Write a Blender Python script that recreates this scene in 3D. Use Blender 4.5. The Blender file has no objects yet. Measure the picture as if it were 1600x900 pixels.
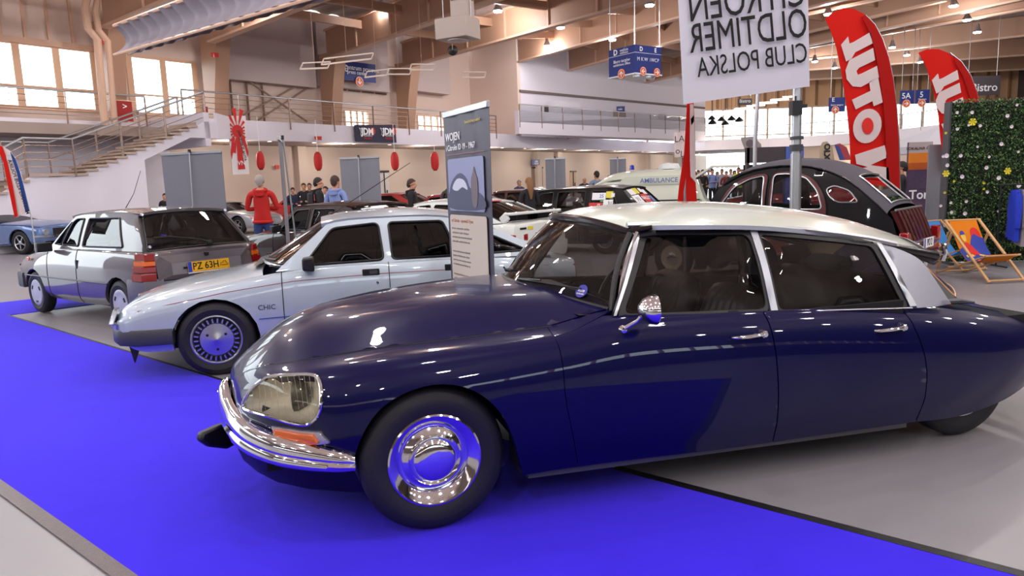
import bpy, bmesh, math, random
import numpy as np
from mathutils import Vector, Matrix, Euler
from mathutils.geometry import delaunay_2d_cdt
random.seed(7)
PI = math.pi
SC = bpy.context.scene
COL = SC.collection

# ------------------------------------------------------------------ camera, world, exposure, lights
F_PX, PITCH, ROLL, CAM_H = 1120.0, .147, -.034, 1.565
cam_d = bpy.data.cameras.new('camera'); cam = bpy.data.objects.new('camera', cam_d); COL.objects.link(cam)
cam_d.sensor_width = 36; cam_d.lens = 36*F_PX/1600; cam_d.clip_end = 400; cam_d.clip_start = .05
_f = np.array([0, math.cos(PITCH), -math.sin(PITCH)]); _r = np.array([1., 0, 0]); _u = np.cross(_r, _f)
_c, _s = math.cos(ROLL), math.sin(ROLL)
CR, CU, CF = _r*_c+_u*_s, -_r*_s+_u*_c, _f
M = Matrix(((CR[0], CU[0], -CF[0], 0), (CR[1], CU[1], -CF[1], 0), (CR[2], CU[2], -CF[2], CAM_H), (0, 0, 0, 1)))
cam.matrix_world = M
SC.camera = cam
SC.view_settings.view_transform = 'Standard'; SC.view_settings.look = 'None'
SC.view_settings.gamma = 1; SC.view_settings.use_curve_mapping = False
SC.view_settings.exposure = 0.35
SC.cycles.max_bounces = 8; SC.cycles.transparent_max_bounces = 24; SC.cycles.glossy_bounces = 4; SC.cycles.diffuse_bounces = 4
SC.cycles.sample_clamp_indirect = 6; SC.cycles.sample_clamp_direct = 0

def ray(px, py):
    d = CF*F_PX + CR*(px-800) - CU*(py-450)
    return d/np.linalg.norm(d)
def fl(px, py, z=0.):                      # photograph point -> place on the level z
    d = ray(px, py); t = (z-CAM_H)/d[2]; return Vector((d[0]*t, d[1]*t, z))
def at(px, py, Y):                         # photograph point -> place at distance Y
    d = ray(px, py); t = Y/d[1]; return Vector((d[0]*t, Y, CAM_H+d[2]*t))
def onplane(px, py, o, n):
    d = ray(px, py); O = np.array([0, 0, CAM_H]); n = np.array(n); t = ((np.array(o)-O)@n)/(d@n)
    return Vector(O+d*t)

world = bpy.data.worlds.new('world'); SC.world = world; world.use_nodes = True
bg = world.node_tree.nodes['Background']; bg.inputs[0].default_value = (.86, .95, 1, 1); bg.inputs[1].default_value = 4.5

def lamp_light(loc, power, size=.12, col=(1, .95, .9), spot=None):
    if spot:
        l = bpy.data.lights.new('lamp_light', 'SPOT'); l.spot_size = spot; l.spot_blend = .6
    else:
        l = bpy.data.lights.new('lamp_light', 'POINT')
    l.energy = power; l.shadow_soft_size = size; l.color = col
    o = bpy.data.objects.new('lamp_light', l); o.location = loc; COL.objects.link(o); return o

# ------------------------------------------------------------------ materials
MATS = {}
def rgb(h):
    if isinstance(h, str):
        h = h.lstrip('#'); v = [int(h[i:i+2], 16)/255 for i in (0, 2, 4)]
        return tuple(((c+.055)/1.055)**2.4 if c > .04045 else c/12.92 for c in v)+(1,)
    return tuple(h)+((1,) if len(h) == 3 else ())
def mat(name, col='#808080', rough=.5, metal=0, coat=0, emit=None, es=1, bump=0, bscale=60, var=0, vscale=4, sheen=0, spec=.5, croughness=.03, alpha=None):
    if name in MATS: return MATS[name]
    m = bpy.data.materials.new(name); m.use_nodes = True; MATS[name] = m
    nt = m.node_tree; b = nt.nodes['Principled BSDF']
    b.inputs['Base Color'].default_value = rgb(col); b.inputs['Roughness'].default_value = rough
    b.inputs['Metallic'].default_value = metal; b.inputs['Coat Weight'].default_value = coat
    b.inputs['Coat Roughness'].default_value = croughness; b.inputs['Specular IOR Level'].default_value = spec
    if sheen: b.inputs['Sheen Weight'].default_value = sheen
    if emit is not None:
        b.inputs['Emission Color'].default_value = rgb(emit); b.inputs['Emission Strength'].default_value = es
    tc = nt.nodes.new('ShaderNodeTexCoord')
    if var:
        n = nt.nodes.new('ShaderNodeTexNoise'); n.inputs['Scale'].default_value = vscale; n.inputs['Detail'].default_value = 6
        nt.links.new(tc.outputs['Object'], n.inputs['Vector'])
        mx = nt.nodes.new('ShaderNodeMix'); mx.data_type = 'RGBA'
        c = rgb(col); mx.inputs[6].default_value = tuple(x*(1-var) for x in c[:3])+(1,)
        mx.inputs[7].default_value = tuple(min(1, x*(1+var)) for x in c[:3])+(1,)
        nt.links.new(n.outputs['Fac'], mx.inputs[0]); nt.links.new(mx.outputs[2], b.inputs['Base Color'])
    if bump:
        n = nt.nodes.new('ShaderNodeTexNoise'); n.inputs['Scale'].default_value = bscale; n.inputs['Detail'].default_value = 3
        nt.links.new(tc.outputs['Object'], n.inputs['Vector'])
        bp = nt.nodes.new('ShaderNodeBump'); bp.inputs['Strength'].default_value = bump; bp.inputs['Distance'].default_value = .01
        nt.links.new(n.outputs['Fac'], bp.inputs['Height']); nt.links.new(bp.outputs[0], b.inputs['Normal'])
    if alpha is not None:
        b.inputs['Alpha'].default_value = alpha
    return m
def glass(name, tint='#c8ccd0', fres=1.5, extra=0.0, rough=.0):
    if name in MATS: return MATS[name]
    m = bpy.data.materials.new(name); m.use_nodes = True; MATS[name] = m
    nt = m.node_tree; nt.nodes.clear()
    out = nt.nodes.new('ShaderNodeOutputMaterial'); mix = nt.nodes.new('ShaderNodeMixShader')
    tr = nt.nodes.new('ShaderNodeBsdfTransparent'); gl = nt.nodes.new('ShaderNodeBsdfGlossy')
    tr.inputs[0].default_value = rgb(tint); gl.inputs['Roughness'].default_value = rough
    gl.inputs[0].default_value = (1, 1, 1, 1)
    fr = nt.nodes.new('ShaderNodeFresnel'); fr.inputs[0].default_value = fres
    ad = nt.nodes.new('ShaderNodeMath'); ad.operation = 'ADD'; ad.inputs[1].default_value = extra; ad.use_clamp = True
    nt.links.new(fr.outputs[0], ad.inputs[0]); nt.links.new(ad.outputs[0], mix.inputs[0])
    nt.links.new(tr.outputs[0], mix.inputs[1]); nt.links.new(gl.outputs[0], mix.inputs[2]); nt.links.new(mix.outputs[0], out.inputs[0])
    return m
CHROME = mat('chrome', '#e8e8ec', rough=.07, metal=1)
CHROMEB = mat('brushed_metal', '#c4c6cc', rough=.28, metal=1)
ALU = mat('aluminium', '#b4b4b8', rough=.35, metal=.9)
STEEL = mat('stainless_steel', '#b09c90', rough=.3, metal=1)
RUBBER = mat('tyre_rubber', '#15131a', rough=.62, bump=.1, bscale=200)
BLACK = mat('black_trim', '#0c0b0f', rough=.42)
BLACKG = mat('gloss_black', '#08070b', rough=.15)
PLAST = mat('grey_plastic', '#3a3940', rough=.5, bump=.05, bscale=300)
DARK = mat('dark_liner', '#070609', rough=.9)
LEATHER = mat('dark_leather', '#16131f', rough=.38, bump=.05, bscale=150)
SEATG = mat('grey_seat_cloth', '#4c4644', rough=.85)
GLASS = glass('window_glass', '#b8b8bc', 1.5)
GLASSD = glass('tinted_glass', '#5a4c48', 1.5, .0)
GLASSC = glass('clear_glass', '#d6dadc', 1.5)
WHITE = mat('white_print', '#f2f1f4', rough=.5)
INKB = mat('black_print', '#141218', rough=.5)
YEL = mat('plate_yellow', '#f0b314', rough=.4)
BLUEP = mat('plate_blue', '#2440b4', rough=.4)
REDL = mat('red_lens', '#8c0f10', rough=.12, coat=1)
ORL = mat('orange_lens', '#e06410', rough=.12, coat=1)
CLEARL = mat('clear_lens', '#b8bcc4', rough=.08, metal=.6)

# ------------------------------------------------------------------ object helpers
def link(o, parent=None):
    COL.objects.link(o)
    if parent is not None: o.parent = parent
    return o
def tag(o, label=None, cat=None, group=None, kind=None):
    if label: o['label'] = label
    if cat: o['category'] = cat
    if group: o['group'] = group
    if kind: o['kind'] = kind
    return o
def empty(name, loc=(0, 0, 0), rz=0, label=None, cat=None, group=None, sc=1):
    o = bpy.data.objects.new(name, None); o.location = loc; o.rotation_euler = (0, 0, rz); o.empty_display_size = .2
    o.scale = (sc, sc, sc)
    link(o); return tag(o, label, cat, group)
def mesh_obj(name, V, F, m, parent=None, smooth=True, angle=None):
    me = bpy.data.meshes.new(name); me.from_pydata([tuple(v) for v in V], [], [tuple(f) for f in F])
    if m is not None:
        for x in (m if isinstance(m, (list, tuple)) else [m]): me.materials.append(x)
    me.validate(); me.update()
    if smooth:
        for p in me.polygons: p.use_smooth = True
        if angle: me.set_sharp_from_angle(angle=angle)
    return link(bpy.data.objects.new(name, me), parent)
class MB:
    def __init__(s): s.V = []; s.F = []; s.MI = []; s.cur = 0
    def add(s, V, F):
        n = len(s.V); s.V += [tuple(v) for v in V]
        for f in F: s.F.append(tuple(i+n for i in f)); s.MI.append(s.cur)
        return s
    def box(s, c, d, R=None):
        x, y, z = [q/2 for q in d]; V = [Vector((a*x, b*y, e*z)) for a in (-1, 1) for b in (-1, 1) for e in (-1, 1)]
        if R is not None: V = [R @ v for v in V]
        c = Vector(c); V = [v+c for v in V]
        return s.add(V, [(0, 1, 3, 2), (4, 6, 7, 5), (0, 4, 5, 1), (2, 3, 7, 6), (0, 2, 6, 4), (1, 5, 7, 3)])
    def bar(s, a, b, w, h=None, up=(0, 0, 1)):
        a = Vector(a); b = Vector(b); h = h or w; d = (b-a).normalized(); u = Vector(up)
        if abs(d.dot(u)) > .98: u = Vector((0, 1, 0))
        r = d.cross(u).normalized(); u = r.cross(d)
        V = [p+r*(i*w/2)+u*(j*h/2) for p in (a, b) for i, j in ((-1, -1), (1, -1), (1, 1), (-1, 1))]
        return s.add(V, [(0, 3, 2, 1), (4, 5, 6, 7), (0, 1, 5, 4), (1, 2, 6, 5), (2, 3, 7, 6), (3, 0, 4, 7)])
    def tube(s, P, r, n=8, caps=True, closed=False, flat=None):
        P = [Vector(p) for p in P]; N = len(P); rs = r if isinstance(r, (list, tuple)) else [r]*N
        V = []; u = None
        for i, p in enumerate(P):
            if closed: d = P[(i+1) % N]-P[i-1]
            else: d = P[min(i+1, N-1)]-P[max(i-1, 0)]
            d = d.normalized() if d.length > 1e-9 else Vector((0, 0, 1))
            if u is None:
                u = Vector((0, 0, 1)) if abs(d.z) < .9 else Vector((1, 0, 0))
            u = (u-d*u.dot(d)); u = u.normalized() if u.length > 1e-6 else d.orthogonal().normalized()
            w = d.cross(u)
            for k in range(n):
                a = 2*PI*k/n+PI/n; fx = 1 if flat is None else flat
                V.append(p+u*(math.cos(a)*rs[i]*fx)+w*(math.sin(a)*rs[i]))
        F = []
        for i in range(N if closed else N-1):
            j = (i+1) % N
            for k in range(n): F.append((i*n+k, i*n+(k+1) % n, j*n+(k+1) % n, j*n+k))
        if caps and not closed: F += [tuple(range(n))[::-1], tuple((N-1)*n+k for k in range(n))]
        return s.add(V, F)
    def lathe(s, prof, M=None, n=32, arc=2*PI):      # prof: (radius, height) about local z
        V = []; F = []; m = len(prof); full = abs(arc-2*PI) < 1e-6; nn = n if full else n+1
        for k in range(nn):
            a = arc*k/n
            for r_, h in prof:
                v = Vector((r_*math.cos(a), r_*math.sin(a), h)); V.append(M @ v if M is not None else v)
        for k in range(n):
            k2 = (k+1) % nn
            for i in range(m-1): F.append((k*m+i, k2*m+i, k2*m+i+1, k*m+i+1))
        return s.add(V, F)
    def prism(s, poly, h, M=None):                  # polygon in local xy, thickness h in z
        n = len(poly); V = [Vector((a, b, 0)) for a, b in poly]+[Vector((a, b, h)) for a, b in poly]
        if M is not None: V = [M @ v for v in V]
        return s.add(V, [tuple(range(n))[::-1], tuple(range(n, 2*n))]+[(i, (i+1) % n, n+(i+1) % n, n+i) for i in range(n)])
    def grid(s, fn, nu, nv):
        V = [fn(i/nu, j/nv) for i in range(nu+1) for j in range(nv+1)]
        return s.add(V, [(i*(nv+1)+j, (i+1)*(nv+1)+j, (i+1)*(nv+1)+j+1, i*(nv+1)+j+1) for i in range(nu) for j in range(nv)])
    def build(s, name, m, parent=None, smooth=True, angle=.6, bevel=0):
        o = mesh_obj(name, s.V, s.F, m, parent, smooth, angle)
        if isinstance(m, (list, tuple)) and len(o.data.polygons) == len(s.MI):
            for p, k in zip(o.data.polygons, s.MI): p.material_index = k
        if bevel:
            b = o.modifiers.new('bevel', 'BEVEL'); b.width = bevel; b.segments = 2; b.limit_method = 'ANGLE'
        return o
def basis(o, x, y):                                 # matrix with given local x and y directions
    x = Vector(x).normalized(); y = Vector(y); y = (y-x*y.dot(x)).normalized(); z = x.cross(y)
    return Matrix(((x.x, y.x, z.x, o[0]), (x.y, y.y, z.y, o[1]), (x.z, y.z, z.z, o[2]), (0, 0, 0, 1)))
def text(name, s, M4, size, m, parent=None, ax='CENTER', bold=0, ext=.0015, sx=1.0):
    c = bpy.data.curves.new(name, 'FONT'); c.body = s; c.size = size; c.align_x = ax; c.align_y = 'CENTER'
    c.extrude = ext; c.offset = bold*size; c.resolution_u = 3
    c.materials.append(m)
    tmp = bpy.data.objects.new(name, c); me = bpy.data.meshes.new_from_object(tmp); bpy.data.objects.remove(tmp)
    o = bpy.data.objects.new(name, me); link(o, parent)
    if not len(me.materials): me.materials.append(m)
    o.matrix_local = M4 @ Matrix.Diagonal((sx, 1, 1, 1))
    return o

# ------------------------------------------------------------------ surfaces cut into panels
def pip(pts, poly):
    x, y = pts[:, 0], pts[:, 1]; inside = np.zeros(len(pts), bool); n = len(poly)
    for i in range(n):
        x1, y1 = poly[i]; x2, y2 = poly[(i+1) % n]
        c = ((y1 > y) != (y2 > y)) & (x < (x2-x1)*(y-y1)/((y2-y1) if y2 != y1 else 1e-12)+x1)
        inside ^= c
    return inside
def dens(poly, du, dv):
    out = []
    n = len(poly)
    for i in range(n):
        a = np.array(poly[i], float); b = np.array(poly[(i+1) % n], float)
        k = max(1, int(math.ceil(max(abs(b[0]-a[0])/du, abs(b[1]-a[1])/dv))))
        for j in range(k): out.append(tuple(a+(b-a)*j/k))
    return out
def patch2d(outline, holes=(), du=.04, dv=.04):
    outer = dens(outline, du, dv); hs = [dens(h, du, dv) for h in holes]
    verts = [Vector(p) for p in outer]; edges = [(i, (i+1) % len(outer)) for i in range(len(outer))]
    for h in hs:
        n = len(verts); verts += [Vector(p) for p in h]; edges += [(n+i, n+(i+1) % len(h)) for i in range(len(h))]
    o = np.array(outer); u0, v0 = o.min(0); u1, v1 = o.max(0)
    gu = np.arange(u0+du*.5, u1, du); gv = np.arange(v0+dv*.5, v1, dv)
    if len(gu) and len(gv):
        G = np.array([(a, b) for a in gu for b in gv])
        ok = pip(G, outer)
        for h in hs: ok &= ~pip(G, h)
        G = G[ok]
        if len(G):
            allb = np.array([tuple(v) for v in verts])
            d = np.min(np.hypot((G[:, None, 0]-allb[None, :, 0])/du, (G[:, None, 1]-allb[None, :, 1])/dv), 1)
            G = G[d > .45]
            verts += [Vector(p) for p in G]
    # scale so that triangles stay fair
    sv = [Vector((v.x/du, v.y/dv)) for v in verts]
    V, E, Fc, ov, oe, of = delaunay_2d_cdt(sv, edges, [], 0, 1e-5)
    V = np.array([(v.x*du, v.y*dv) for v in V]); Fc = [f for f in Fc]
    cen = np.array([V[list(f)].mean(0) for f in Fc])
    ok = pip(cen, outer)
    for h in hs: ok &= ~pip(cen, h)
    Fc = [f for f, k in zip(Fc, ok) if k]
    return V, Fc
def boundary(Fc):
    cnt = {}
    for f in Fc:
        for i in range(len(f)):
            a, b = f[i], f[(i+1) % len(f)]; cnt[(a, b)] = 1
    return [(a, b) for (a, b) in cnt if (b, a) not in cnt]
def panel(name, fn, outline, m, parent, holes=(), du=.04, dv=.04, flange=.014, off=0, mirror=False, both=False, side=1, inner=None, angle=None):
    """fn maps an (N,2) array to (points, normals); side=-1 mirrors in y; both welds the two halves"""
    V2, Fc = patch2d(outline, holes, du, dv)
    P, N = fn(V2); P = P+N*off
    V = [tuple(p) for p in P]; F = [tuple(f) for f in Fc]
    # orient
    if F:
        f = F[len(F)//2]; a, b, c = (P[i] for i in f[:3]); nn = np.cross(b-a, c-a)
        if nn @ N[f[0]] < 0: F = [f[::-1] for f in F]
    if flange:
        base = len(V); B = boundary(F); ids = {}
        for a, b in B:
            for q in (a, b):
                if q not in ids:
                    ids[q] = (len(V), len(V)+1); V.append(tuple(P[q])); V.append(tuple(P[q]-N[q]*flange))
        for a, b in B:
            if both and abs(P[a][1]) < 1e-5 and abs(P[b][1]) < 1e-5: continue
            F.append((ids[b][0], ids[a][0], ids[a][1], ids[b][1]))
    if both:
        n = len(V); V2_ = [(x, -y, z) for x, y, z in V]; F = F+[tuple(i+n for i in f)[::-1] for f in F]; V = V+V2_
    if side < 0 and not both:
        V = [(x, -y, z) for x, y, z in V]; F = [f[::-1] for f in F]
    o = mesh_obj(name, V, F, m, parent, True)
    bm = bmesh.new(); bm.from_mesh(o.data)
    if both: bmesh.ops.remove_doubles(bm, verts=[v for v in bm.verts if abs(v.co.y) < 1e-5], dist=1e-5)
    bm.to_mesh(o.data); bm.free(); o.data.update()
    if angle: o.data.set_sharp_from_angle(angle=angle)
    return o
def crw(t):
    t2, t3 = t*t, t*t*t
    return np.stack([-.5*t+t2-.5*t3, 1-2.5*t2+1.5*t3, .5*t+2*t2-1.5*t3, -.5*t2+.5*t3], -1)
def cr_index(q, n):
    i = np.clip(np.floor(q).astype(int), 0, n-2); t = q-i
    idx = np.stack([i-1, i, i+1, i+2], -1)
    return idx, crw(t)
class Surf:
    """a net of stations (nominal X) by K section points, interpolated smoothly both ways"""
    def __init__(s, rows, cusp0=True):
        s.X = np.array([r[0] for r in rows], float); s.K = len(rows[0][1])
        G = np.array([[p if len(p) == 3 else (r[0], p[0], p[1]) for p in r[1]] for r in rows], float)
        s.I = len(rows)
        # ghost rows / columns (mirror at the centre line, extrapolate elsewhere)
        top = G[:, -2].copy(); top[:, 1] *= -1
        bot = 2*G[:, 0]-G[:, 1]
        G = np.concatenate([bot[:, None], G, top[:, None]], 1)
        G = np.concatenate([(2*G[0]-G[1])[None], G, (2*G[-1]-G[-2])[None]], 0)
        s.G = G
    def pts(s, q):
        q = np.atleast_2d(q); ti = np.interp(q[:, 0], s.X, np.arange(s.I)); tk = np.clip(q[:, 1], 0, s.K-1)
        ii, wi = cr_index(ti, s.I); kk, wk = cr_index(tk, s.K)
        g = s.G[(ii+1)[:, :, None], (kk+1)[:, None, :]]
        return np.einsum('na,nb,nabc->nc', wi, wk, g)
    def __call__(s, q):
        q = np.atleast_2d(np.array(q, float)); P = s.pts(q); e = 1e-3
        q1 = q.copy(); q1[:, 0] = np.clip(q1[:, 0]+e, s.X[0], s.X[-1]); q0 = q.copy(); q0[:, 0] = np.clip(q0[:, 0]-e, s.X[0], s.X[-1])
        r1 = q.copy(); r1[:, 1] = np.clip(r1[:, 1]+e, 0, s.K-1); r0 = q.copy(); r0[:, 1] = np.clip(r0[:, 1]-e, 0, s.K-1)
        du = s.pts(q1)-s.pts(q0); dv = s.pts(r1)-s.pts(r0)
        N = np.cross(du, dv); L = np.linalg.norm(N, axis=1, keepdims=True); L[L < 1e-12] = 1; N = N/L
        ref = P-np.array([0, 0, 0]); ref = ref-np.stack([P[:, 0], 0*P[:, 1], 0*P[:, 2]+.4], 1)
        if (N*ref).sum() < 0: N = -N
        return P, N
    def inv(s, x, z, kmax=None, k0=2., kmin=0):
        """parameters of the side point with the given x and z"""
        kmax = s.K-1 if kmax is None else kmax
        q = np.array([x, k0], float)
        ks = np.linspace(kmin, kmax, 60)
        xs = np.clip(x+np.linspace(-.25, .25, 41), s.X[0], s.X[-1])
        Q = np.array([(a, b) for a in xs for b in ks]); P = s.pts(Q); d = (P[:, 0]-x)**2+(P[:, 2]-z)**2
        q = Q[np.argmin(d)]
        for _ in range(6):
            p = s.pts([q])[0]; e = 1e-4; pa = s.pts([q+[e, 0]])[0]; pb = s.pts([q+[0, e]])[0]
            J = np.array([[(pa[0]-p[0])/e, (pb[0]-p[0])/e], [(pa[2]-p[2])/e, (pb[2]-p[2])/e]])
            r = np.array([x-p[0], z-p[2]])
            try: st = np.linalg.solve(J+1e-6*np.eye(2), r)
            except Exception: break
            st = np.clip(st, -.3, .3); q = q+st; q[0] = np.clip(q[0], s.X[0], s.X[-1]); q[1] = np.clip(q[1], kmin, kmax)
        return tuple(q)
    def line(s, pts, **k): return [s.inv(x, z, **k) for x, z in pts]
def project(P):
    d = P-np.array([0, 0, CAM_H]); z = d@CF
    return np.stack([800+F_PX*(d@CR)/z, 450-F_PX*(d@CU)/z], 1)
def on_surface(fn, box, pts, O, yaw, mirror=-1):
    """parameters on a body surface where lines of sight through the given photograph points meet it"""
    c, s_ = math.cos(yaw), math.sin(yaw); R_ = np.array([[c, -s_, 0], [s_, c, 0], [0, 0, 1]])
    def pr(q):
        P = fn(q)[0]*[1, mirror, 1]; return project(P@R_.T+np.array(O))
    A = np.linspace(box[0], box[1], 140); B_ = np.linspace(box[2], box[3], 80); Q = np.array([(a, b) for a in A for b in B_]); PP = pr(Q); out = []
    for p in pts:
        p = np.array(p, float); q = Q[np.argmin(((PP-p)**2).sum(1))].copy()
        for _ in range(5):
            e = 1e-3; r0 = pr([q, q+[e, 0], q+[0, e]]); J = np.stack([(r0[1]-r0[0])/e, (r0[2]-r0[0])/e], 1)
            try: q = q+np.clip(np.linalg.solve(J, p-r0[0]), -.15, .15)
            except Exception: break
            q[0] = np.clip(q[0], box[0], box[1]); q[1] = np.clip(q[1], box[2], box[3])
        out.append(tuple(q))
    return out
def smooth_poly(pts, n=6, closed=True):
    P = np.array(pts, float); N = len(P); out = []
    for i in range(N if closed else N-1):
        a, b, c, d = (P[(i-1) % N], P[i], P[(i+1) % N], P[(i+2) % N]) if closed else (P[max(i-1, 0)], P[i], P[i+1], P[min(i+2, N-1)])
        for j in range(n):
            w = crw(np.array([j/n]))[0]; out.append(tuple(a*w[0]+b*w[1]+c*w[2]+d*w[3]))
    if not closed: out.append(tuple(P[-1]))
    return out
def round_poly(pts, r, n=5):                        # polygon with rounded corners
    P = [np.array(p, float) for p in pts]; out = []; N = len(P)
    for i in range(N):
        a, b, c = P[i-1], P[i], P[(i+1) % N]; ra = min(r, np.linalg.norm(a-b)*.45); rc = min(r, np.linalg.norm(c-b)*.45)
        p = b+(a-b)/np.linalg.norm(a-b)*ra; q = b+(c-b)/np.linalg.norm(c-b)*rc
        for j in range(n+1):
            t = j/n; out.append(tuple((1-t)**2*p+2*t*(1-t)*b+t*t*q))
    return out
def strip(name, fn, line, w, m, parent, off=.004, side=1, closed=False, n=6, flat=None):
    """a raised bead that follows a surface"""
    P, N = fn(np.array(line, float)); P = P+N*off
    if side < 0: P[:, 1] *= -1
    b = MB(); b.tube([tuple(p) for p in P], w, n=n, closed=closed, flat=flat); return b.build(name, m, parent)
def sideplane(fy):
    """surface y = fy(x, z) for windows, pillars and other side panels"""
    def fn(q):
        q = np.atleast_2d(np.array(q, float)); x, z = q[:, 0], q[:, 1]; e = 1e-3
        y = fy(x, z); P = np.stack([x, y, z], 1)
        N = np.stack([-(fy(x+e, z)-fy(x-e, z))/(2*e), np.ones_like(x), -(fy(x, z+e)-fy(x, z-e))/(2*e)], 1)
        return P, N/np.linalg.norm(N, axis=1, keepdims=True)
    return fn
def paramsurf(f):
    def fn(q):
        q = np.atleast_2d(np.array(q, float)); e = 1e-3
        P = f(q[:, 0], q[:, 1]); du = f(q[:, 0]+e, q[:, 1])-f(q[:, 0]-e, q[:, 1]); dv = f(q[:, 0], q[:, 1]+e)-f(q[:, 0], q[:, 1]-e)
        N = np.cross(du, dv); N /= np.maximum(np.linalg.norm(N, axis=1, keepdims=True), 1e-12)
        if N[:, 2].mean() < 0: N = -N
        return P, N
    return fn

# ------------------------------------------------------------------ wheels
def wheel(parent, x, y, side, r=.33, rim=.2, w=.18, style='disc', capm=None, steer=0, name='wheel', cx=0):
    """side: -1 near (y<0), +1 far. y is the centre plane of the tyre"""
    root = bpy.data.objects.new(name, None); link(root, parent); root.location = (x, y, r-.004)
    root.rotation_euler = (0, 0, steer); root.empty_display_size = .05
    S = side; T = Matrix.Rotation(-PI/2*S, 4, 'X')       # local z -> outward
    h = w/2; R = r
    pr = [(rim-.01, -h*.9), (rim+.02, -h), (R-.05, -h*1.05), (R-.018, -h*.9), (R-.004, -h*.72), (R, -h*.5), (R, h*.5), (R-.004, h*.72), (R-.018, h*.92), (R-.03, h*1.0), (R-.05, h*1.06), ((R+rim)/2, h*1.1), (rim+.02, h*1.0), (rim+.004, h*.93), (rim-.012, h*.86), (rim-.012, -h*.8)]
    b = MB(); b.lathe(pr, T, 56); ty = b.build('tyre', RUBBER, root)
    g = MB()
    for zz in (-.45, -.15, .15, .45):
        g.lathe([(R+.0008, h*zz-.004), (R+.0008, h*zz+.004)], T, 48)
    g.build('tread_groove', DARK, ty)
    m = capm or CHROME
    if style == 'disc':                                  # pressed steel rim with a domed chrome cap
        b = MB(); k = rim/.2
        b.lathe([(rim+.004, h*.80), (rim+.006, h*.98), (rim-.002, h*1.02), (rim-.012, h*.97), (rim-.02, h*.9), (rim-.045, h*.78), (rim-.055, h*.62), (rim-.06, h*.6), (rim-.075, h*.72), (.115*k, h*.80), (.105*k, h*.72), (.10*k, h*.70), (.02, h*.7)], T, 64)
        b.build('rim', m, root)
        b = MB(); b.lathe([(.098*k, h*.68), (.097*k, h*.86), (.09*k, h*.98), (.07*k, h*1.08), (.04*k, h*1.14), (.0005, h*1.16)], T, 48); b.build('hubcap', CHROME, root)
        b = MB(); a = -.9; p = T @ Vector((math.sin(-a)*(rim-.04), 0, h*.85))
        c = Vector((.6*(rim-.04)*1.0, 0, 0))
        b.lathe([(.0005, .004), (.007, .004), (.009, 0)], Matrix.Translation((.105*k*1.2, S*h*.8, .10*k*1.2)) @ T, 10); b.build('valve', BLACK, root)
    elif style == 'turbine':
        b = MB(); b.lathe([(rim+.004, h*.8), (rim+.004, h*1.0), (rim-.006, h*1.02), (rim-.016, h*.9), (rim-.02, h*.7), (rim-.06, h*.66), (rim-.07, h*.8), (.075, h*.86), (.03, h*.95), (.0005, h*1.05)], T, 64); b.build('rim', m, root)
        s_ = MB()
        for k in range(26):
            a = 2*PI*k/26; M4 = T @ Matrix.Rotation(a, 4, 'Z') @ Matrix.Translation((rim-.042, 0, h*.84)); v = M4.to_translation()
            s_.box(v, (.036, .013, .03), M4.to_3x3())
        s_.build('fin', m, root)
        b = MB(); b.lathe([(rim-.020, h*.80), (rim-.062, h*.80)], T, 40); b.build('slot_ring', DARK, root)
        for a in (.52, 2.62, -PI/2):
            q = MB(); q.lathe([(.0005, .002), (.009, .002), (.012, 0)], Matrix.Translation(T @ Vector((math.cos(a)*.085, math.sin(a)*.085, h*.88))) @ T, 10); q.build('wheel_bolt', BLACK, root)
    elif style == 'trim':                                # plastic trim with slots
        b = MB(); b.lathe([(rim+.006, h*.85), (rim+.006, h*1.0), (rim-.01, h*1.08), (rim-.03, h*1.02), (.05, h*1.1), (.0005, h*1.12)], T, 48); b.build('wheel_trim', m, root)
        s_ = MB()
        for k in range(3):
            a = 2*PI*k/3+.5; M4 = T @ Matrix.Rotation(a, 4, 'Z') @ Matrix.Translation((rim-.045, 0, h*1.06))
            s_.box(M4.to_translation(), (.022, .05, .012), M4.to_3x3())
        s_.build('slot', BLACK, root)
    else:                                                # spoked alloy
        n = int(style[1:]) if style[0] == 's' else 5
        b = MB(); b.lathe([(rim+.005, h*.8), (rim+.005, h*1.0), (rim-.006, h*1.02), (rim-.018, h*.9), (rim-.025, h*.3), (rim-.03, -h*.4)], T, 48); b.build('rim', m, root)
        s_ = MB()
        for k in range(n):
            a = 2*PI*k/n+.3; M4 = T @ Matrix.Rotation(a, 4, 'Z')
            s_.prism([(.02, -.022), (rim-.015, -.016), (rim-.015, .016), (.02, .022)], .03, M4 @ Matrix.Translation((0, 0, h*.62)))
        s_.lathe([(.06, h*.5), (.06, h*.9), (.045, h*1.0), (.0005, h*1.05)], T, 24); s_.build('spoke', m, root)
        d = MB(); d.lathe([(rim-.03, -h*.3), (.0005, -h*.3)], T, 32); d.build('brake_disc', DARK, root)
    return root
# ------------------------------------------------------------------ hall: floor, carpet, walls, gallery, stairs, roof
def struct(o, name=None): o['kind'] = 'structure'; return o
concrete = mat('polished_concrete', '#89868c', rough=.34, var=.13, vscale=.9, bump=.02, bscale=3)
carpet_m = mat('blue_carpet', '#361ce4', rough=.95, var=.06, vscale=3, bump=.12, bscale=500, sheen=.1, spec=.1)
WALLW = mat('white_plaster', '#dcd6e0', rough=.8, var=.02, vscale=.4)
WALLB = mat('beige_cladding', '#dac4b8', rough=.75, var=.03, vscale=.3)
STEELP = mat('beige_steel_paint', '#b08a72', rough=.5)
STEELL = mat('pale_steel_paint', '#d0aa92', rough=.45)
DECK = mat('roof_deck', '#8e7a72', rough=.6)
GREYW = mat('grey_lower_wall', '#c6b4a8', rough=.8, var=.03, vscale=.5)
STONE = mat('stair_stone', '#b09a8c', rough=.6, var=.08, vscale=5)
RAILM = mat('rail_steel', '#a08a80', rough=.35, metal=.8)
WFRAME = mat('window_frame_paint', '#e0b898', rough=.5)
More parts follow.
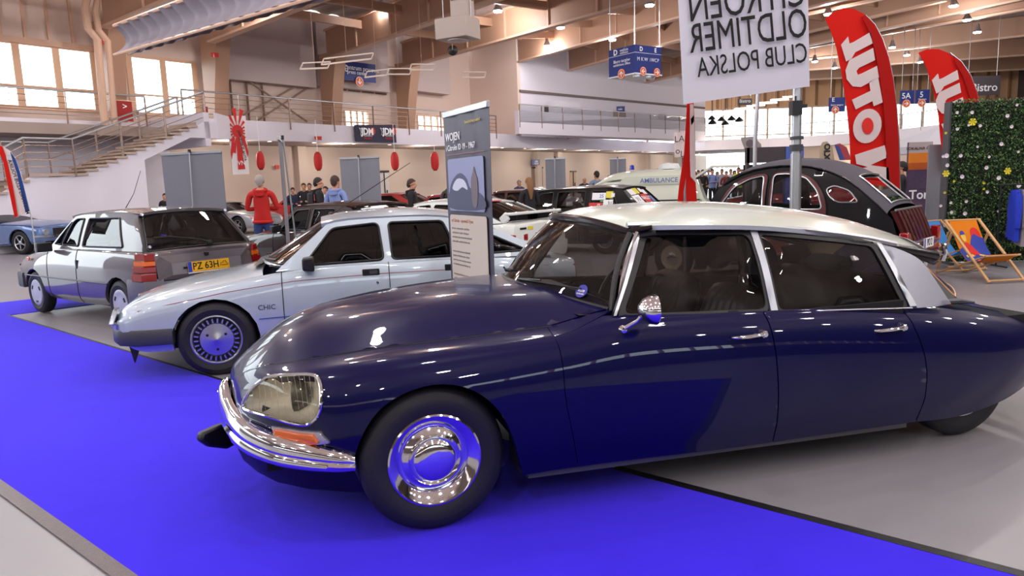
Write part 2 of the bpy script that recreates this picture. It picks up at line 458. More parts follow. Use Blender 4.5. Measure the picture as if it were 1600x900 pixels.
HGLASS = glass('hall_glass', '#f4f8fa', 1.35)

b = MB(); b.grid(lambda u, v: Vector((-75+150*u, -16+96*v, 0)), 10, 10); struct(b.build('floor', concrete, smooth=False))
# wall frame: e runs along the long wall, n points out of the hall
E = Vector((.605, .796, 0)); Nn = Vector((-.796, .605, 0))
def W(u, d, z): return E*u+Nn*d+Vector((0, 0, z))
def wl(px, py, d):
    p = onplane(px, py, Nn*d, Nn); return p.dot(E), p.z
# carpet: one big sheet with a triangular bay of bare floor, taped black edges
def sheet(name, pts, z, m, th=.006):
    b = MB(); b.prism([(p[0], p[1]) for p in pts], th, Matrix.Translation((0, 0, z))); return b.build(name, m, smooth=False)
cA = fl(0, 757); cB = fl(200, 900); dAB = (cB-cA).normalized()
tA = fl(985, 740); tB = fl(1592, 900); dT = (tB-tA).normalized()
tri1 = fl(14, 493); tri2 = fl(185, 545); tri3 = fl(178, 472)
farL = fl(0, 466); farR = fl(178, 449.5)
dtri = (tri2-tri1).normalized()
near = cA+dAB*6; nearR = tA+dT*3.2
P_far0 = cA-dAB*9.5
d13 = (tri3-tri1).normalized()
# corner where the bare bay meets the right tape line: bay edge runs on under the cars
bay_in = tri1+dtri*8.6
poly = [near, nearR, tA-dT*.05, tA-dT*1.4, bay_in, tri1, tri1+d13*5.0, tri1+d13*5.0+Vector((-.9, 1.0, 0)), P_far0+Vector((1.6, .3, 0)), P_far0]
cp = sheet('carpet', poly, .001, carpet_m); tag(cp, 'bright blue exhibition carpet under the dark blue classic car', 'carpet')
tape_m = mat('black_tape', '#131018', rough=.45, bump=.25, bscale=120); tape_w = mat('worn_grey_tape', '#5e5255', rough=.4, bump=.3, bscale=150, var=.3, vscale=40)
def tape(a, c, w, name, m, lab):
    a = Vector(a); c = Vector(c); d = (c-a).normalized(); n = Vector((-d.y, d.x, 0))*w
    o = sheet(name, [a-n*.3, c-n*.3, c+n*.7, a+n*.7], .0075, m, .001); tag(o, lab, 'tape', None)
    return o
tape(tA-dT*.1, nearR, .055, 'edge_tape', tape_m, 'black tape along the right edge of the blue carpet on bare floor')
tape(near+dAB*2, P_far0, .07, 'edge_tape', tape_w, 'worn grey tape strip at the lower left carpet edge')
tape(bay_in, tri1, .03, 'edge_tape', tape_m, 'thin dark tape along the bare floor bay beneath the grey hatchback')

# ---- long wall below the gallery and the gallery front
D0 = 26.3; ZB, ZT = 3.6, 4.38
def wu(px, py=200, d=D0): return wl(px, py, d)[0]
uL, uR = wu(-160), wu(1062, 235)
def quad(name, pts, m, th=.12, dirv=None):
    pts = [Vector(p) for p in pts]; n = (pts[1]-pts[0]).cross(pts[2]-pts[0]).normalized()
    if dirv is not None and n.dot(Vector(dirv)) < 0: n = -n
    b = MB(); V = pts+[p+n*th for p in pts]; k = len(pts)
    b.add(V, [tuple(range(k)), tuple(range(2*k-1, k-1, -1))]+[(i, i+k, (i+1) % k+k, (i+1) % k) for i in range(k)])
    o = b.build(name, m, smooth=False)
    bm = bmesh.new(); bm.from_mesh(o.data); bmesh.ops.recalc_face_normals(bm, faces=bm.faces); bm.to_mesh(o.data); bm.free()
    return struct(o)
LD = D0+3.2                                             # recessed wall under the gallery
quad('wall_lower', [W(uL, LD, 0), W(uR+14, LD, 0), W(uR+14, LD, ZB), W(uL, LD, ZB)], GREYW, .2, Nn)
uS = wu(305)
quad('wall_gallery_front', [W(uS, D0, ZB), W(uR, D0, ZB), W(uR, D0, ZT), W(uS, D0, ZT)], WALLW, .25, Nn)
quad('floor_gallery', [W(uL-3, D0+.05, ZB+.02), W(uR+2, D0+.05, ZB+.02), W(uR+14, D0+9, ZB+.02), W(uL-3, D0+9, ZB+.02)], mat('gallery_soffit', '#9c8c84', rough=.8), .35, (0, 0, 1))
# pilasters on the lower wall
for px in (468, 838, 870, 1010):
    u = wl(px, 260, LD)[0]; b = MB(); q = W(u, LD-.15, ZB/2); b.box(q, (.5, .3, ZB), Matrix.Rotation(math.atan2(E.y, E.x), 3, 'Z')); struct(b.build('trim_pilaster', GREYW, smooth=False))
b = MB()
for k in range(22):
    p = W(uS+1.2+k*2.3, D0+.4, ZB-.01); b.lathe([(.09, 0), (.0005, 0)], Matrix.Translation(p) @ Matrix.Rotation(PI, 4, 'X'), 10)
sp = b.build('ceiling_downlights', mat('downlight', '#ffffff', emit='#fff2e0', es=6), smooth=False); struct(sp)
for k in range(9):
    lamp_light(W(uS+2+k*5.6, D0+.9, ZB-.35), 95, .15, (1, .9, .8))
for k in range(4): lamp_light(at(1120+k*110, 240, 57), 150, .2, (1, .88, .72))

# ---- upper wall behind the gallery
UD = 29.8; ZR = 9.6
uU0 = wl(-200, 100, UD)[0]; uU1 = wl(815, 150, UD)[0]+6
wz0, wz1 = 4.8, 7.05
wins = [(wl(-190, 120, UD)[0], wl(148, 120, UD)[0]), (wl(204, 130, UD)[0], wl(305, 130, UD)[0])]
def wall_with_holes(name, a, bq, z0, z1, d, holes, m, th=.2):
    out = [(a, z0), (bq, z0), (bq, z1), (a, z1)]; hs = [[(h[0], h[2]), (h[1], h[2]), (h[1], h[3]), (h[0], h[3])] for h in holes]
    V2, Fc = patch2d(out, hs, 2.5, 2.5); V = [W(u, d, z) for u, z in V2]; n = len(V); V += [W(u, d+th, z) for u, z in V2]
    F = [tuple(f) for f in Fc]+[tuple(i+n for i in f)[::-1] for f in Fc]+[(b2, a2, a2+n, b2+n) for a2, b2 in boundary(Fc)]
    return struct(mesh_obj(name, V, F, m, None, False))
smallwin = []
for (xa, ya, xb, yb) in ((538, 172, 577, 195), (652, 180, 694, 200)):
    ua, za = wl(xa, ya, UD); ub, zb = wl(xb, yb, UD); smallwin.append((ua, ub, zb-.5, za))
wall_with_holes('wall_upper', uU0, uU1, ZB, 10.4, UD, [(a, c, wz0, wz1) for a, c in wins]+smallwin, WALLB)
for a, c in wins:                                        # window bands with mullions and glass
    n = max(2, round((c-a)/1.38)); b = MB()
    for k in range(n+1):
        for o_ in (-.05, .07):
            b.bar(W(a+(c-a)*k/n+o_, UD-.02, wz0), W(a+(c-a)*k/n+o_, UD-.02, wz1), .05, .12, E)
    b.bar(W(a, UD, wz0), W(c, UD, wz0), .12); b.bar(W(a, UD, wz1), W(c, UD, wz1), .12); b.bar(W(a, UD, wz0+.75), W(c, UD, wz0+.75), .07)
    w = struct(b.build('window_1', WFRAME, smooth=False))
    g = MB(); g.add([W(a, UD+.05, wz0), W(c, UD+.05, wz0), W(c, UD+.05, wz1), W(a, UD+.05, wz1)], [(0, 1, 2, 3)]); g.build('glass_pane', HGLASS, w, smooth=False)
for h in smallwin:
    b = MB(); a, c, z0, z1 = h
    for t in (0, .25, .5, .75, 1): b.bar(W(a+(c-a)*t, UD, z0), W(a+(c-a)*t, UD, z1), .08, .1, E)
    for z in (z0, (z0+z1)/2, z1): b.bar(W(a, UD, z), W(c, UD, z), .07)
    struct(b.build('window_2', WFRAME, smooth=False))
# vertical cladding seams above the left windows, and a lintel pipe
b = MB()
for px in (0, 38, 75, 112): 
    u = wl(px, 50, UD)[0]; b.bar(W(u, UD-.05, 7.2), W(u, UD-.05, 10), .09, .1, E)
b.bar(W(uU0, UD-.1, 7.12), W(wins[0][1]+.3, UD-.1, 7.12), .16, .2)
b.bar(W(uU0, UD-.4, 9.45), W(wins[0][1]+.3, UD-.4, 9.45), .2, .25)
struct(b.build('trim_cladding', STEELL, smooth=False))
# gallery back wall details: pale boxes, dark slit windows, cross bracing
b = MB()
for (xa, ya, xb, yb, dd) in ((345, 50, 489, 122, .5), (500, 100, 607, 133, .5), (635, 95, 702, 140, .6)):
    u0, z0 = wl(xa, yb, UD-dd); u1, z1 = wl(xb, ya, UD-dd); b.add([W(u0, UD-dd, z0), W(u1, UD-dd, z0), W(u1, UD-dd, 10), W(u0, UD-dd, 10), W(u0, UD, z0), W(u1, UD, z0), W(u1, UD, 10), W(u0, UD, 10)], [(0, 1, 2, 3), (0, 4, 5, 1), (1, 5, 6, 2), (0, 3, 7, 4)])
struct(b.build('wall_bulkhead', mat('pale_bulkhead', '#c2b2b0', rough=.8), smooth=False))
b = MB()
for (xa, ya, xb, yb) in ((432, 118, 490, 129), (521, 126, 605, 140)):
    u0, z0 = wl(xa, yb, UD-.1); u1, z1 = wl(xb, ya, UD-.1); z1 = z0+.42
    for k in range(4):
        a = u0+(u1-u0)*k/4+.05; c = u0+(u1-u0)*(k+1)/4-.05
        b.add([W(a, UD-.06, z0), W(c, UD-.06, z0), W(c, UD-.06, z1), W(a, UD-.06, z1)], [(0, 1, 2, 3)])
struct(b.build('window_3', mat('dim_slit', '#6c625e', rough=.3), smooth=False))
b = MB()
for (x0, y0, x1, y1) in ((350, 100, 480, 190), (486, 122, 380, 180), (400, 190, 500, 125)):
    u0, z0 = wl(x0, y0, UD-.3); u1, z1 = wl(x1, y1, UD-.3); b.bar(W(u0, UD-.3, z0), W(u1, UD-.3, z1), .07)
for px in (410, 386, 361):
    u, _ = wl(px, 150, UD-.1); b.bar(W(u, UD-.12, ZB), W(u, UD-.12, 7.4), .08)
struct(b.build('trim_bracing', mat('brace_paint', '#84685a', rough=.5), smooth=False))

# ---- tall white wall on the right of the columns, curved end gallery, glazed end wall
def W2(px, py, Y=None): return at(px, py, Y)
wA = onplane(812, 100, Nn*(D0-.2), Nn); wA.z = 0
dir2 = Vector((.70, .714, 0)).normalized()
def V2p(px, py, off=0):
    n = Vector((-dir2.y, dir2.x, 0)); return onplane(px, py, wA+n*off, n)
wEnd = V2p(1102, 170); n2 = Vector((-dir2.y, dir2.x, 0))
wBt = Vector((wEnd.x, wEnd.y, 0))
quad('wall_tall', [wA+Vector((0, 0, ZT-.1)), wBt+Vector((0, 0, ZT-.1)), wBt+Vector((0, 0, 11)), wA+Vector((0, 0, 11))], WALLW, .3, n2)
quad('wall_corner', [wA+Vector((0, 0, ZT)), wA+Nn*4.2+Vector((0, 0, ZT)), wA+Nn*4.2+Vector((0, 0, 11)), wA+Vector((0, 0, 11))], WALLB, .3, -E)
b = MB(); p0 = V2p(812, 142, -.06); p1 = V2p(1101, 169, -.06); b.bar(p0, p1, .1, .14); struct(b.build('trim_rail', mat('rail_taupe', '#6a5a56', rough=.5), smooth=False))
def boxpx(px0, py0, px1, py1, off, th, m, name):
    a = V2p(px0, py1, off); c = V2p(px1, py0, off); z0, z1 = a.z, c.z
    b = MB(); q0 = Vector((a.x, a.y, 0)); q1 = Vector((c.x, c.y, 0)); n = n2*th
    Vv = [q0+Vector((0, 0, z0)), q1+Vector((0, 0, z0)), q1+Vector((0, 0, z1)), q0+Vector((0, 0, z1))]; Vv += [v+n for v in Vv]
    b.add(Vv, [(0, 1, 2, 3), (4, 7, 6, 5), (0, 4, 5, 1), (1, 5, 6, 2), (2, 6, 7, 3), (3, 7, 4, 0)]); return struct(b.build(name, m, smooth=False))
boxpx(871, 160, 906, 193, -.8, .78, WALLW, 'wall_lift_box'); boxpx(853, 166, 870, 192, -.1, .1, mat('dark_opening', '#5a4a46', rough=.8), 'door_1')
boxpx(959, 174, 978, 200, -.05, .1, mat('pale_door', '#a89690', rough=.7), 'door_2')
boxpx(1040, 180, 1085, 208, -.6, .58, WALLW, 'wall_box')
boxpx(811, 192, 1102, 209, -1.4, .3, WALLW, 'wall_parapet')
# curved end gallery (parapet) and end wall
YE = 57
arc = []
p_start = W(uR, D0, 0); p_end = at(1700, 170, 43); 
ctrl = [p_start, at(1110, 212, 60), at(1200, 216, 60.5), at(1310, 212, 57.5), at(1410, 205, 53), at(1500, 190, 48), p_end]
ctrl = [Vector((p.x, p.y, 0)) for p in ctrl]
cc = smooth_poly([(p.x, p.y) for p in ctrl], 8, False)
b = MB(); n = len(cc)
Vv = []
for (x, y) in cc: Vv += [(x, y, ZB), (x, y, 4.42), (x, y+.3, 4.42), (x, y+.3, ZB)]
b.add(Vv, [(4*i+k, 4*i+4+k, 4*i+4+(k+1) % 4, 4*i+(k+1) % 4) for i in range(n-1) for k in range(4)])
struct(b.build('wall_end_gallery', WALLW, smooth=False))
b = MB(); Vv = []
for (x, y) in cc: Vv += [(x, y+2.5, 0), (x, y+2.5, ZB)]
b.add(Vv, [(2*i, 2*i+2, 2*i+3, 2*i+1) for i in range(n-1) if cc[i][0] > at(1250, 250, 58).x or cc[i][0] < at(1090, 250, 58).x]); struct(b.build('wall_end_lower', GREYW, smooth=False))
b = MB(); Vv = []
for (x, y) in cc: Vv += [(x, y+.2, ZB+.05), (x, y+12, ZB+.05)]
b.add(Vv, [(2*i, 2*i+2, 2*i+3, 2*i+1) for i in range(n-1)]); struct(b.build('floor_end_gallery', mat('gallery_soffit', '#9c8c84'), smooth=False))
YW = 66
xw0, xw1 = at(1060, 200, YW).x, at(1800, 200, YW).x
BAT = mat('timber_cladding', '#e2b48c', rough=.7, var=.06, vscale=.5)
zw = 7.4
b = MB(); b.box(((xw0+xw1)/2, YW, (zw+12)/2), (xw1-xw0, .3, 12-zw)); struct(b.build('wall_end_upper', BAT, smooth=False))
b = MB(); k = 0; x = xw0
while x < xw1:
    b.box((x, YW-.25, (zw+12)/2), (.18, .2, 12-zw)); x += 1.15+.35*((k*7) % 3-1); k += 1
struct(b.build('trim_batten', mat('batten_paint', '#96704f', rough=.6), smooth=False))
b = MB(); x = xw0
while x < xw1: b.box((x, YW-.05, 5.6), (.12, .25, 3.7)); x += 2.0
b.box(((xw0+xw1)/2, YW-.05, zw), (xw1-xw0, .3, .25)); b.box(((xw0+xw1)/2, YW-.05, 5.0), (xw1-xw0, .15, .08))
w = struct(b.build('window_4', WFRAME, smooth=False))
b = MB(); b.box(((xw0+xw1)/2, YW+.1, 5.5), (xw1-xw0, .03, 3.8)); b.build('glass_pane', HGLASS, w, smooth=False)
# pendant fittings in the end gallery cafe
for i in range(14):
    px = 1108+ (i*37) % 130; py = 150+(i*23) % 32
    p = at(px, py, YW-2-i*.75)
    b = MB(); b.bar(p-Vector((.7, 0, 0)), p+Vector((.7, 0, 0)), .12, .09)
    e_ = empty('tube_light', p); b.V = [tuple(Vector(v)-p) for v in b.V]; b.build('glowing_tube', mat('cafe_tube', '#fff8ee', emit='#fff4e0', es=4), e_, smooth=False); o = e_; b = MB(); b.tube([(-.6, 0, 0), (-.6, 0, 10.5-p.z)], .012, 4); b.build('cord', BLACK, e_); b = MB(); b.tube([(.6, 0, 0), (.6, 0, 10.5-p.z)], .012, 4); b.build('cord', BLACK, e_); tag(o, 'small glowing tube light over the end gallery', 'light', 'tube lights over the end gallery')
for i, (px, py) in enumerate(((1112, 190), (1127, 192), (1133, 198), (1143, 191), (1155, 193), (1113, 197))):
    p = at(px, py-3, 58.5-1.6*i); e_ = empty('pendant_lamp', p, label='dark domed pendant lamp over the end gallery', cat='lamp', group='domed pendant lamps over the end gallery')
    b = MB(); b.lathe([(.02, .35), (.08, .3), (.28, .1), (.3, 0), (.28, .02), (.05, .2)], None, 16); b.build('lamp_shade', BLACK, e_)
    b = MB(); b.tube([(0, 0, .3), (0, 0, 10.5-p.z)], .015, 5); b.build('cord', BLACK, e_)

# ---- columns
def column(px, py, pw, base=ZB, taper=.35):
    u, z = wl(px, py, UD-.9)
    b = MB(); h = .32
    Pq = [(u-h, base), (u+h, base), (u+h, z+.1), (u-h, z+.1)]
    d0 = UD-.55
    # tapered web widening towards the hall as it rises
    def depth(zz): return .55+.75*max(0, (zz-base)/(z-base))**1.5
    for k in range(8):
        za = base+(z+.2-base)*k/8; zb2 = base+(z+.2-base)*(k+1)/8; a, c = depth(za), depth(zb2)
        b.add([W(u-h, d0, za), W(u+h, d0, za), W(u+h, d0-a, za), W(u-h, d0-a, za), W(u-h, d0, zb2), W(u+h, d0, zb2), W(u+h, d0-c, zb2), W(u-h, d0-c, zb2)], [(0, 1, 5, 4), (1, 2, 6, 5), (2, 3, 7, 6), (3, 0, 4, 7)])
    b.add([W(u-h, d0, z+.2), W(u+h, d0, z+.2), W(u+h, d0-1.3, z+.2), W(u-h, d0-1.3, z+.2)], [(0, 1, 2, 3)])
    b.bar(W(u, d0-.2, z-.5), W(u, d0-1.6, z+.6), .1, .14)
    struct(b.build('column', STEELP, smooth=False)); return u, z
# ---- roof beams: bottom edge from its wall end through a second point seen in the photograph
def beam(pa, dA, pb, zrise, name='beam', depth=1.25, m=None, wall2=False, ext=14, w=.34):
    if wall2: A = V2p(pa[0], pa[1], -.2)
    else:
        u, z = wl(pa[0], pa[1], dA); A = W(u, dA, z)
    d = ray(*pb); t = (A.z+zrise-CAM_H)/d[2]; B = Vector((d[0]*t, d[1]*t, A.z+zrise))
    dr = (B-A); L = dr.length; dn = dr.normalized(); C = B+Vector((dn.x, dn.y, dn.z*.3))*ext
    b = MB(); fb = MB()
    side = Vector((dn.x, dn.y, 0)).normalized(); side = Vector((-side.y, side.x, 0))
    for (p, q) in ((A, B), (B, C)):
        Vv = [p, q, q+Vector((0, 0, depth)), p+Vector((0, 0, depth))]
        b.add([v+side*.05 for v in Vv]+[v-side*.05 for v in Vv], [(0, 1, 2, 3), (7, 6, 5, 4), (0, 4, 5, 1), (3, 2, 6, 7), (0, 3, 7, 4)])
        fb.bar(p, q, w, .09); fb.bar(p+Vector((0, 0, depth)), q+Vector((0, 0, depth)), w, .09)
    n_ = int((C-A).length/2.6)
    for k in range(1, n_):
        p = A+(B-A).normalized()*(k*2.6); zz = Vector((0, 0, depth)); fb.bar(p+zz*.02, p+zz*.98, .06, w*.7, side)
    o = struct(b.build(name, STEELP, smooth=False)); f = fb.build('flange', m or STEELL, o, smooth=False)
    return A, B, C
BM = []
for (cx, cy, bx, by, r_) in ((-60, 10, 30, -60, .3), (165, 43, 258, 3, .3), (330, 66, 497, 1, .3), (513, 92, 770, 1, .4), (631, 106, 1008, 1, .4)):
    column(cx, cy, 40); BM.append(beam((cx, cy), UD-2.1, (bx, by), r_))
for (cx, cy, bx, by, r_) in ((813, 96, 1057, 29, .25), (890, 110, 1057, 64, .25), (1010, 129, 1240, 76, .25)):
    BM.append(beam((cx, cy), 0, (bx, by), r_, wall2=True))
# beams of the far right part of the roof run from the end wall
for (ax, ay, bx, by) in ((1262, 22, 1372, -1), (1264, 50, 1505, -6), (1264, 74, 1600, 15), (1264, 93, 1600, 56), (1264, 109, 1600, 86), (1264, 124, 1600, 108)):
    zA = 9.0; d = ray(ax, ay); t = (zA-CAM_H)/d[2]; A = Vector((d[0]*t, d[1]*t, zA)); d = ray(bx, by); t = (zA-.0-CAM_H)/d[2]; B = Vector((d[0]*t, d[1]*t, zA))
    dn = (B-A).normalized(); A2 = A-dn*9; C = B+dn*16
    b = MB(); fb = MB(); side = Vector((-dn.y, dn.x, 0))*.05; Vv = [A2, C, C+Vector((0, 0, 1.1)), A2+Vector((0, 0, 1.1))]
    b.add([v+side for v in Vv]+[v-side for v in Vv], [(0, 1, 2, 3), (7, 6, 5, 4), (0, 4, 5, 1), (3, 2, 6, 7)])
    fb.bar(A2, C, .3, .1)
    o = struct(b.build('beam', STEELP, smooth=False)); fb.build('flange', STEELL, o, smooth=False); BM.append((A2, B, C))
# purlins between neighbouring beams and the corrugated deck above
b = MB()
for (A, B, C), (A2, B2, C2) in zip(BM[:7], BM[1:8]):
    for k in range(1, 9):
        p = A+(C-A)*(k/8.5); q = A2+(C2-A2)*(k/8.5); z = Vector((0, 0, .95)); b.bar(p+z, q+z, .14, .34)
struct(b.build('beam_purlins', STEELP, smooth=False))
def deck(u, v):
    return None
b = MB(); n = 420
a0 = E*-62+Nn*(UD-.2)+Vector((0, 0, 10.1)); da = E*118/n*1.0
Vv = []; dn = Vector((.796, -.605, 0))
for i in range(n+1):
    zz = .09 if (i//2) % 2 else 0
    p = a0+E*(135*i/n)+Vector((0, 0, zz)); Vv += [p, p+dn*60]
b.add(Vv, [(2*i, 2*i+2, 2*i+3, 2*i+1) for i in range(n)]); struct(b.build('ceiling', DECK, smooth=False))

# ---- walls that close the hall behind and beside the viewpoint
REAR = mat('rear_cladding', '#4a3d38', rough=.8)
b = MB(); b.box((0, -15.5, 2.0), (120, .3, 4.0)); b.box((0, -15.5, 8.0), (120, .3, 5.4)); struct(b.build('wall_rear', REAR, smooth=False))
b = MB()
for x in range(-60, 61, 2): b.box((x, -15.4, 4.7), (.16, .2, 1.4))
w = struct(b.build('window_5', WFRAME, smooth=False))
b = MB(); b.box((46, 20, 5.5), (.3, 110, 11)); struct(b.build('wall_right', REAR, smooth=False))
b = MB(); b.box((-50, 0, 5.5), (.3, 34, 11), Matrix.Rotation(0, 3, 'Z')); struct(b.build('wall_left', REAR, smooth=False))

b = MB(); b.box((14, 0, 10.6), (90, 50, .2)); b.box((34, 50, 10.6), (60, 50, .2)); struct(b.build('ceiling', mat('rear_roof', '#1e1815', rough=.8), smooth=False))
# ---- stairs on the left
SD = 24.4
def st(px, py): return wl(px, py, SD)
u_top, z_top = st(306, 185); u_l1, z_l1 = st(120, 272); u_l0, z_l0 = st(44, 272); z_top = ZT-.35; zl = 2.28
u_b, _ = st(-60, 310)
nst = 13
out = [(u_top+.3, z_top)]
steps = MB(); under = []
for i in range(nst):
    ua = u_top+(u_l1-u_top)*i/nst; ub = u_top+(u_l1-u_top)*(i+1)/nst; z = z_top+(zl-z_top)*(i+1)/(nst)
    steps.add([W(ua, SD-.08, z), W(ub-.08, SD-.08, z), W(ub-.08, SD+1.9, z), W(ua, SD+1.9, z), W(ua, SD-.08, z-.07), W(ub-.08, SD-.08, z-.07), W(ub-.08, SD+1.9, z-.07), W(ua, SD+1.9, z-.07),
               ], [(0, 3, 2, 1), (0, 1, 5, 4), (1, 2, 6, 5)])
    steps.add([W(ua, SD, z), W(ua, SD+1.9, z), W(ua, SD+1.9, z+(z_top-zl)/nst), W(ua, SD, z+(z_top-zl)/nst)], [(0, 1, 2, 3)])
steps.add([W(u_l1, SD-.08, zl), W(u_l0, SD-.08, zl), W(u_l0, SD+1.9, zl), W(u_l1, SD+1.9, zl), W(u_l1, SD-.08, zl-.08), W(u_l0, SD-.08, zl-.08)], [(0, 3, 2, 1), (0, 1, 5, 4)])
for i in range(10):
    ua = u_l0-.3*i; z = zl-.17*(i+1)
    steps.add([W(ua, SD-.08, z), W(ua-.38, SD-.08, z), W(ua-.38, SD+1.9, z), W(ua, SD+1.9, z), W(ua, SD-.08, z-.07), W(ua-.38, SD-.08, z-.07)], [(0, 3, 2, 1), (0, 1, 5, 4)])
    steps.add([W(ua, SD, z), W(ua, SD+1.9, z), W(ua, SD+1.9, z+.17), W(ua, SD, z+.17)], [(0, 1, 2, 3)])
struct(steps.build('floor_stairs', STONE, smooth=False))
ui, zi = wl(224, 250, SD); uk, zk = wl(298, 215, SD)
side = [(u_top+.3, z_top+.02), (u_top, z_top-.14), (u_l1, zl-.1), (u_l0, zl-.1), (u_l0-3.0, zl-1.8), (u_l0-3.3, 0), (wl(233, 330, SD)[0], 0), (wl(226, 250, SD)[0], zi), (uk, zk), (u_top+.8, zk), (u_top+.8, z_top+.02)]
b = MB(); b.add([W(u, SD, z) for u, z in side]+[W(u, SD+1.9, z) for u, z in side], [tuple(range(len(side)))]+[(i, (i+1) % len(side), (i+1) % len(side)+len(side), i+len(side)) for i in range(4, len(side))])
o = struct(b.build('wall_stairs', WALLW, smooth=False))
bm = bmesh.new(); bm.from_mesh(o.data); bmesh.ops.triangulate(bm, faces=bm.faces); bm.to_mesh(o.data); bm.free()
quad('wall_gallery_left', [W(uL-8, D0+2.0, 0), W(u_top+1.0, D0+2.0, 0), W(u_top+1.0, D0+2.0, ZT-.1), W(uL-8, D0+2.0, ZT-.1)], WALLW, .2, Nn)
quad('wall_stair_return', [W(u_top+.3, SD, ZB-.4), W(u_top+.3, D0+2, ZB-.4), W(u_top+.3, D0+2, ZT), W(u_top+.3, SD, ZT)], WALLW, .2, E)
quad('wall_stair_top', [W(u_top+.8, SD, zk), W(u_top+3, D0, ZB), W(u_top+3, D0, ZT), W(u_top+.8, SD, ZT)], WALLW, .1, Nn)
# door beneath the stairs and other doors in the lower wall
def wdoor(px0, py0, px1, m, name='door_3', d=LD-.04, hz=None):
    u0, z = wl(px0, py0, d); u1, _ = wl(px1, py0, d); b = MB()
    b.add([W(u0, d, 0), W(u1, d, 0), W(u1, d, z), W(u0, d, z), W(u0, d+.04, 0), W(u1, d+.04, 0), W(u1, d+.04, z), W(u0, d+.04, z)], [(0, 1, 2, 3), (0, 3, 7, 4), (2, 6, 7, 3), (1, 5, 6, 2)])
    um = (u0+u1)/2
    o = struct(b.build(name, m, smooth=False)); b = MB(); b.bar(W(um, d-.03, 0), W(um, d-.03, z), .05); b.bar(W(u0, d-.02, z), W(u1, d-.02, z), .1); b.bar(W(um+.15, d-.05, 1), W(um+.15, d-.05, 1.35), .06); b.build('door_handle', BLACK, o, smooth=False)
BEIGED = mat('beige_door', '#b89c80', rough=.6)
wdoor(229, 279, 262, BEIGED); wdoor(592, 268, 607, mat('glazed_door', '#c6c0bc', rough=.4), 'door_4'); wdoor(831, 262, 848, mat('taupe_door', '#877368', rough=.5), 'door_5'); wdoor(891, 268, 900, BEIGED, 'door_6')

# ---- railings
def railing(name, pts, posts_step, lab, h=1.05, n_rails=5, glassy=False, lean=None):
    root = empty(name, pts[0], label=lab, cat='railing'); o0 = Vector(pts[0])
    P = [Vector(p)-o0 for p in pts]
    b = MB(); b.tube([p+Vector((0, 0, h)) for p in P], .035, 8); b.build('handrail', ALU, root)
    if not glassy:
        b = MB()
        for k in range(1, n_rails): b.tube([p+Vector((0, 0, h*k/n_rails)) for p in P], .013, 5)
        b.build('rail', RAILM, root)
    # posts
    tot = 0; 
    for i in range(len(P)-1):
        d = P[i+1]-P[i]; n = max(1, round(d.length/posts_step))
        for k in range(n+(1 if i == len(P)-2 else 0)):
            p = P[i]+d*k/n; b = MB(); b.bar(p-Vector((0, 0, .25)), p+Vector((0, 0, h-.02)), .07, .03, d); b.build('post', RAILM, root, smooth=False)
    if glassy:
        for i in range(len(P)-1):
            b = MB(); b.add([P[i]+Vector((0, 0, .05)), P[i+1]+Vector((0, 0, .05)), P[i+1]+Vector((0, 0, h-.05)), P[i]+Vector((0, 0, h-.05))], [(0, 1, 2, 3)]); b.build('glass_pane', glass('rail_glass', '#e2e6e8', 1.45, .05), root, smooth=False)
    return root
railing('gallery_railing', [W(u_top+.6, D0-.02, ZT-.05), W(wl(775, 200, D0)[0], D0-.02, ZT-.05)], 2.4, 'long steel gallery railing with horizontal rails above the white parapet')
railing('gallery_railing', [W(uL-6, D0+1.95, ZT-.15), W(u_top+.2, D0+1.95, ZT-.15)], 2.6, 'steel railing in front of the large left windows')
railing('stair_railing', [W(u_top+.4, SD+.05, z_top), W(u_l1, SD+.05, zl), W(u_l0, SD+.05, zl), W(u_l0-3.2, SD+.05, zl-1.75)], 1.9, 'near steel handrail with thin rails down the white staircase')
railing('stair_railing', [W(u_top+.4, SD+1.85, z_top), W(u_l1, SD+1.85, zl), W(u_l0, SD+1.85, zl)], 1.9, 'far steel handrail of the staircase against the wall', n_rails=2)
pA, pB = V2p(812, 192, -1.4), V2p(1102, 209, -1.4)
railing('glass_railing', [Vector((pA.x, pA.y, pA.z)), Vector((pB.x, pB.y, pA.z))], 2.0, 'glass balustrade on the white balcony right of the roll-up banner', glassy=True)
railing('gallery_railing', [Vector((x, y+.1, 4.4)) for x, y in cc[2:-4:3]], 2.4, 'thin rail along the curved end gallery', n_rails=3)
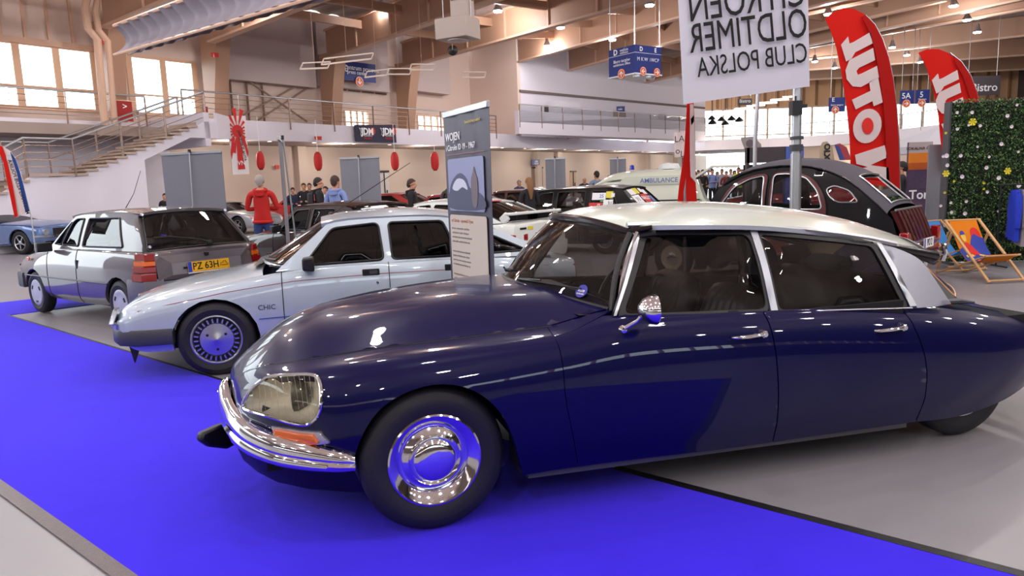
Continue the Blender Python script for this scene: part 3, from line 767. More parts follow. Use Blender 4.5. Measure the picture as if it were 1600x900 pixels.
# ------------------------------------------------------------------ the dark blue classic saloon in front
NAVY = mat('navy_paint', '#08083a', rough=.3, coat=.62, croughness=.012, spec=.06)
CREAM = mat('cream_roof_paint', '#cfd6cc', rough=.25, coat=.7, croughness=.03)
SILVPAN = mat('grey_painted_panel', '#a3a4ae', rough=.3, metal=.35)
DS_O = (-.601, 3.879, 0); DS_YAW = .272
ds = empty('classic_car', (DS_O[0], DS_O[1], .010), DS_YAW, label='dark blue classic saloon with cream roof and glazed headlamps, in front', cat='car')
T_ = [  # X, [k0..k8] as (x, y, z) or (y, z)
 (-.93, [(-.80, .0, .40), (-.85, .0, .42), (-.88, .0, .45), (-.90, .0, .48), (-.91, .0, .50), (-.915, .0, .52), (-.92, .0, .545), (-.92, .0, .56), (-.92, 0, .575)]),
 (-.86, [(-.79, .30, .39), (-.835, .32, .43), (-.855, .33, .48), (-.86, .33, .53), (-.86, .32, .575), (-.865, .28, .61), (-.875, .20, .64), (-.885, .10, .655), (-.895, 0, .66)]),
 (-.75, [(-.68, .52, .38), (-.72, .555, .44), (-.735, .57, .51), (-.735, .565, .58), (-.73, .545, .645), (-.74, .49, .69), (-.755, .38, .72), (-.775, .19, .748), (-.79, 0, .755)]),
 (-.60, [(-.52, .70, .37), (-.545, .735, .44), (-.555, .75, .53), (-.565, .742, .61), (-.57, .71, .685), (-.58, .65, .738), (-.595, .53, .768), (-.62, .28, .838), (-.64, 0, .856)]),
 (-.40, [(-.38, .80, .35), (-.395, .835, .43), (-.40, .85, .53), (-.40, .84, .63), (-.40, .80, .71), (-.40, .73, .768), (-.405, .61, .798), (-.42, .32, .900), (-.44, 0, .928)]),
 (-.15, [(.83, .29), (.875, .41), (.886, .53), (.878, .65), (.835, .742), (.765, .797), (.645, .822), (.35, .942), (0, .972)]),
 (.20, [(.85, .21), (.885, .34), (.895, .50), (.888, .655), (.848, .755), (.785, .81), (.665, .838), (.37, .972), (0, 1.003)]),
 (.60, [(.845, .205), (.885, .33), (.897, .50), (.890, .665), (.856, .775), (.80, .828), (.70, .862), (.40, .988), (0, 1.013)]),
 (.95, [(.845, .20), (.885, .33), (.897, .50), (.890, .665), (.862, .79), (.82, .855), (.745, .905), (.42, .985), (0, 1.0)]),
 (1.5, [(.845, .185), (.885, .32), (.897, .50), (.888, .665), (.858, .79), (.815, .852), (.755, .885), (.42, .92), (0, .94)]),
 (2.05, [(.842, .180), (.880, .32), (.893, .49), (.880, .65), (.848, .77), (.805, .83), (.75, .86), (.42, .90), (0, .92)]),
 (2.6, [(.835, .172), (.866, .31), (.875, .47), (.858, .62), (.82, .735), (.775, .79), (.72, .825), (.42, .89), (0, .93)]),
 (3.0, [(.81, .155), (.842, .29), (.85, .44), (.832, .575), (.79, .68), (.735, .738), (.66, .772), (.38, .83), (0, .86)]),
 (3.4, [(.755, .19), (.785, .30), (.795, .42), (.775, .535), (.73, .615), (.675, .665), (.60, .69), (.34, .745), (0, .765)]),
 (3.72, [(.66, .26), (.69, .33), (.70, .42), (.68, .50), (.64, .565), (.585, .60), (.52, .62), (.30, .65), (0, .66)]),
 (3.92, [(3.90, .52, .32), (3.93, .55, .36), (3.94, .555, .41), (3.93, .54, .465), (3.92, .50, .51), (3.91, .45, .54), (3.90, .39, .55), (3.91, .22, .565), (3.93, 0, .57)]),
 (4.02, [(3.98, .36, .36), (4.01, .38, .38), (4.02, .385, .41), (4.02, .37, .44), (4.01, .34, .47), (4.0, .30, .49), (3.99, .25, .505), (4.0, .14, .52), (4.02, 0, .525)]),
]
S = Surf(T_)
KS = 6.0       # seam between fender and bonnet
def xz(*p, k0=2., kmax=5.2): return [S.inv(x, z, k0=k0, kmax=kmax) for x, z in p]
# --- panels, both sides
arch = [(-.355, .30), (-.345, .40), (-.305, .505), (-.235, .60), (-.13, .662), (.01, .69), (.14, .668), (.24, .605), (.315, .51), (.355, .41), (.385, .30), (.41, .20)]
archp = xz(*smooth_poly(arch, 3, False))
lamp_px = [(-.805, .615), (-.775, .665), (-.725, .705), (-.64, .732), (-.52, .735), (-.462, .718), (-.442, .665), (-.452, .60), (-.478, .53), (-.52, .488), (-.60, .500), (-.70, .548), (-.78, .585)]
def dpx(*p, box=(-.93, 4.0, 0, 6)): return on_surface(S, box, p, DS_O, DS_YAW)
lampd = dpx(*smooth_poly([(381, 638), (388, 619), (405, 602), (424, 592), (455, 589.5), (489, 590), (500, 600), (503, 622), (500, 646), (490, 661), (478, 667), (455, 664), (425, 655), (395, 646)], 3), box=(-.93, -.3, 1, 6))
kfr = 1.15
seamF = xz((.602, .79), (.606, .70), (.607, .60), (.615, .52), (.632, .44), (.655, .32), (.684, .205))
topF = (.596, KS)
fend = [(-.93, kfr)]+[(-.93, KS)]+[(x, KS) for x in np.linspace(-.9, .57, 30)]+[topF]+seamF+[(.684, 0), (.43, 0)]+archp[::-1]+[(-.36, kfr*.7), (-.45, kfr)]
for sd in (-1, 1):
    panel('front_fender', S, fend, NAVY, ds, [lampd], du=.03, dv=.13, side=sd, flange=.05)
panel('hood', S, [(-.925, KS+.06), (-.925, 8), (.60, 8), (.70, 7.6), (.82, 7.1), (.93, 6.6), (.95, KS+.25), (.60, KS+.05)], NAVY, ds, du=.035, dv=.13, both=True, flange=.02)
# hood crease bead
for sd in (-1, 1):
    strip('hood_seam', S, [(x, KS+.03) for x in np.linspace(-.86, .62, 40)], .0035, BLACK, ds, off=-.002, side=sd)
# doors
seamB = [(1.716, 5.6)]+xz((1.722, .80), (1.736, .645), (1.748, .45), (1.753, .33), (1.757, .19))
seamC = [(2.60, 5.6)]+xz((2.61, .78), (2.645, .69), (2.685, .55), (2.70, .45), (2.703, .32), (2.68, .18))
g = .0035
def shift(l, d): return [(a+d, b) for a, b in l]
fd = [(.60, 5.15), (.68, 5.35), (.78, 5.75), (.88, 6.0), (1.0, 5.9), (1.2, 5.75), (1.4, 5.65)]+shift(seamB, -g)+[(1.757-g, 0), (.69, 0)]+shift(seamF, g)[::-1]
rd = [(1.716+g, 5.6), (2.1, 5.6)]+shift(seamC, -g)+[(2.68-g, 0), (1.757+g, 0)]+shift(seamB, g)[::-1][:-1]
for sd in (-1, 1):
    panel('front_door', S, fd, NAVY, ds, du=.05, dv=.13, side=sd)
    panel('rear_door', S, rd, NAVY, ds, du=.05, dv=.13, side=sd)
    rf = [(2.60+g, 5.9), (3.2, 6.3), (3.6, 6.3), (3.9, 6.4), (4.02, 6.4), (4.02, 0), (3.5, 0), (2.68+g, 0)]+shift(seamC, g)[::-1][:-1]
    panel('rear_fender', S, rf, NAVY, ds, du=.05, dv=.15, side=sd)
    # cowl corner between fender, door and windscreen pillar
    panel('cowl', S, [(.60, KS+.02), (.60, 5.17), (.68, 5.37), (.78, 5.77), (.88, 6.03), (.95, 6.2)], NAVY, ds, du=.03, dv=.1, side=sd)
panel('boot_lid', S, [(3.35, 6.34), (3.35, 8), (4.02, 8), (4.02, 6.42), (3.6, 6.34)], NAVY, ds, du=.05, dv=.15, both=True)
panel('rear_deck', S, [(2.95, 6.05), (2.95, 8), (3.34, 8), (3.34, 6.34), (3.2, 6.34)], NAVY, ds, du=.05, dv=.15, both=True)
b = MB(); b.box((1.62, 0, .22), (1.9, 1.58, .1)); b.box((-.28, 0, .42), (.9, 1.1, .3)); b.box((.8, 0, .5), (.5, 1.2, .5)); b.box((3.2, 0, .45), (1.1, 1.2, .4))
for sd in (-1, 1):                                       # wheel housings
    b.box((.56, sd*.72, .45), (.3, .2, .5)); b.box((2.76, sd*.70, .4), (.25, .2, .4))
b.build('underbody', DARK, ds, smooth=False)
for sd in (-1, 1):
    b = MB(); b.lathe([(.0005, -.25), (.41, -.25), (.41, .26)], Matrix.Translation((.02, sd*.55, .30)) @ Matrix.Rotation(-PI/2*sd, 4, 'X') @ Matrix.Rotation(PI if sd > 0 else 0, 4, 'Z'), 30, arc=PI); b.build('wheel_housing', DARK, ds)
# sill
    b = MB(); b.bar((.44, sd*.80, .195), (2.62, sd*.80, .165), .06, .04); b.build('sill', PLAST, ds)
# --- headlamps
for sd in (-1, 1):
    P, N = S(np.array(lampd)); 
    if sd < 0: P = P*[1, -1, 1]; N = N*[1, -1, 1]
    b = MB(); b.tube([tuple(p) for p in P+N*.004], .008, n=8, closed=True); hl = b.build('headlamp_bezel', CHROME, ds)
    panel('headlamp_glass', S, lampd, glass('lamp_glass', '#f0f0ea', 1.4), hl, du=.03, dv=.12, side=sd, flange=0, off=.004)
    # bowl behind the glass
    c = P.mean(0)+np.array([.10, -sd*.09, -.0]); V = [tuple(p-n*.01) for p, n in zip(P, N)]; m1 = [tuple(p*.45+c*.55) for p in P]; n = len(V)
    b = MB(); b.add(V+m1+[tuple(c)], [(i, (i+1) % n, n+(i+1) % n, n+i) for i in range(n)]+[(n+i, n+(i+1) % n, 2*n) for i in range(n)]); b.build('lamp_bowl', mat('lamp_bowl_cream', '#ece4d4', rough=.55), hl)
    for (lx, ly, lz, r) in ((-.575, .60, .635, .075),):
        Mx = Matrix.Translation((lx, sd*ly, lz)) @ Matrix.Rotation(sd*.25, 4, 'Z') @ Matrix.Rotation(-PI/2, 4, 'Y')
        b = MB(); b.lathe([(.0005, -.05), (r*.5, -.035), (r, 0), (r*1.06, .002), (r*1.06, -.02), (r*.7, -.06)], Mx, 28); b.build('reflector', mat('lamp_reflector', '#77726a', rough=.35, metal=.6), hl)
    b = MB()
    Pp = []
    for t in np.linspace(-.80, -.44, 15):               # vertical ribs in the glass
        ks = [q for q in np.linspace(1.6, 5.9, 50) if pip(np.array([(t, q)]), lampd)[0]]
        if len(ks) > 3:
            p, nn = S(np.array([(t, k) for k in np.linspace(ks[0], ks[-1], 8)])); p = p+nn*.0055
            if sd < 0: p = p*[1, -1, 1]
            b.tube([tuple(q) for q in p], .0006, 4)
    b.build('glass_rib', mat('rib_glint', '#a8a494', rough=.4, metal=.2), hl)
# --- indicators
indq = dpx((427, 668), (470, 675), (502, 678), (517, 694), (480, 697), (447, 694), (434, 686), box=(-.93, -.3, 0, 5))
ind2 = dpx((432, 672), (470, 679), (492, 681), (501, 693), (480, 695), (449, 691), (438, 685), box=(-.93, -.3, 0, 5))
for sd in (-1, 1):
    o = panel('indicator', S, indq, mat('satin_alloy', '#c9c9cf', rough=.25, metal=.8), ds, du=.02, dv=.06, side=sd, off=.012, flange=.014)
    panel('indicator_lens', S, ind2, ORL, o, du=.02, dv=.06, side=sd, off=.024, flange=.016)
# --- front bumper: two-part chrome blade with a V in the middle
bp = [(-.345, .845, .372), (-.42, .835, .385), (-.55, .775, .40), (-.68, .68, .412), (-.80, .53, .425), (-.88, .36, .44), (-.93, .18, .462), (-.952, .06, .50), (-.955, 0, .515)]
hh = [.036, .050, .062, .068, .072, .076, .080, .085, .075]
b = MB(); n_ = len(bp); full = [(x, -y, z) for x, y, z in bp]+[(x, y, z) for x, y, z in bp[::-1][1:]]; hf = hh+hh[::-1][1:]
F3 = np.array(smooth_poly([(p[0], p[1]) for p in full], 6, False)); Z3 = np.interp(np.linspace(0, len(full)-1, len(F3)), range(len(full)), [p[2] for p in full]); H3 = np.interp(np.linspace(0, len(full)-1, len(F3)), range(len(full)), hf)
prof = [(-.03, 1.0), (-.005, 1.0), (.012, .8), (.022, .45), (.025, .1), (.018, -.1), (.03, -.35), (.024, -.75), (.005, -1.0), (-.03, -1.0)]
V = []; N_ = len(F3)
for i in range(N_):
    t = F3[min(i+1, N_-1)]-F3[max(i-1, 0)]; t = t/np.linalg.norm(t); nx, ny = t[1], -t[0]
    if nx > 0 and abs(ny) < .99: nx, ny = nx, ny
    out = np.array([nx, ny]); 
    if out @ (F3[i]-np.array([0.3, 0])) < 0: out = -out
    for o_, h in prof: V.append((F3[i][0]+out[0]*o_, F3[i][1]+out[1]*o_, Z3[i]+h*H3[i]))
k = len(prof)
b.add(V, [(i*k+j, (i+1)*k+j, (i+1)*k+(j+1) % k, i*k+(j+1) % k) for i in range(N_-1) for j in range(k)]+[tuple(range(k)), tuple((N_-1)*k+j for j in range(k))[::-1]])
bumper = b.build('front_bumper', CHROME, ds, angle=1.0)
b = MB(); b.add([(-.94, -.10, .50), (-.985, 0, .53), (-.94, .10, .50), (-.955, 0, .43), (-.92, -.07, .56), (-.925, .07, .56), (-.93, 0, .60)], [(0, 1, 4), (1, 2, 5), (0, 3, 1), (3, 2, 1), (4, 1, 6), (1, 5, 6)]); b.build('bumper_beak', CHROME, bumper, smooth=False)
# black rubber air dam / over-rider below the bumper
b = MB()
V = []
pl = [(-.37, -.76), (-.50, -.70), (-.66, -.60), (-.80, -.46), (-.90, -.28), (-.95, 0), (-.90, .28), (-.80, .46), (-.66, .60), (-.50, .70), (-.37, .76)]
for (x, y) in pl: V += [(x, y, .37), (x+.04, y*.96, .24), (x+.10, y*.93, .165)]
b.add(V, [(3*i+j, 3*i+3+j, 3*i+4+j, 3*i+1+j) for i in range(len(pl)-1) for j in (0, 1)]); b.build('front_valance', BLACK, ds)
sp_ = MB(); sp_.prism([(0, 0), (.16, -.02), (.34, .03), (.44, .10), (.40, .155), (.2, .15), (0, .13)], .05, basis((-.66, .12, .225), (-.50, .72, .0), (0, .05, 1)) @ Matrix.Diagonal((.8, 1, 1, 1)))
sp_.build('overrider', BLACK, ds, bevel=.012)
sp_ = MB(); sp_.prism([(0, 0), (.16, -.02), (.30, .03), (.36, .08), (.34, .12), (.2, .13), (0, .12)], .05, basis((-.86, -.02, .262), (-.75, -.66, 0), (0, 0, 1)) @ Matrix.Diagonal((.72, .92, 1, 1)))
sp_.build('overrider', BLACK, ds, bevel=.012)
# --- greenhouse
def yg(x, z): return .772-.07*np.clip((x-2.2)/.9, 0, 1.2)**2-(z-.87)*.37-.05*np.clip((z-1.0)/.3, 0, 1.3)**2
def ygn(x, z): return yg(x, z)
G = sideplane(yg)
SEAL = mat('window_seal', '#1a171a', rough=.45)
winF = round_poly([(.972, .905), (1.175, 1.262), (1.70, 1.245), (1.757, 1.245), (1.758, .868)], .035)
winF = round_poly([(.965, .905), (1.18, 1.268), (1.758, 1.240), (1.760, .868)], .05)
winR = round_poly([(1.832, .858), (1.826, 1.236), (2.30, 1.172), (2.50, 1.140), (2.612, .822)], .03)
frF = round_poly([(.925, .885), (1.155, 1.288), (1.772, 1.262), (1.776, .85)], .05)
frR = round_poly([(1.818, .842), (1.812, 1.256), (2.30, 1.190), (2.53, 1.155), (2.650, .808)], .03)
for sd in (-1, 1):
    for w_, f_ in ((winF, frF), (winR, frR)):
        o = panel('window_seal', G, f_, SEAL, ds, [w_], du=.06, dv=.06, side=sd, flange=.02)
        panel('side_window', G, w_, glass('lightly_tinted_glass', '#a8a29e', 1.5), ds, du=.15, dv=.15, side=sd, flange=0, off=-.008)
    # B pillar, bright
    panel('door_pillar', G, [(1.777, .852), (1.773, 1.262), (1.812, 1.256), (1.817, .845)], mat('ribbed_alloy', '#b9bcc4', rough=.35, metal=.6), ds, du=.05, dv=.1, side=sd, flange=.02, off=.006)
    # rear quarter pillar: chrome strip and painted panel
    panel('quarter_chrome', G, [(2.533, 1.155), (2.565, 1.145), (2.70, .808), (2.652, .808)], CHROMEB, ds, du=.05, dv=.08, side=sd, off=.008, flange=.02)
    panel('quarter_panel', G, smooth_poly([(2.568, 1.143), (2.66, 1.118), (2.78, 1.065), (2.84, 1.01), (2.90, .91), (2.965, .795)], 4, False)+[(2.86, .792), (2.703, .797)], SILVPAN, ds, du=.06, dv=.06, side=sd, off=.004, flange=.02)
    # bright rail along the belt and polished windscreen pillar
    strip('belt_rail', G, [(.93, .885), (1.2, .872), (1.776, .848), (2.2, .828), (2.66, .80)], .009, CHROMEB, ds, off=.006, side=sd, flat=.6)
    panel('windscreen_pillar', G, [(.912, .90), (.928, .90), (1.15, 1.285), (1.22, 1.295), (1.20, 1.318), (1.09, 1.305), (1.11, 1.26)], CHROMEB, ds, du=.05, dv=.05, side=sd, off=.006, flange=.03)
    # gutter
    gl_ = [(1.08, 1.312), (1.2, 1.312), (1.5, 1.298), (1.8, 1.276), (2.1, 1.243), (2.3, 1.212), (2.5, 1.176), (2.66, 1.138)]
    strip('roof_gutter', G, gl_, .016, CHROMEB, ds, off=.012, side=sd, flat=.8)
# roof
xs_ = np.array([.93, 1.1, 1.43, 1.85, 2.30, 2.70, 3.0, 3.2]); zc_ = np.array([1.352, 1.387, 1.405, 1.397, 1.350, 1.272, 1.185, 1.105])
ze_ = np.array([1.290, 1.312, 1.305, 1.278, 1.215, 1.125, 1.05, .99])
we_ = np.array([.52, .60, .630, .63, .615, .575, .50, .42])
def natural(xx, X, Y):
    i = np.interp(xx, X, np.arange(len(X))); idx, w = cr_index(i, len(X)); Yp = np.concatenate([[2*Y[0]-Y[1]], Y, [2*Y[-1]-Y[-2]]]); return (Yp[idx+1]*w).sum(-1)
def roof_f(x, v):                                        # v 0..1 centre to edge
    we = natural(x, xs_, we_); zc = natural(x, xs_, zc_); ze = natural(x, xs_, ze_)
    return np.stack([x+.16*v**2*np.clip((1.25-x)/.32, 0, 1)-.0*x, v*we, ze+(zc-ze)*(1-np.abs(v)**2.6)], 1)
panel('roof', paramsurf(roof_f), [(.94, 0), (3.15, 0), (3.15, 1), (.94, 1)], CREAM, ds, du=.07, dv=.07, both=True, flange=.025)
# header rubber, polished, along the windscreen top
hd = roof_f(np.full(25, .935), np.linspace(-1, 1, 25)); hd[:, 1] = np.linspace(-1, 1, 25)*.555; hd[:, 0] -= .006; hd[:, 2] -= .004
hd = [tuple(p) for p in hd]; hd = [(1.19, -.625, 1.306)]+hd+[(1.19, .625, 1.306)]
b = MB(); b.tube(hd, [.012]+[.019]*25+[.012], 8); b.build('header_rail', mat('polished_dark_trim', '#4a4346', rough=.18, metal=.9), ds)
b = MB(); h2 = [(x+.02, y*1.0, z-.03) for x, y, z in hd]; b.tube(h2, .016, 8); b.build('windscreen_seal', SEAL, ds)
# rear spoiler rubber round the roof end
rr = []
for x in np.linspace(2.55, 3.15, 10): rr.append(tuple(roof_f(np.array([x]), np.array([1.0]))[0]+np.array([0, .005, -.012])))
tail = roof_f(np.full(9, 3.15), np.linspace(1, -1, 9)); rr += [tuple(p+np.array([.015, 0, -.01])) for p in tail[1:-1]]
for x in np.linspace(3.15, 2.55, 10): p = roof_f(np.array([x]), np.array([1.0]))[0]; rr.append((p[0], -p[1]-.005, p[2]-.012))
b = MB(); b.tube(rr, [.012]*3+[.022]*(len(rr)-6)+[.012]*3, 8); b.build('roof_end_trim', mat('roof_end_rubber', '#2c292c', rough=.35), ds)
for sd in (-1, 1):
    b = MB(); b.lathe([(.0005, 0), (.02, .01), (.034, .16), (.036, .30), (.033, .31), (.03, .30), (.0005, .28)], basis((2.92, sd*.545, 1.075), (0, 0, 1), (0, 1, 0)) @ Matrix.Rotation(.13, 4, 'Y') @ Matrix.Rotation(0, 4, 'X') @ Matrix.Identity(4), 16) if False else None
    b = MB(); a0 = Vector((2.60, sd*.60, 1.140)); a1 = Vector((3.11, sd*.49, 1.03)); b.tube([a0, a0.lerp(a1, .3), a0.lerp(a1, .97), a1], [.008, .024, .034, .030], 12, flat=1.0)
    o = b.build('indicator_trumpet', mat('trumpet_dark', '#3a3638', rough=.25, metal=.7), ds)
# windscreen
def ws(u, v):                                            # u -1..1 across, v 0..1 up
    yb, yt = .70*u, .585*u
    xb, xt = .60+.345*np.abs(u)**2.1, .945+.155*np.abs(u)**2.2
    zb, zt = 1.005-.095*np.abs(u)**2, 1.345-.062*np.abs(u)**2
    bow = .02*np.sin(np.pi*v)
    return np.stack([xb+(xt-xb)*v-bow, yb+(yt-yb)*v, zb+(zt-zb)*v+bow*.5], 1)
panel('windscreen', paramsurf(ws), [(-.985, .01), (.985, .01), (.985, .97), (-.985, .97)], GLASSC, ds, du=.1, dv=.12, flange=0)
ring = [(-.99, 0), (-.5, 0), (0, 0), (.5, 0), (.99, 0)]; ln = [(u, 0.) for u in np.linspace(-.97, .97, 21)]
P, N = paramsurf(ws)(np.array(ln)); b = MB(); b.tube([tuple(p) for p in P], .016, 8); b.build('windscreen_seal', SEAL, ds)
for sd in (-1, 1):
    ln = [(sd*.985, v) for v in np.linspace(0, .98, 12)]; P, N = paramsurf(ws)(np.array(ln)); b = MB(); b.tube([tuple(p+np.array([.0, 0, 0])) for p in P], .017, 8, flat=.9); b.build('windscreen_seal', SEAL, ds)
    ln2 = [tuple(p+np.array([.032, sd*.012, .004])) for p in P]; b = MB(); b.tube(ln2, .0105, 8); b.build('pillar_trim', CHROME, ds)
# rear screen
def rs(u, v):
    yb, yt = .60*u, .47*u
    xb, xt = 3.50-.34*np.abs(u)**2, 3.14-.18*np.abs(u)**2
    zb, zt = .825-.03*np.abs(u)**2, 1.085-.03*np.abs(u)**2
    return np.stack([xb+(xt-xb)*v, yb+(yt-yb)*v, zb+(zt-zb)*v], 1)
panel('rear_window', paramsurf(rs), [(-1, 0), (1, 0), (1, 1), (-1, 1)], GLASSC, ds, du=.15, dv=.2, flange=0)
GOLD = mat('gold_beading', '#a87f5a', rough=.3, metal=.8)
ln = [(u, 0) for u in np.linspace(-1, 1, 15)]+[(1, v) for v in np.linspace(.1, .9, 6)]+[(u, 1) for u in np.linspace(1, -1, 15)]+[(-1, v) for v in np.linspace(.9, .1, 6)]
P, N = paramsurf(rs)(np.array(ln, float)); b = MB(); b.tube([tuple(p) for p in P], .008, 6, closed=True); b.build('rear_window_trim', GOLD, ds)
for sd in (-1, 1):
    b = MB(); b.add([(3.00, sd*.655, .785), (3.16, sd*.605, .795), (2.96, sd*.47, 1.055), (2.84, sd*.60, 1.02)], [(0, 1, 2, 3)]); b.build('quarter_return', SEAL, ds, smooth=False)
    b = MB(); b.tube([(2.98, sd*.67, .79), (3.12, sd*.655, .785), (3.30, sd*.60, .755)], [.02, .022, .008], 8, flat=.8); b.build('quarter_foot', PLAST, ds)
# door handles, mirror, wipers
for sd in (-1, 1):
    for hx in (1.66, 2.535):
        q = S.inv(hx, .765 if hx < 2 else .715, k0=4, kmax=5.5); P, N = S([q]); p = P[0]+N[0]*.012; p = Vector((p[0], sd*p[1], p[2]))
        b = MB(); b.tube([p+Vector((-.17, 0, -.006)), p+Vector((-.155, sd*.022, -.004)), p+Vector((-.10, sd*.03, -.002)), p+Vector((-.03, sd*.028, 0)), p+Vector((0, sd*.018, 0))], [.007, .010, .012, .011, .012], 10, flat=.9)
        b.lathe([(.0005, .034), (.012, .034), (.019, .026), (.021, .004), (.021, -.01)], Matrix.Translation(p) @ Matrix.Rotation(-PI/2*sd, 4, 'X'), 20)
        b.build('door_handle', CHROME, ds)
q = S.inv(.90, .80, k0=4.5, kmax=5.9); P, N = S([q])
p = Vector((.93, -.83, .845)); c = Vector((1.02, -.96, .955))
b = MB(); b.tube([p, p.lerp(c, .5)+Vector((0, 0, -.005)), c+Vector((-.02, .03, -.01))], [.012, .008, .009], 8)
mr = b.build('mirror', CHROME, ds)
b = MB(); b.lathe([(.0005, -.055), (.02, -.052), (.045, -.035), (.06, -.01), (.064, .01), (.062, .016), (.058, .012), (.0005, .012)], basis(c, (0, 0, 1), (-.25, -.95, 0)) @ Matrix.Diagonal((1.1, 1.45, 1.25, 1)), 28); b.build('mirror_shell', CHROME, mr)
b = MB()
b.lathe([(.0005, .02), (.014, .018), (.022, 0)], Matrix.Translation(p-Vector((0, 0, .0))) @ Matrix.Rotation(PI/2, 4, 'X'), 14); b.build('mirror_foot', CHROME, mr)
def wiper(u0, u1, vv=.045, lift=.012):
    pts = []
    for t in np.linspace(0, 1, 9):
        P, N = paramsurf(ws)(np.array([(u0+(u1-u0)*t, vv+.10*t)])); n = N[0] if N[0][0] < 0 else -N[0]; n = n/np.linalg.norm(n); pts.append(tuple(P[0]+np.array([-.6, 0, .8])*lift))
    b = MB(); b.tube(pts, .0045, 5); b.tube([pts[0], tuple(np.array(pts[4])+[-.01, 0, .012])], .006, 6); return b.build('wiper', BLACK, ds)
wiper(-.20, -.80); wiper(.55, -.02)
# badge sticker in the windscreen corner
P, N = paramsurf(ws)(np.array([(-.80, .13)])); nn = Vector((-.62, -.35, .70)); M4 = basis(Vector(P[0])+Vector((-.004, -.004, .004)), (.42, -.80, -.05), (.55, .1, .75))
b = MB(); b.lathe([(.0005, 0), (.036, 0)], M4, 24); st_ = b.build('windscreen_sticker', mat('sticker_blue', '#23209a', rough=.4), ds)
text('lettering', 'KLUB', M4 @ Matrix.Translation((0, .0, .001)), .018, WHITE, st_); text('lettering', 'CITROEN', M4 @ Matrix.Translation((0, -.017, .001)), .011, WHITE, st_)
# fuel/bonnet vent piece near the screen on the bonnet
P, N = S([(.47, 7.75)])
# --- cabin
b = MB(); b.box((1.75, 0, .30), (2.1, 1.5, .06)); b.build('cabin_floor', DARK, ds, smooth=False)
b = MB()
b.grid(lambda u, v: Vector((.66+.45*v+.10*abs(2*u-1)**2, (2*u-1)*.70, .955-.02*v-.05*abs(2*u-1)**2-.10*max(0, v-.75)/.25)), 16, 10); b.build('dashboard', mat('dash_dark', '#1b1717', rough=.5), ds)
for sd in (-1, 1):
    b = MB(); b.box((1.75, sd*.775, .60), (1.7, .03, .50)); b.build('door_lining', DARK, ds, smooth=False)
def seat(x, y, w, back_h, rake=.28, m=LEATHER, pleats=9, head=False, base_z=.40, depth=.5, parent=ds, name='seat', fat=.07):
    root = bpy.data.objects.new(name, None); link(root, parent); root.location = (x, y, 0)
    def cush(u, v, L, W_, th):
        a = 2*PI*v
        return None
    b = MB(); nn = 40
    def top(u, v):
        e = 1-abs(2*u-1)**8; f = math.sin(PI*min(1, max(0, v)))**.35
        pl = .006*abs(math.sin(PI*pleats*u))
        return Vector((-depth/2+depth*v, (2*u-1)*w/2, base_z+(fat+pl)*e*f))
    b.grid(top, nn, 12); b.box((0, 0, base_z-.06), (depth*.96, w*.97, .12)); b.build('seat_cushion', m, root)
    b = MB(); bx = depth/2-.05; s, c = math.sin(rake), math.cos(rake)
    def bk(front):
        def f(u, v):
            e = (1-abs(2*u-1)**6); tp = (1-max(0, (v-.82)/.18)**2.2); pl = .008*abs(math.sin(PI*pleats*u))*(v < .93)
            wz = 1-.10*v**3; th = (fat+pl)*max(e, 0)**.5*max(tp, 0)**.5
            h = v*back_h*(1-.06*abs(2*u-1)**3)
            off = -th if front else th*.8
            return Vector((bx+s*h+off*c, (2*u-1)*w/2*wz, base_z+c*h-off*s*-1*0))
        return f
    b.grid(bk(True), nn, 16); b.grid(bk(False), nn, 16); b.build('seat_back', m, root)
    if head:
        b = MB(); b.grid(lambda u, v: Vector((bx+s*(back_h+.12)+.05*math.cos(2*PI*u), .11*math.sin(PI*(v-.5))*1.25*1, base_z+c*(back_h+.1)+.085*math.sin(2*PI*u)*math.cos(PI*(v-.5))**.4)), 20, 12); b.build('headrest', m, root)
    return root
seat(1.52, -.36, .62, .56, .30); seat(1.52, .36, .62, .56, .30); seat(2.42, 0, 1.34, .56, .34, pleats=22)
b = MB(); b.grid(lambda u, v: Vector((2.80+.05*math.cos(2*PI*u), .05+.17*math.sin(PI*(v-.5)), .96+.06*math.sin(2*PI*u)*max(0, math.cos(PI*(v-.5)))**.4)), 20, 12)
b.build('headrest_cover', mat('lace_cover', '#b9b9b4', rough=.9, bump=.6, bscale=260), ds)
b = MB(); b.box((2.98, 0, .82), (.30, 1.1, .02)); b.build('parcel_shelf', mat('shelf_cloth', '#a0937c', rough=.9), ds, smooth=False)
b = MB()
Ms = basis((1.10, -.33, .90), (0, 1, 0), (.35, 0, .94))
b.tube([Ms @ Vector((.185*math.cos(a), .185*math.sin(a), 0)) for a in np.linspace(0, 2*PI, 33)[:-1]], .011, 8, closed=True)
b.tube([Ms @ Vector((0, -.18, 0)), Ms @ Vector((0, -.1, -.03)), Ms @ Vector((0, 0, -.09)), Ms @ Vector((0, .02, -.25))], .012, 8); b.build('steering_wheel', BLACK, ds)
b = MB(); b.box((1.0, .0, 1.24), (.03, .20, .055)); b.build('rear_view_mirror', BLACK, ds, bevel=.01)
# wheels
for sd in (-1, 1):
    wheel(ds, 0, sd*.755, sd, .334, .208, .18, 'disc', CHROME, steer=.06 if sd < 0 else .06)
    wheel(ds, 3.125, sd*.655, sd, .332, .205, .155, 'disc', CHROME)
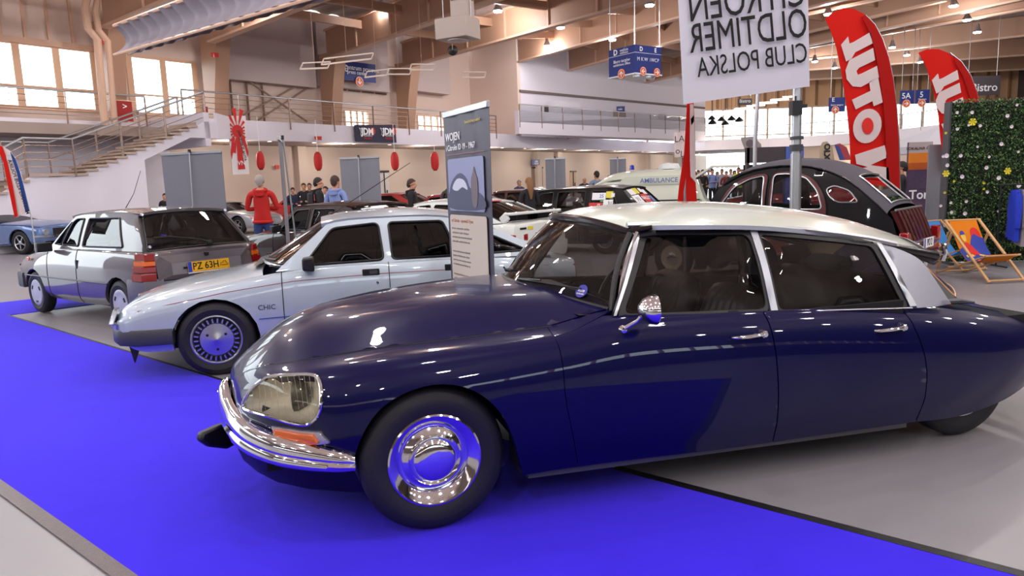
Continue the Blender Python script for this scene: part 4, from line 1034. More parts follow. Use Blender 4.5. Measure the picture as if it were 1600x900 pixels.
# number plate and rear bumper hint
b = MB(); b.tube([(3.86, -.60, .36), (3.98, -.50, .36), (4.06, -.25, .36), (4.07, 0, .36), (4.06, .25, .36), (3.98, .50, .36), (3.86, .60, .36)], .03, 8); b.build('rear_bumper', CHROME, ds)
for sd in (-1, 1):
    q = S.inv(3.55, .60, k0=4.5, kmax=6); P, N = S([q]); p = P[0]+N[0]*.0; b = MB(); b.box((3.80, sd*.60, .56), (.22, .03, .05), Matrix.Rotation(-sd*.45, 3, 'Z')); b.build('rear_trim', GOLD, ds, bevel=.01)
# ------------------------------------------------------------------ builder for the other cars
def PAINT(name, col, metal=0., rough=.3, coat=1., spec=.3): return mat(name, col, rough=rough, metal=metal, coat=coat, spec=spec, croughness=.02)
def car(label, O, yaw, paint, st, gh, wheels, hw, name='car', top=None, roofm=None, seams=(), panes=(), glassm=None, tum=.34, ws=None, rw=None, roof=None, hood=None, deck=None,
        clad=None, seats=True, near=-1, du=.07, arch=.06, bumper_m=None, trackin=.02, group=None, cat='car', wheel_style='s5', wheel_m=None, rim=.19, wr=.29, ww=.17, interior=True, pillar_m=None, handles=(), both_sides=True, split=None):
    """st: stations (x, half width, sill z, shoulder z, centre z).  gh: side outline of the glasshouse.  panes: side window outlines"""
    root = empty(name, O, yaw, label=label, cat=cat, group=group)
    rows = []
    for r in st:
        x, w, zs, zb, zt = r[:5]; e = r[5] if len(r) > 5 else .0
        rows.append((x, [(w-.06, zs), (w-.012, zs+.09), (w, zs+(zb-zs)*.42), (w-.008, zs+(zb-zs)*.72), (w-.035-e, zb-.045), (w-.085-e, zb), (max(.0, w*.62), zb+(zt-zb)*.62), (0, zt)]))
    Sf = Surf(rows); x0, x1 = st[0][0], st[-1][0]
    xs = np.array([r[0] for r in st]); hb = np.array([r[1]-.085 for r in st]); zbv = np.array([r[3] for r in st])
    def inv(p, kmax=5.): return [Sf.inv(a, c, k0=2., kmax=kmax) for a, c in p]
    # arches
    ar = []
    for wx in wheels:
        R = wr+arch; zc_ = wr-.01; pts = []
        zlow = np.interp(wx, xs, [r[2] for r in st])
        for t in np.linspace(PI+.25, -.25, 13): pts.append((wx+R*math.cos(t), max(zlow-.005, zc_+R*math.sin(t))))
        ar.append(inv(pts))
    bot = []
    for a in ar: a[0] = (a[0][0], 0); a[-1] = (a[-1][0], 0); bot.append(a)
    sides = (-1, 1)
    cuts = [x0]+list(split or [])+[x1]; names = ['fender']+['door']*(len(cuts)-3)+['rear_quarter'] if len(cuts) > 2 else ['body_side']
    for sd in sides:
        for i in range(len(cuts)-1):
            a, c = cuts[i]+(.003 if i else 0), cuts[i+1]-(.003 if i < len(cuts)-2 else 0)
            pl = [(a, 5.0)]+[(c, 5.0)]
            low = [(c, 0)]
            for A in bot[::-1]:
                A2 = [q for q in A[::-1] if a < q[0] < c]
                if len(A2) > 1: low += ([(min(c, A2[0][0]), 0)] if A2[0][1] > 0 else [])+A2+([(max(a, A2[-1][0]), 0)] if A2[-1][1] > 0 else [])
            low.append((a, 0))
            clean = []
            for q in pl+low:
                if not clean or abs(q[0]-clean[-1][0])+abs(q[1]-clean[-1][1]) > 1e-4: clean.append(q)
            if abs(clean[0][0]-clean[-1][0])+abs(clean[0][1]-clean[-1][1]) < 1e-4: clean.pop()
            panel(names[i], Sf, clean, paint, root, du=du, dv=.25, side=sd, flange=.035)
    if hood: panel('hood', Sf, [(x0, 5.03), (x0, 7), (hood[1], 7), (hood[1], 6.2), (hood[0], 5.03)], paint, root, du=du, dv=.25, both=True)
    if deck: panel('deck_lid', Sf, [(deck[0], 5.03), (deck[1], 6.2), (deck[1], 7), (x1, 7), (x1, 5.03)], paint, root, du=du, dv=.25, both=True)
    # end caps
    for xe, sg, nm in ((x0, -1, 'front_panel'), (x1, 1, 'tail_panel')):
        q = [(xe, k) for k in np.linspace(0, 7, 22)]; P, N = Sf(np.array(q)); V = [tuple(p) for p in P]; V2 = [(x-sg*0, -y, z) for x, y, z in V[::-1][1:]]; ring = V+V2
        c = np.mean(ring, 0); inner = [tuple(np.array(p)*.88+c*.12+np.array([sg*.035, 0, 0])) for p in ring]; n = len(ring)
        b = MB(); b.add(ring+inner, [(i, (i+1) % n, n+(i+1) % n, n+i) for i in range(n)]+[tuple(range(n, 2*n))])
        o = b.build(nm, paint, root, angle=.9); bm = bmesh.new(); bm.from_mesh(o.data); bmesh.ops.recalc_face_normals(bm, faces=bm.faces); bm.to_mesh(o.data); bm.free()
    b = MB(); zs_ = min(r[2] for r in st); L = x1-x0; b.box(((x0+x1)/2, 0, zs_+.10), (L*.8, (hw-.2)*2, .12))
    b.box(((wheels[0]+wheels[1])/2, 0, .42), (wheels[1]-wheels[0]-.75, (hw-.07)*2, .4)); b.build('underbody', DARK, root, smooth=False)
    for wx in wheels:
        for sd in sides:
            b = MB(); b.lathe([(.0005, -.16), (wr+arch-.005, -.16), (wr+arch-.005, .2)], Matrix.Translation((wx, sd*(hw-.27), wr-.03)) @ Matrix.Rotation(-PI/2*sd, 4, 'X') @ Matrix.Rotation(PI if sd > 0 else 0, 4, 'Z'), 20, arc=PI); b.build('wheel_housing', DARK, root)
            wheel(root, wx, sd*(hw-trackin-ww/2), sd, wr, rim, ww, wheel_style, wheel_m or ALU)
    # glasshouse
    wmid = float(np.interp((gh[0][0]+gh[-1][0])/2, xs, hb))
    def fy(x, z):
        wb = np.interp(x, xs, hb); zz = np.interp(x, xs, zbv); return wb+.012-(z-zz)*tum-.06*np.clip((z-zz)/.4, 0, 1.2)**2*.6
    Gs = sideplane(fy); pm = pillar_m or paint
    for sd in sides:
        fr = panel('pillar_frame', Gs, gh, pm, root, panes, du=.10, dv=.10, side=sd, flange=.02)
        for w in panes:
            panel('side_window', Gs, w, glassm or GLASS, root, du=.2, dv=.2, side=sd, flange=0, off=-.01)
            P, N = Gs(np.array(dens(w, .12, .12))); P = P+N*.003; P[:, 1] *= sd; b = MB(); b.tube([tuple(p) for p in P], .011, 5, closed=True); b.build('window_seal', BLACK, root)
        for hx, hz in handles:
            q = Sf.inv(hx, hz, k0=3., kmax=5.); P, N = Sf([q]); p = P[0]; b = MB(); b.box((p[0], sd*(p[1]+.008), p[2]), (.15, .02, .035)); b.build('door_handle', BLACK, root, bevel=.005)
        for sx in list(split or []):
            P, N = Sf(np.array([(sx, k) for k in np.linspace(0.1, 5, 20)])); P[:, 1] *= sd; b = MB(); b.tube([tuple(p) for p in P], .005, 4); b.build('door_seam', DARK, root)
    # roof: list of (x, centre z, edge z)
    rx = np.array([r[0] for r in roof]); rz = np.array([r[1] for r in roof]); re = np.array([r[2] for r in roof])
    def rf(x, v):
        i = np.interp(x, rx, np.arange(len(rx))); idx, w = cr_index(i, len(rx)); pad = lambda Y: np.concatenate([[2*Y[0]-Y[1]], Y, [2*Y[-1]-Y[-2]]])
        zc, ze = (pad(rz)[idx+1]*w).sum(-1), (pad(re)[idx+1]*w).sum(-1); ww_ = fy(x, ze)+.012
        return np.stack([x, v*ww_, ze+(zc-ze)*(1-np.abs(v)**2.4)], 1)
    panel('roof', paramsurf(rf), [(rx[0], 0), (rx[-1], 0), (rx[-1], 1), (rx[0], 1)], roofm or paint, root, du=.12, dv=.1, both=True, flange=.03)
    # screens: (xb, zb, xt, zt, sweep base, sweep top)
    def screen(nm, a, g_):
        xb, zb, xt, zt, sb, s_t = a[:6]; ib = a[6] if len(a) > 6 else .02
        def f(u, v):
            yb = float(fy(np.array([xb+sb*.8]), np.array([zb]))[0])-ib; yt = float(fy(np.array([xt+s_t*.8]), np.array([zt-.02]))[0])-.02
            return np.stack([(xb+sb*u**2)*(1-v)+(xt+s_t*u**2)*v, u*(yb*(1-v)+yt*v), (zb-.02*u**2)*(1-v)+(zt-.035*u**2)*v], 1)
        ps = paramsurf(f); m_ = .05
        panel(nm, ps, round_poly([(-1+m_, m_), (1-m_, m_), (1-m_, 1-m_), (-1+m_, 1-m_)], .08), g_, root, du=.2, dv=.25, flange=0)
        o = panel(nm+'_frame', ps, [(-1.03, 0), (1.03, 0), (1.0, 1.02), (-1.0, 1.02)], pm if nm == 'windscreen' or rw_frame is None else rw_frame, root, [round_poly([(-1+m_, m_), (1-m_, m_), (1-m_, 1-m_), (-1+m_, 1-m_)], .08)], du=.12, dv=.2, flange=.015)
        ln = dens(round_poly([(-1+m_, m_), (1-m_, m_), (1-m_, 1-m_), (-1+m_, 1-m_)], .08), .15, .3); P, N = ps(np.array(ln)); b = MB(); b.tube([tuple(p) for p in P+N*.003], .010, 5, closed=True); b.build('window_seal', BLACK, root)
        return ps
    rw_frame = clad
    root['_'] = 0; del root['_']
    wsf = screen('windscreen', ws, GLASS) if ws else None
    rwf = screen('rear_window', rw, glassm or GLASS) if rw else None
    if interior:
        xa = (ws[0] if ws else x0)+.15; zb = float(np.interp(xa+.6, xs, zbv))
        b = MB(); b.grid(lambda u, v: Vector((xa-.05+.40*v, (2*u-1)*(hw-.15), zb+.02-.06*v*v)), 8, 4); b.build('dashboard', BLACK, root)
        if seats:
            sx = xa+.95
            for y in (-.34, .34):
                seat(sx, y, .50, .58, .30, SEATG, 5, True, base_z=.34, parent=root)
            seat(sx+.82, 0, 1.15, .52, .32, SEATG, 10, False, base_z=.34, parent=root)
        Ms = basis((xa+.42, -.34, zb+.02), (0, 1, 0), (.4, 0, .9)); b = MB()
        b.tube([Ms @ Vector((.18*math.cos(a), .18*math.sin(a), 0)) for a in np.linspace(0, 2*PI, 21)[:-1]], .013, 6, closed=True); b.tube([Ms @ Vector((-.17, 0, -.01)), Ms @ Vector((.17, 0, -.01))], .016, 6); b.build('steering_wheel', BLACK, root)
    return root, Sf, Gs, wsf, rwf
def bumper(root, pts, z, h, m, name='bumper', th=.05):
    """pts: plan polyline x,y of the outer face"""
    b = MB(); V = []
    P = [np.array(p, float) for p in pts]; n = len(P); c = np.mean(P, 0)
    for i, p in enumerate(P):
        t = P[min(i+1, n-1)]-P[max(i-1, 0)]; t /= np.linalg.norm(t); o = np.array([t[1], -t[0]])
        if o@(p-c) < 0: o = -o
        for d, k in ((-th, -.5), (-.01, -.5), (0, -.38), (0, .38), (-.01, .5), (-th, .5)): V.append((p[0]+o[0]*d, p[1]+o[1]*d, z+h*k))
    b.add(V, [(i*6+j, (i+1)*6+j, (i+1)*6+(j+1) % 6, i*6+(j+1) % 6) for i in range(n-1) for j in range(6)]+[tuple(range(6)), tuple((n-1)*6+j for j in range(6))[::-1]])
    return b.build(name, m, root, angle=.7)
def plate(root, pos, xdir, ydir, s, m=None, w=.52, h=.114, ink=None, name='licence_plate', sub=None):
    M4 = basis(pos, xdir, ydir); b = MB(); b.box((0, 0, 0), (w, h, .008)); V = [M4 @ Vector(v) for v in b.V]; b.V = [tuple(v) for v in V]; o = b.build(name, m or WHITE, root, smooth=False)
    b = MB(); b.prism([(-w/2, -h/2), (-w/2+.045, -h/2), (-w/2+.045, h/2), (-w/2, h/2)], .002, M4 @ Matrix.Translation((0, 0, .004))); b.build('country_strip', BLUEP, o, smooth=False)
    text('lettering', s, M4 @ Matrix.Translation((.02 if not sub else -.04, .0, .0055)), h*1.0, ink or INKB, o, sx=.92, bold=.012, ext=.001)
    return o
def mirror_(root, x, y, z, m=BLACK, s=1, near=-1):
    b = MB(); yy = y+near*.10
    b.add([(x-.05*s, yy-.075, z-.055), (x-.05*s, yy+.075, z-.055), (x-.05*s, yy+.075, z+.05), (x-.05*s, yy-.075, z+.05), (x+.05*s, yy-.09, z-.065), (x+.05*s, yy+.09, z-.065), (x+.05*s, yy+.09, z+.06), (x+.05*s, yy-.09, z+.06)], [(0, 1, 2, 3), (4, 7, 6, 5), (0, 4, 5, 1), (1, 5, 6, 2), (2, 6, 7, 3), (3, 7, 4, 0)])
    b.bar((x, y, z-.03), (x, yy, z-.02), .04); o = b.build('mirror', m, root, bevel=.015); return o
def lamp_block(root, pts, m, name, th=.02, dirn=(1, 0, 0)):
    """flat block through four corner points, pushed out along dirn"""
    d = Vector(dirn)*th; n = len(pts); P = [Vector(p) for p in pts]; b = MB()
    b.add([p-d for p in P]+[p+d for p in P], [tuple(range(n))[::-1], tuple(range(n, 2*n))]+[(i, (i+1) % n, n+(i+1) % n, n+i) for i in range(n)])
    o = b.build(name, m, root, bevel=.006); bm = bmesh.new(); bm.from_mesh(o.data); bmesh.ops.recalc_face_normals(bm, faces=bm.faces); bm.to_mesh(o.data); bm.free(); return o
def wiper_arm(root, pts, name='wiper'):
    b = MB(); b.tube(pts, .007, 5); return b.build(name, BLACK, root)

# ------------------------------------------------------------------ silver hatchback with red side line
SILV = PAINT('silver_paint', '#b4c0cc', metal=.45, rough=.38)
GS_O, GS_YAW = (-2.735, 6.78, 0), .25
g, SG, GG, wsf, rwf = car('silver fastback car with thin red side line behind the dark blue car', GS_O, GS_YAW, SILV,
  [(-.80, .62, .40, .54, .57, .02), (-.76, .71, .33, .59, .63, .02), (-.60, .78, .25, .655, .70), (-.3, .80, .24, .72, .775), (0, .808, .24, .765, .825), (.35, .812, .22, .825, .885), (.8, .814, .20, .875, .93), (1.5, .815, .195, .89, .9), (2.2, .812, .20, .885, .9), (2.7, .80, .24, .86, .9), (3.05, .775, .30, .83, .86), (3.28, .73, .34, .80, .82)],
  [(.52, .86), (.97, 1.24), (1.05, 1.275), (1.9, 1.285), (2.25, 1.25), (2.95, .93), (3.1, .86), (2.2, .885), (1.2, .88)], (0, 2.55), .812,
  split=[.59, 1.49, 2.18], panes=[round_poly([(.76, .90), (1.02, 1.205), (1.43, 1.235), (1.455, .91)], .05), round_poly([(1.53, .912), (1.52, 1.235), (2.02, 1.228), (2.14, .91)], .04), round_poly([(2.22, .91), (2.14, 1.19), (2.42, 1.10), (2.80, .92)], .05)],
  ws=(.36, .905, .98, 1.285, .22, .12), rw=(3.1, .87, 2.3, 1.265, -.12, -.05), roof=[(.93, 1.292, 1.25), (1.1, 1.325, 1.285), (1.5, 1.348, 1.295), (1.9, 1.342, 1.29), (2.25, 1.30, 1.25), (2.36, 1.28, 1.23)], hood=(.42, .40), deck=(3.05, 3.08), wheel_style='turbine', wheel_m=CHROMEB, rim=.207, wr=.318, ww=.16, glassm=GLASSD, arch=.04, du=.05)
for sd in (-1, 1):
    P, N = SG(np.array(SG.line([(-.60, .60), (-.3, .65), (.1, .715), (.66, .775), (1.4, .795), (2.2, .79), (3.0, .77)], k0=3., kmax=5.))); P = P+N*.001; P[:, 1] *= sd
    b = MB(); b.tube([tuple(p) for p in P], .0035, 4); b.build('side_line', mat('red_line', '#9c2c24', rough=.5), g)
    P, N = SG(np.array(SG.line([(.36, .47), (.66, .475), (1.4, .48), (2.2, .48)], k0=2., kmax=5.))); P = P+N*.001; P[:, 1] *= sd
    b = MB(); b.tube([tuple(p) for p in P], .012, 4, flat=.3); b.build('side_stripe', mat('blue_side_stripe', '#20358c', rough=.5), g)
P, N = SG(np.array([SG.inv(.43, .565, k0=2.5)])); M4 = basis((P[0][0], -P[0][1]-.004, P[0][2]), (1, 0, 0), (0, 0, 1)); text('lettering', 'CHIC', M4, .062, mat('navy_print', '#1b2450'), g, ext=.001)
for hx in (1.33, 2.07):
    q = SG.inv(hx, .815, k0=4., kmax=5.); P, N = SG([q]); b = MB(); b.box((hx, -P[0][1]-.004, .812), (.15, .02, .058)); h = b.build('door_handle', BLACK, g, bevel=.006); b = MB(); b.box((hx+.02, -P[0][1]-.016, .812), (.07, .014, .03)); b.build('handle_flap', PLAST, h)
q = SG.inv(1.38, .72, k0=3., kmax=5.); P, N = SG([q]); b = MB(); b.lathe([(.013, 0), (.013, .006), (.0005, .007)], Matrix.Translation((1.38, -P[0][1], .715)) @ Matrix.Rotation(PI/2, 4, 'X'), 14); b.build('door_lock', CHROME, g)
mirror_(g, .80, -.735, .925)
bp_ = [(-.34, -.815), (-.62, -.80), (-.78, -.70), (-.865, -.52), (-.89, 0), (-.865, .52), (-.78, .70), (-.62, .80), (-.34, .815)]
bumper(g, bp_, .375, .135, PLAST, 'front_bumper', .10); bumper(g, [(x-.01, y) for x, y in bp_[2:-2]], .47, .045, CHROMEB, 'bumper_blade', .06)
bumper(g, [(2.95, -.80), (3.2, -.76), (3.33, -.6), (3.36, 0), (3.33, .6), (3.2, .76), (2.95, .80)], .42, .15, PLAST, 'rear_bumper', .10)
lamp_block(g, [(-.835, -.66, .49), (-.865, -.42, .49), (-.84, -.42, .60), (-.80, -.62, .60)], CLEARL, 'headlamp', .02, (-1, 0, 0)); lamp_block(g, [(-.835, .66, .49), (-.865, .42, .49), (-.84, .42, .60), (-.80, .62, .60)], CLEARL, 'headlamp', .02, (-1, 0, 0))
b = MB(); b.prism([(0, 0), (.10, .02), (.03, -.16)], .03, basis((-.72, -.62, .30), (1, 0, 0), (0, 0, 1))); b.build('air_dam', BLACK, g)
for sd in (-1, 1): lamp_block(g, [(3.27, sd*.72, .60), (3.31, sd*.50, .60), (3.31, sd*.50, .76), (3.26, sd*.70, .76)], REDL, 'tail_lamp', .025)
for u0, u1 in ((-.1, -.75), (.7, .05)):
    P, N = wsf(np.array([(u0+(u1-u0)*t, .03+.06*t) for t in np.linspace(0, 1, 7)])); N = np.where(N[:, :1] > 0, -N, N); wiper_arm(g, [tuple(p+np.array([-.015, 0, .02])) for p in P])
P, N = SG(np.array([(.30, 6.6)])); b = MB(); b.grid(lambda u, v: Vector((.31+.08*v, -.45+.9*u, .893+.02*v)), 6, 2); b.build('cowl_grille', BLACK, g)
b = MB(); p = Vector((1.02, -.5, 1.33)); b.tube([p, p+Vector((.06, 0, .03)), p+Vector((.74, -.03, .44))], [.008, .005, .003], 6); b.lathe([(.0005, .02), (.018, .012), (.02, 0)], Matrix.Translation(p), 10); b.build('roof_aerial', BLACK, g)
# ------------------------------------------------------------------ grey hatchback with yellow plate
GREYP = PAINT('grey_metal_paint', '#5e565b', metal=.35, rough=.4)
ax_l = Vector((-6.44, 9.77, 0)); ax_r = Vector((-4.76, 8.55, 0)); axd = (ax_r-ax_l).normalized(); axy = math.atan2(axd.y, axd.x)
AXO = ax_l-Vector((-axd.y, axd.x, 0))*-.70; 
a_, SA, GA, w1, w2 = car('grey hatchback with yellow number plate and dark rear window', AXO, axy, GREYP,
  [(-.66, .60, .42, .60, .63), (-.60, .70, .34, .66, .70), (-.35, .755, .27, .74, .80), (0, .775, .26, .80, .87), (.35, .78, .24, .85, .93), (.8, .782, .22, .875, .93), (1.6, .78, .22, .88, .9), (2.2, .775, .26, .88, .9), (2.6, .755, .30, .88, .9), (2.78, .73, .34, .87, .885)],
  [(.42, .86), (.95, 1.28), (1.02, 1.30), (2.3, 1.305), (2.42, 1.28), (2.72, .88), (1.6, .88)], (0, 2.25), .778, split=[.48, 1.28], tum=.30,
  panes=[round_poly([(.80, .92), (.94, 1.20), (1.02, 1.235), (1.20, 1.24), (1.23, .91)], .03), [(.58, .92), (.90, 1.19), (.76, .92)], round_poly([(1.34, .91), (1.33, 1.24), (2.06, 1.25), (2.30, .92)], .03)],
  ws=(.30, .90, .90, 1.30, .16, .08), rw=(2.79, .875, 2.43, 1.315, -.05, -.03, -.01), roof=[(.86, 1.305, 1.27), (1.05, 1.335, 1.30), (1.6, 1.352, 1.315), (2.1, 1.352, 1.315), (2.45, 1.33, 1.295)], hood=(.40, .34), clad=BLACK, wheel_style='trim', wheel_m=mat('wheel_trim_paint', '#b7b8bf', rough=.4, metal=.3), rim=.165, wr=.277, ww=.145, glassm=GLASS, arch=.045, deck=(2.72, 2.74))
a_.scale = (1.03,)*3; a_.location.z = .010
for sd in (-1, 1):
    P, N = SA(np.array(SA.line([(-.25, .50), (.5, .505), (1.3, .505), (2.05, .505)], k0=2., kmax=5.))); P = P+N*.004; P[:, 1] *= sd
    b = MB(); b.tube([tuple(p) for p in P], .018, 6, flat=.5); b.build('side_moulding', mat('grey_moulding', '#54505a', rough=.4), a_)
    bumper(a_, [(2.50, sd*.785), (2.66, sd*.79), (2.80, sd*.75), (2.86, sd*.55)], .44, .27, mat('bumper_grey_plastic', '#62606a', rough=.45), 'rear_bumper_corner', .06)
    for z_, h_, m_ in ((.60, .09, REDL), (.685, .07, REDL), (.75, .055, ORL), (.82, .08, REDL)):
        bumper(a_, [(2.64, sd*(.792-.05*(z_-.6)/.2)), (2.795, sd*(.765-.05*(z_-.6)/.2)), (2.845, sd*.62)], z_, h_, m_, 'tail_lamp' if m_ is REDL else 'tail_indicator', .03)
    lamp_block(a_, [(-.12, sd*.775, .70), (-.04, sd*.778, .70), (-.04, sd*.775, .74), (-.12, sd*.772, .74)], ORL, 'side_repeater', .01, (0, sd, 0))
bumper(a_, [(2.62, -.76), (2.82, -.68), (2.87, -.3), (2.87, .3), (2.82, .68), (2.62, .76)], .42, .24, mat('bumper_grey_plastic', '#62606a'), 'rear_bumper', .08)
bumper(a_, [(-.35, -.775), (-.6, -.74), (-.71, -.5), (-.73, 0), (-.71, .5), (-.6, .74), (-.35, .775)], .42, .20, PLAST, 'front_bumper', .08)
b = MB(); V = [(2.80, -.60, .86), (2.80, .60, .86), (2.845, .60, .555), (2.845, -.60, .555)]; b.add(V+[(2.85, -.44, .74), (2.85, .44, .74), (2.862, .44, .60), (2.862, -.44, .60)], [(0, 1, 5, 4), (1, 2, 6, 5), (2, 3, 7, 6), (3, 0, 4, 7)]); b.build('tailgate_skin', GREYP, a_, smooth=False)
b = MB(); b.add([(2.846, -.44, .74), (2.846, .44, .74), (2.856, .44, .60), (2.856, -.44, .60)], [(0, 1, 2, 3)]); b.build('plate_recess', mat('recess_grey', '#8a868c', rough=.4, metal=.4), a_, smooth=False)
pl_ = plate(a_, (2.868, -.0, .668), (0, 1, 0), (-.08, 0, 1), 'PZ 63H', YEL, sub=1)
M4 = basis((2.875, .19, .668), (0, 1, 0), (-.08, 0, 1)); b = MB(); b.tube([M4 @ Vector(p) for p in ((-.05, -.015, 0), (-.04, .012, 0), (-.012, .012, 0), (-.006, .03, 0), (.025, .03, 0), (.03, .008, 0), (.05, 0, 0), (.05, -.015, 0))], .003, 4, closed=True); b.build('oldtimer_mark', INKB, pl_)
b = MB(); b.box((2.868, 0, .602), (.006, .52, .014)); b.build('plate_holder_strip', WHITE, pl_)
b = MB(); b.box((2.86, -.25, .668), (.01, .11, .022)); b.build('model_badge', BLACK, a_, smooth=False)
b = MB(); b.box((2.835, .0, .80), (.03, .045, .035)); b.build('tailgate_lock', BLACK, a_)
wiper_arm(a_, [(2.82, .08, .93), (2.78, -.02, .97), (2.735, -.36, 1.03), (2.73, -.55, 1.03)], 'rear_wiper'); b = MB(); b.lathe([(.0005, .03), (.03, .02), (.035, 0)], Matrix.Translation((2.79, .08, .92)) @ Matrix.Rotation(PI/2, 4, 'Y'), 12); b.build('wiper_pivot', BLACK, a_)
for y, z, x in ((-.52, 1.28, 2.475), (.52, 1.28, 2.475), (-.62, .93, 2.765), (.62, .93, 2.765)):
    b = MB(); b.lathe([(.0005, .014), (.018, .01), (.02, 0)], Matrix.Translation((x, y, z)) @ Matrix.Rotation(1.0, 4, 'Y'), 10); b.build('glass_fixing', CHROMEB, a_)
mirror_(a_, .60, -.74, .90)
b = MB(); b.tube([(1.05, 0, 1.33), (1.35, -.02, 1.52), (1.60, -.03, 1.80)], [.006, .004, .003], 5); b.build('roof_aerial', BLACK, a_)
b = MB(); b.box((1.3, -.775, .70), (.035, .014, .10)); b.build('door_handle', BLACK, a_)
# ------------------------------------------------------------------ row of cars behind
def OFF(p, yaw, y): return (p[0]-(-math.sin(yaw))*y, p[1]-math.cos(yaw)*y, 0)
MAROON = PAINT('dark_maroon_paint', '#240a0c', coat=.7, spec=.1); WHITEP = PAINT('white_paint', '#dcdfdc', rough=.3); BLACKP = PAINT('black_paint', '#0a090f', coat=.6, spec=.1); REDP = PAINT('red_paint', '#a01a18')
HATCH = [(-.80, .60, .40, .58, .61, .02), (-.76, .70, .33, .64, .68, .02), (-.60, .78, .26, .72, .77), (0, .815, .24, .80, .87), (.4, .82, .20, .855, .93), (1.2, .82, .19, .885, .9), (2.0, .82, .2, .89, .9), (2.7, .81, .24, .895, .92), (3.15, .78, .30, .89, .92), (3.30, .74, .34, .87, .90)]
p0 = at(394, 404, 12.2); yaw = -.66
m_, SM, GM, wm1, wm2 = car('dark maroon hatchback with cards behind its rear glass', OFF(p0, yaw, -.80), yaw, MAROON, HATCH,
  [(.55, .86), (1.05, 1.26), (1.15, 1.28), (2.1, 1.29), (2.4, 1.25), (3.05, .90), (1.6, .88)], (0, 2.65), .815, split=[.68, 1.52, 2.35],
  panes=[round_poly([(.80, .91), (1.10, 1.21), (1.44, 1.23), (1.47, .91)], .04), round_poly([(1.56, .91), (1.54, 1.23), (2.05, 1.235), (2.30, .92)], .04), round_poly([(2.40, .93), (2.22, 1.20), (2.42, 1.17), (2.82, .94)], .04)],
  ws=(.38, .91, 1.02, 1.285, .2, .1), rw=(3.12, .93, 2.38, 1.30, -.08, -.05), roof=[(.98, 1.29, 1.26), (1.2, 1.325, 1.29), (1.7, 1.345, 1.30), (2.1, 1.335, 1.295), (2.42, 1.305, 1.265)], hood=(.46, .42), deck=(3.08, 3.12), glassm=GLASS, wheel_m=CHROMEB, wheel_style='turbine', rim=.185)
m_.location.z = .01; mirror_(m_, .80, -.74, .93); lamp_block(m_, [(-.1, -.815, .66), (-.02, -.815, .66), (-.02, -.812, .72), (-.1, -.812, .72)], ORL, 'side_repeater', .01, (0, 1, 0))
def cards(root, ps, items):
    for (u, v, w_, h_, m__, txt, ink) in items:
        P, N = ps(np.array([(u, v), (u+.02, v), (u, v+.02)])); xd = Vector(P[1]-P[0]); yd = Vector(P[2]-P[0]); n = xd.cross(yd)
        if n.z < 0: xd = -xd
        n = xd.cross(yd).normalized(); M4 = basis(Vector(P[0])+n*.012, xd, yd); b = MB(); b.prism([(-w_/2, -h_/2), (w_/2, -h_/2), (w_/2, h_/2), (-w_/2, h_/2)], .003, M4); o = b.build('rally_card', m__, root, smooth=False)
        if txt: text('lettering', txt, M4 @ Matrix.Translation((0, 0, .005)), h_*.6, ink, o)
CARDW = mat('card_white', '#e2e2e6', rough=.5); CARDR = mat('card_red', '#bc2220', rough=.5); CARDY = mat('card_yellow', '#d8c83c', rough=.5); CARDB = mat('card_blue', '#5568a8', rough=.5)
cards(m_, wm2, [(-.62, .75, .22, .12, CARDW, '25', INKB), (-.30, .80, .2, .10, CARDW, None, None), (-.62, .5, .22, .1, CARDB, None, None), (-.30, .52, .2, .12, CARDW, '31', INKB), (.15, .55, .46, .18, CARDR, 'RALLY', WHITE), (.55, .72, .18, .1, CARDW, None, None), (.62, .45, .2, .1, CARDW, None, None), (-.05, .82, .14, .07, CARDW, None, None), (-.62, .25, .2, .1, CARDW, None, None)])
# aerial with small ball on the maroon roof is the long silver car one; white car next
yaw = -.66; pr_ = at(848, 362, 11.6); ca, sa = math.cos(yaw), math.sin(yaw); LW = 3.32
O_ = (pr_[0]-LW*ca, pr_[1]-LW*sa, 0)
w_, SW, GW, ww1, ww2 = car('white fastback car with big rear spoiler and dark rear glass', O_, yaw, WHITEP,
  [(-.80, .60, .40, .58, .61, .02), (-.60, .78, .26, .72, .77), (0, .82, .24, .80, .87), (.4, .825, .20, .845, .92), (1.2, .825, .19, .87, .89), (2.0, .825, .2, .88, .9), (2.7, .82, .24, .90, .93), (3.15, .79, .30, .92, .95), (3.30, .76, .34, .90, .93)],
  [(.55, .85), (1.08, 1.24), (1.2, 1.265), (2.0, 1.265), (2.35, 1.22), (3.05, .93), (1.6, .87)], (0, 2.6), .82, split=[.68, 1.5, 2.3],
  panes=[round_poly([(.80, .90), (1.14, 1.19), (1.44, 1.215), (1.47, .90)], .04), round_poly([(1.56, .90), (1.54, 1.215), (1.96, 1.21), (2.22, .91)], .04), round_poly([(2.32, .93), (2.12, 1.17), (2.36, 1.14), (2.80, .95)], .04)],
  ws=(.38, .90, 1.05, 1.27, .2, .1), rw=(3.10, .95, 2.25, 1.265, -.08, -.05), roof=[(1.02, 1.275, 1.24), (1.2, 1.305, 1.27), (1.6, 1.325, 1.285), (2.0, 1.31, 1.27), (2.3, 1.27, 1.23)], hood=(.46, .42), deck=(3.05, 3.1), glassm=GLASSD, wheel_m=WHITEP, wheel_style='s5')
b = MB()                                                  # hollow spoiler: blade on two curved ends
for sd in (-1, 1): b.bar((3.0, sd*.66, .95), (3.14, sd*.67, 1.05), .05, .14)
b.bar((3.16, -.70, 1.07), (3.16, .70, 1.07), .14, .045); b.build('rear_spoiler', WHITEP, w_, bevel=.02)
b = MB(); b.box((3.10, 0, 1.0), (.03, 1.2, .09)); b.build('spoiler_gap', GLASSD, w_, smooth=False)
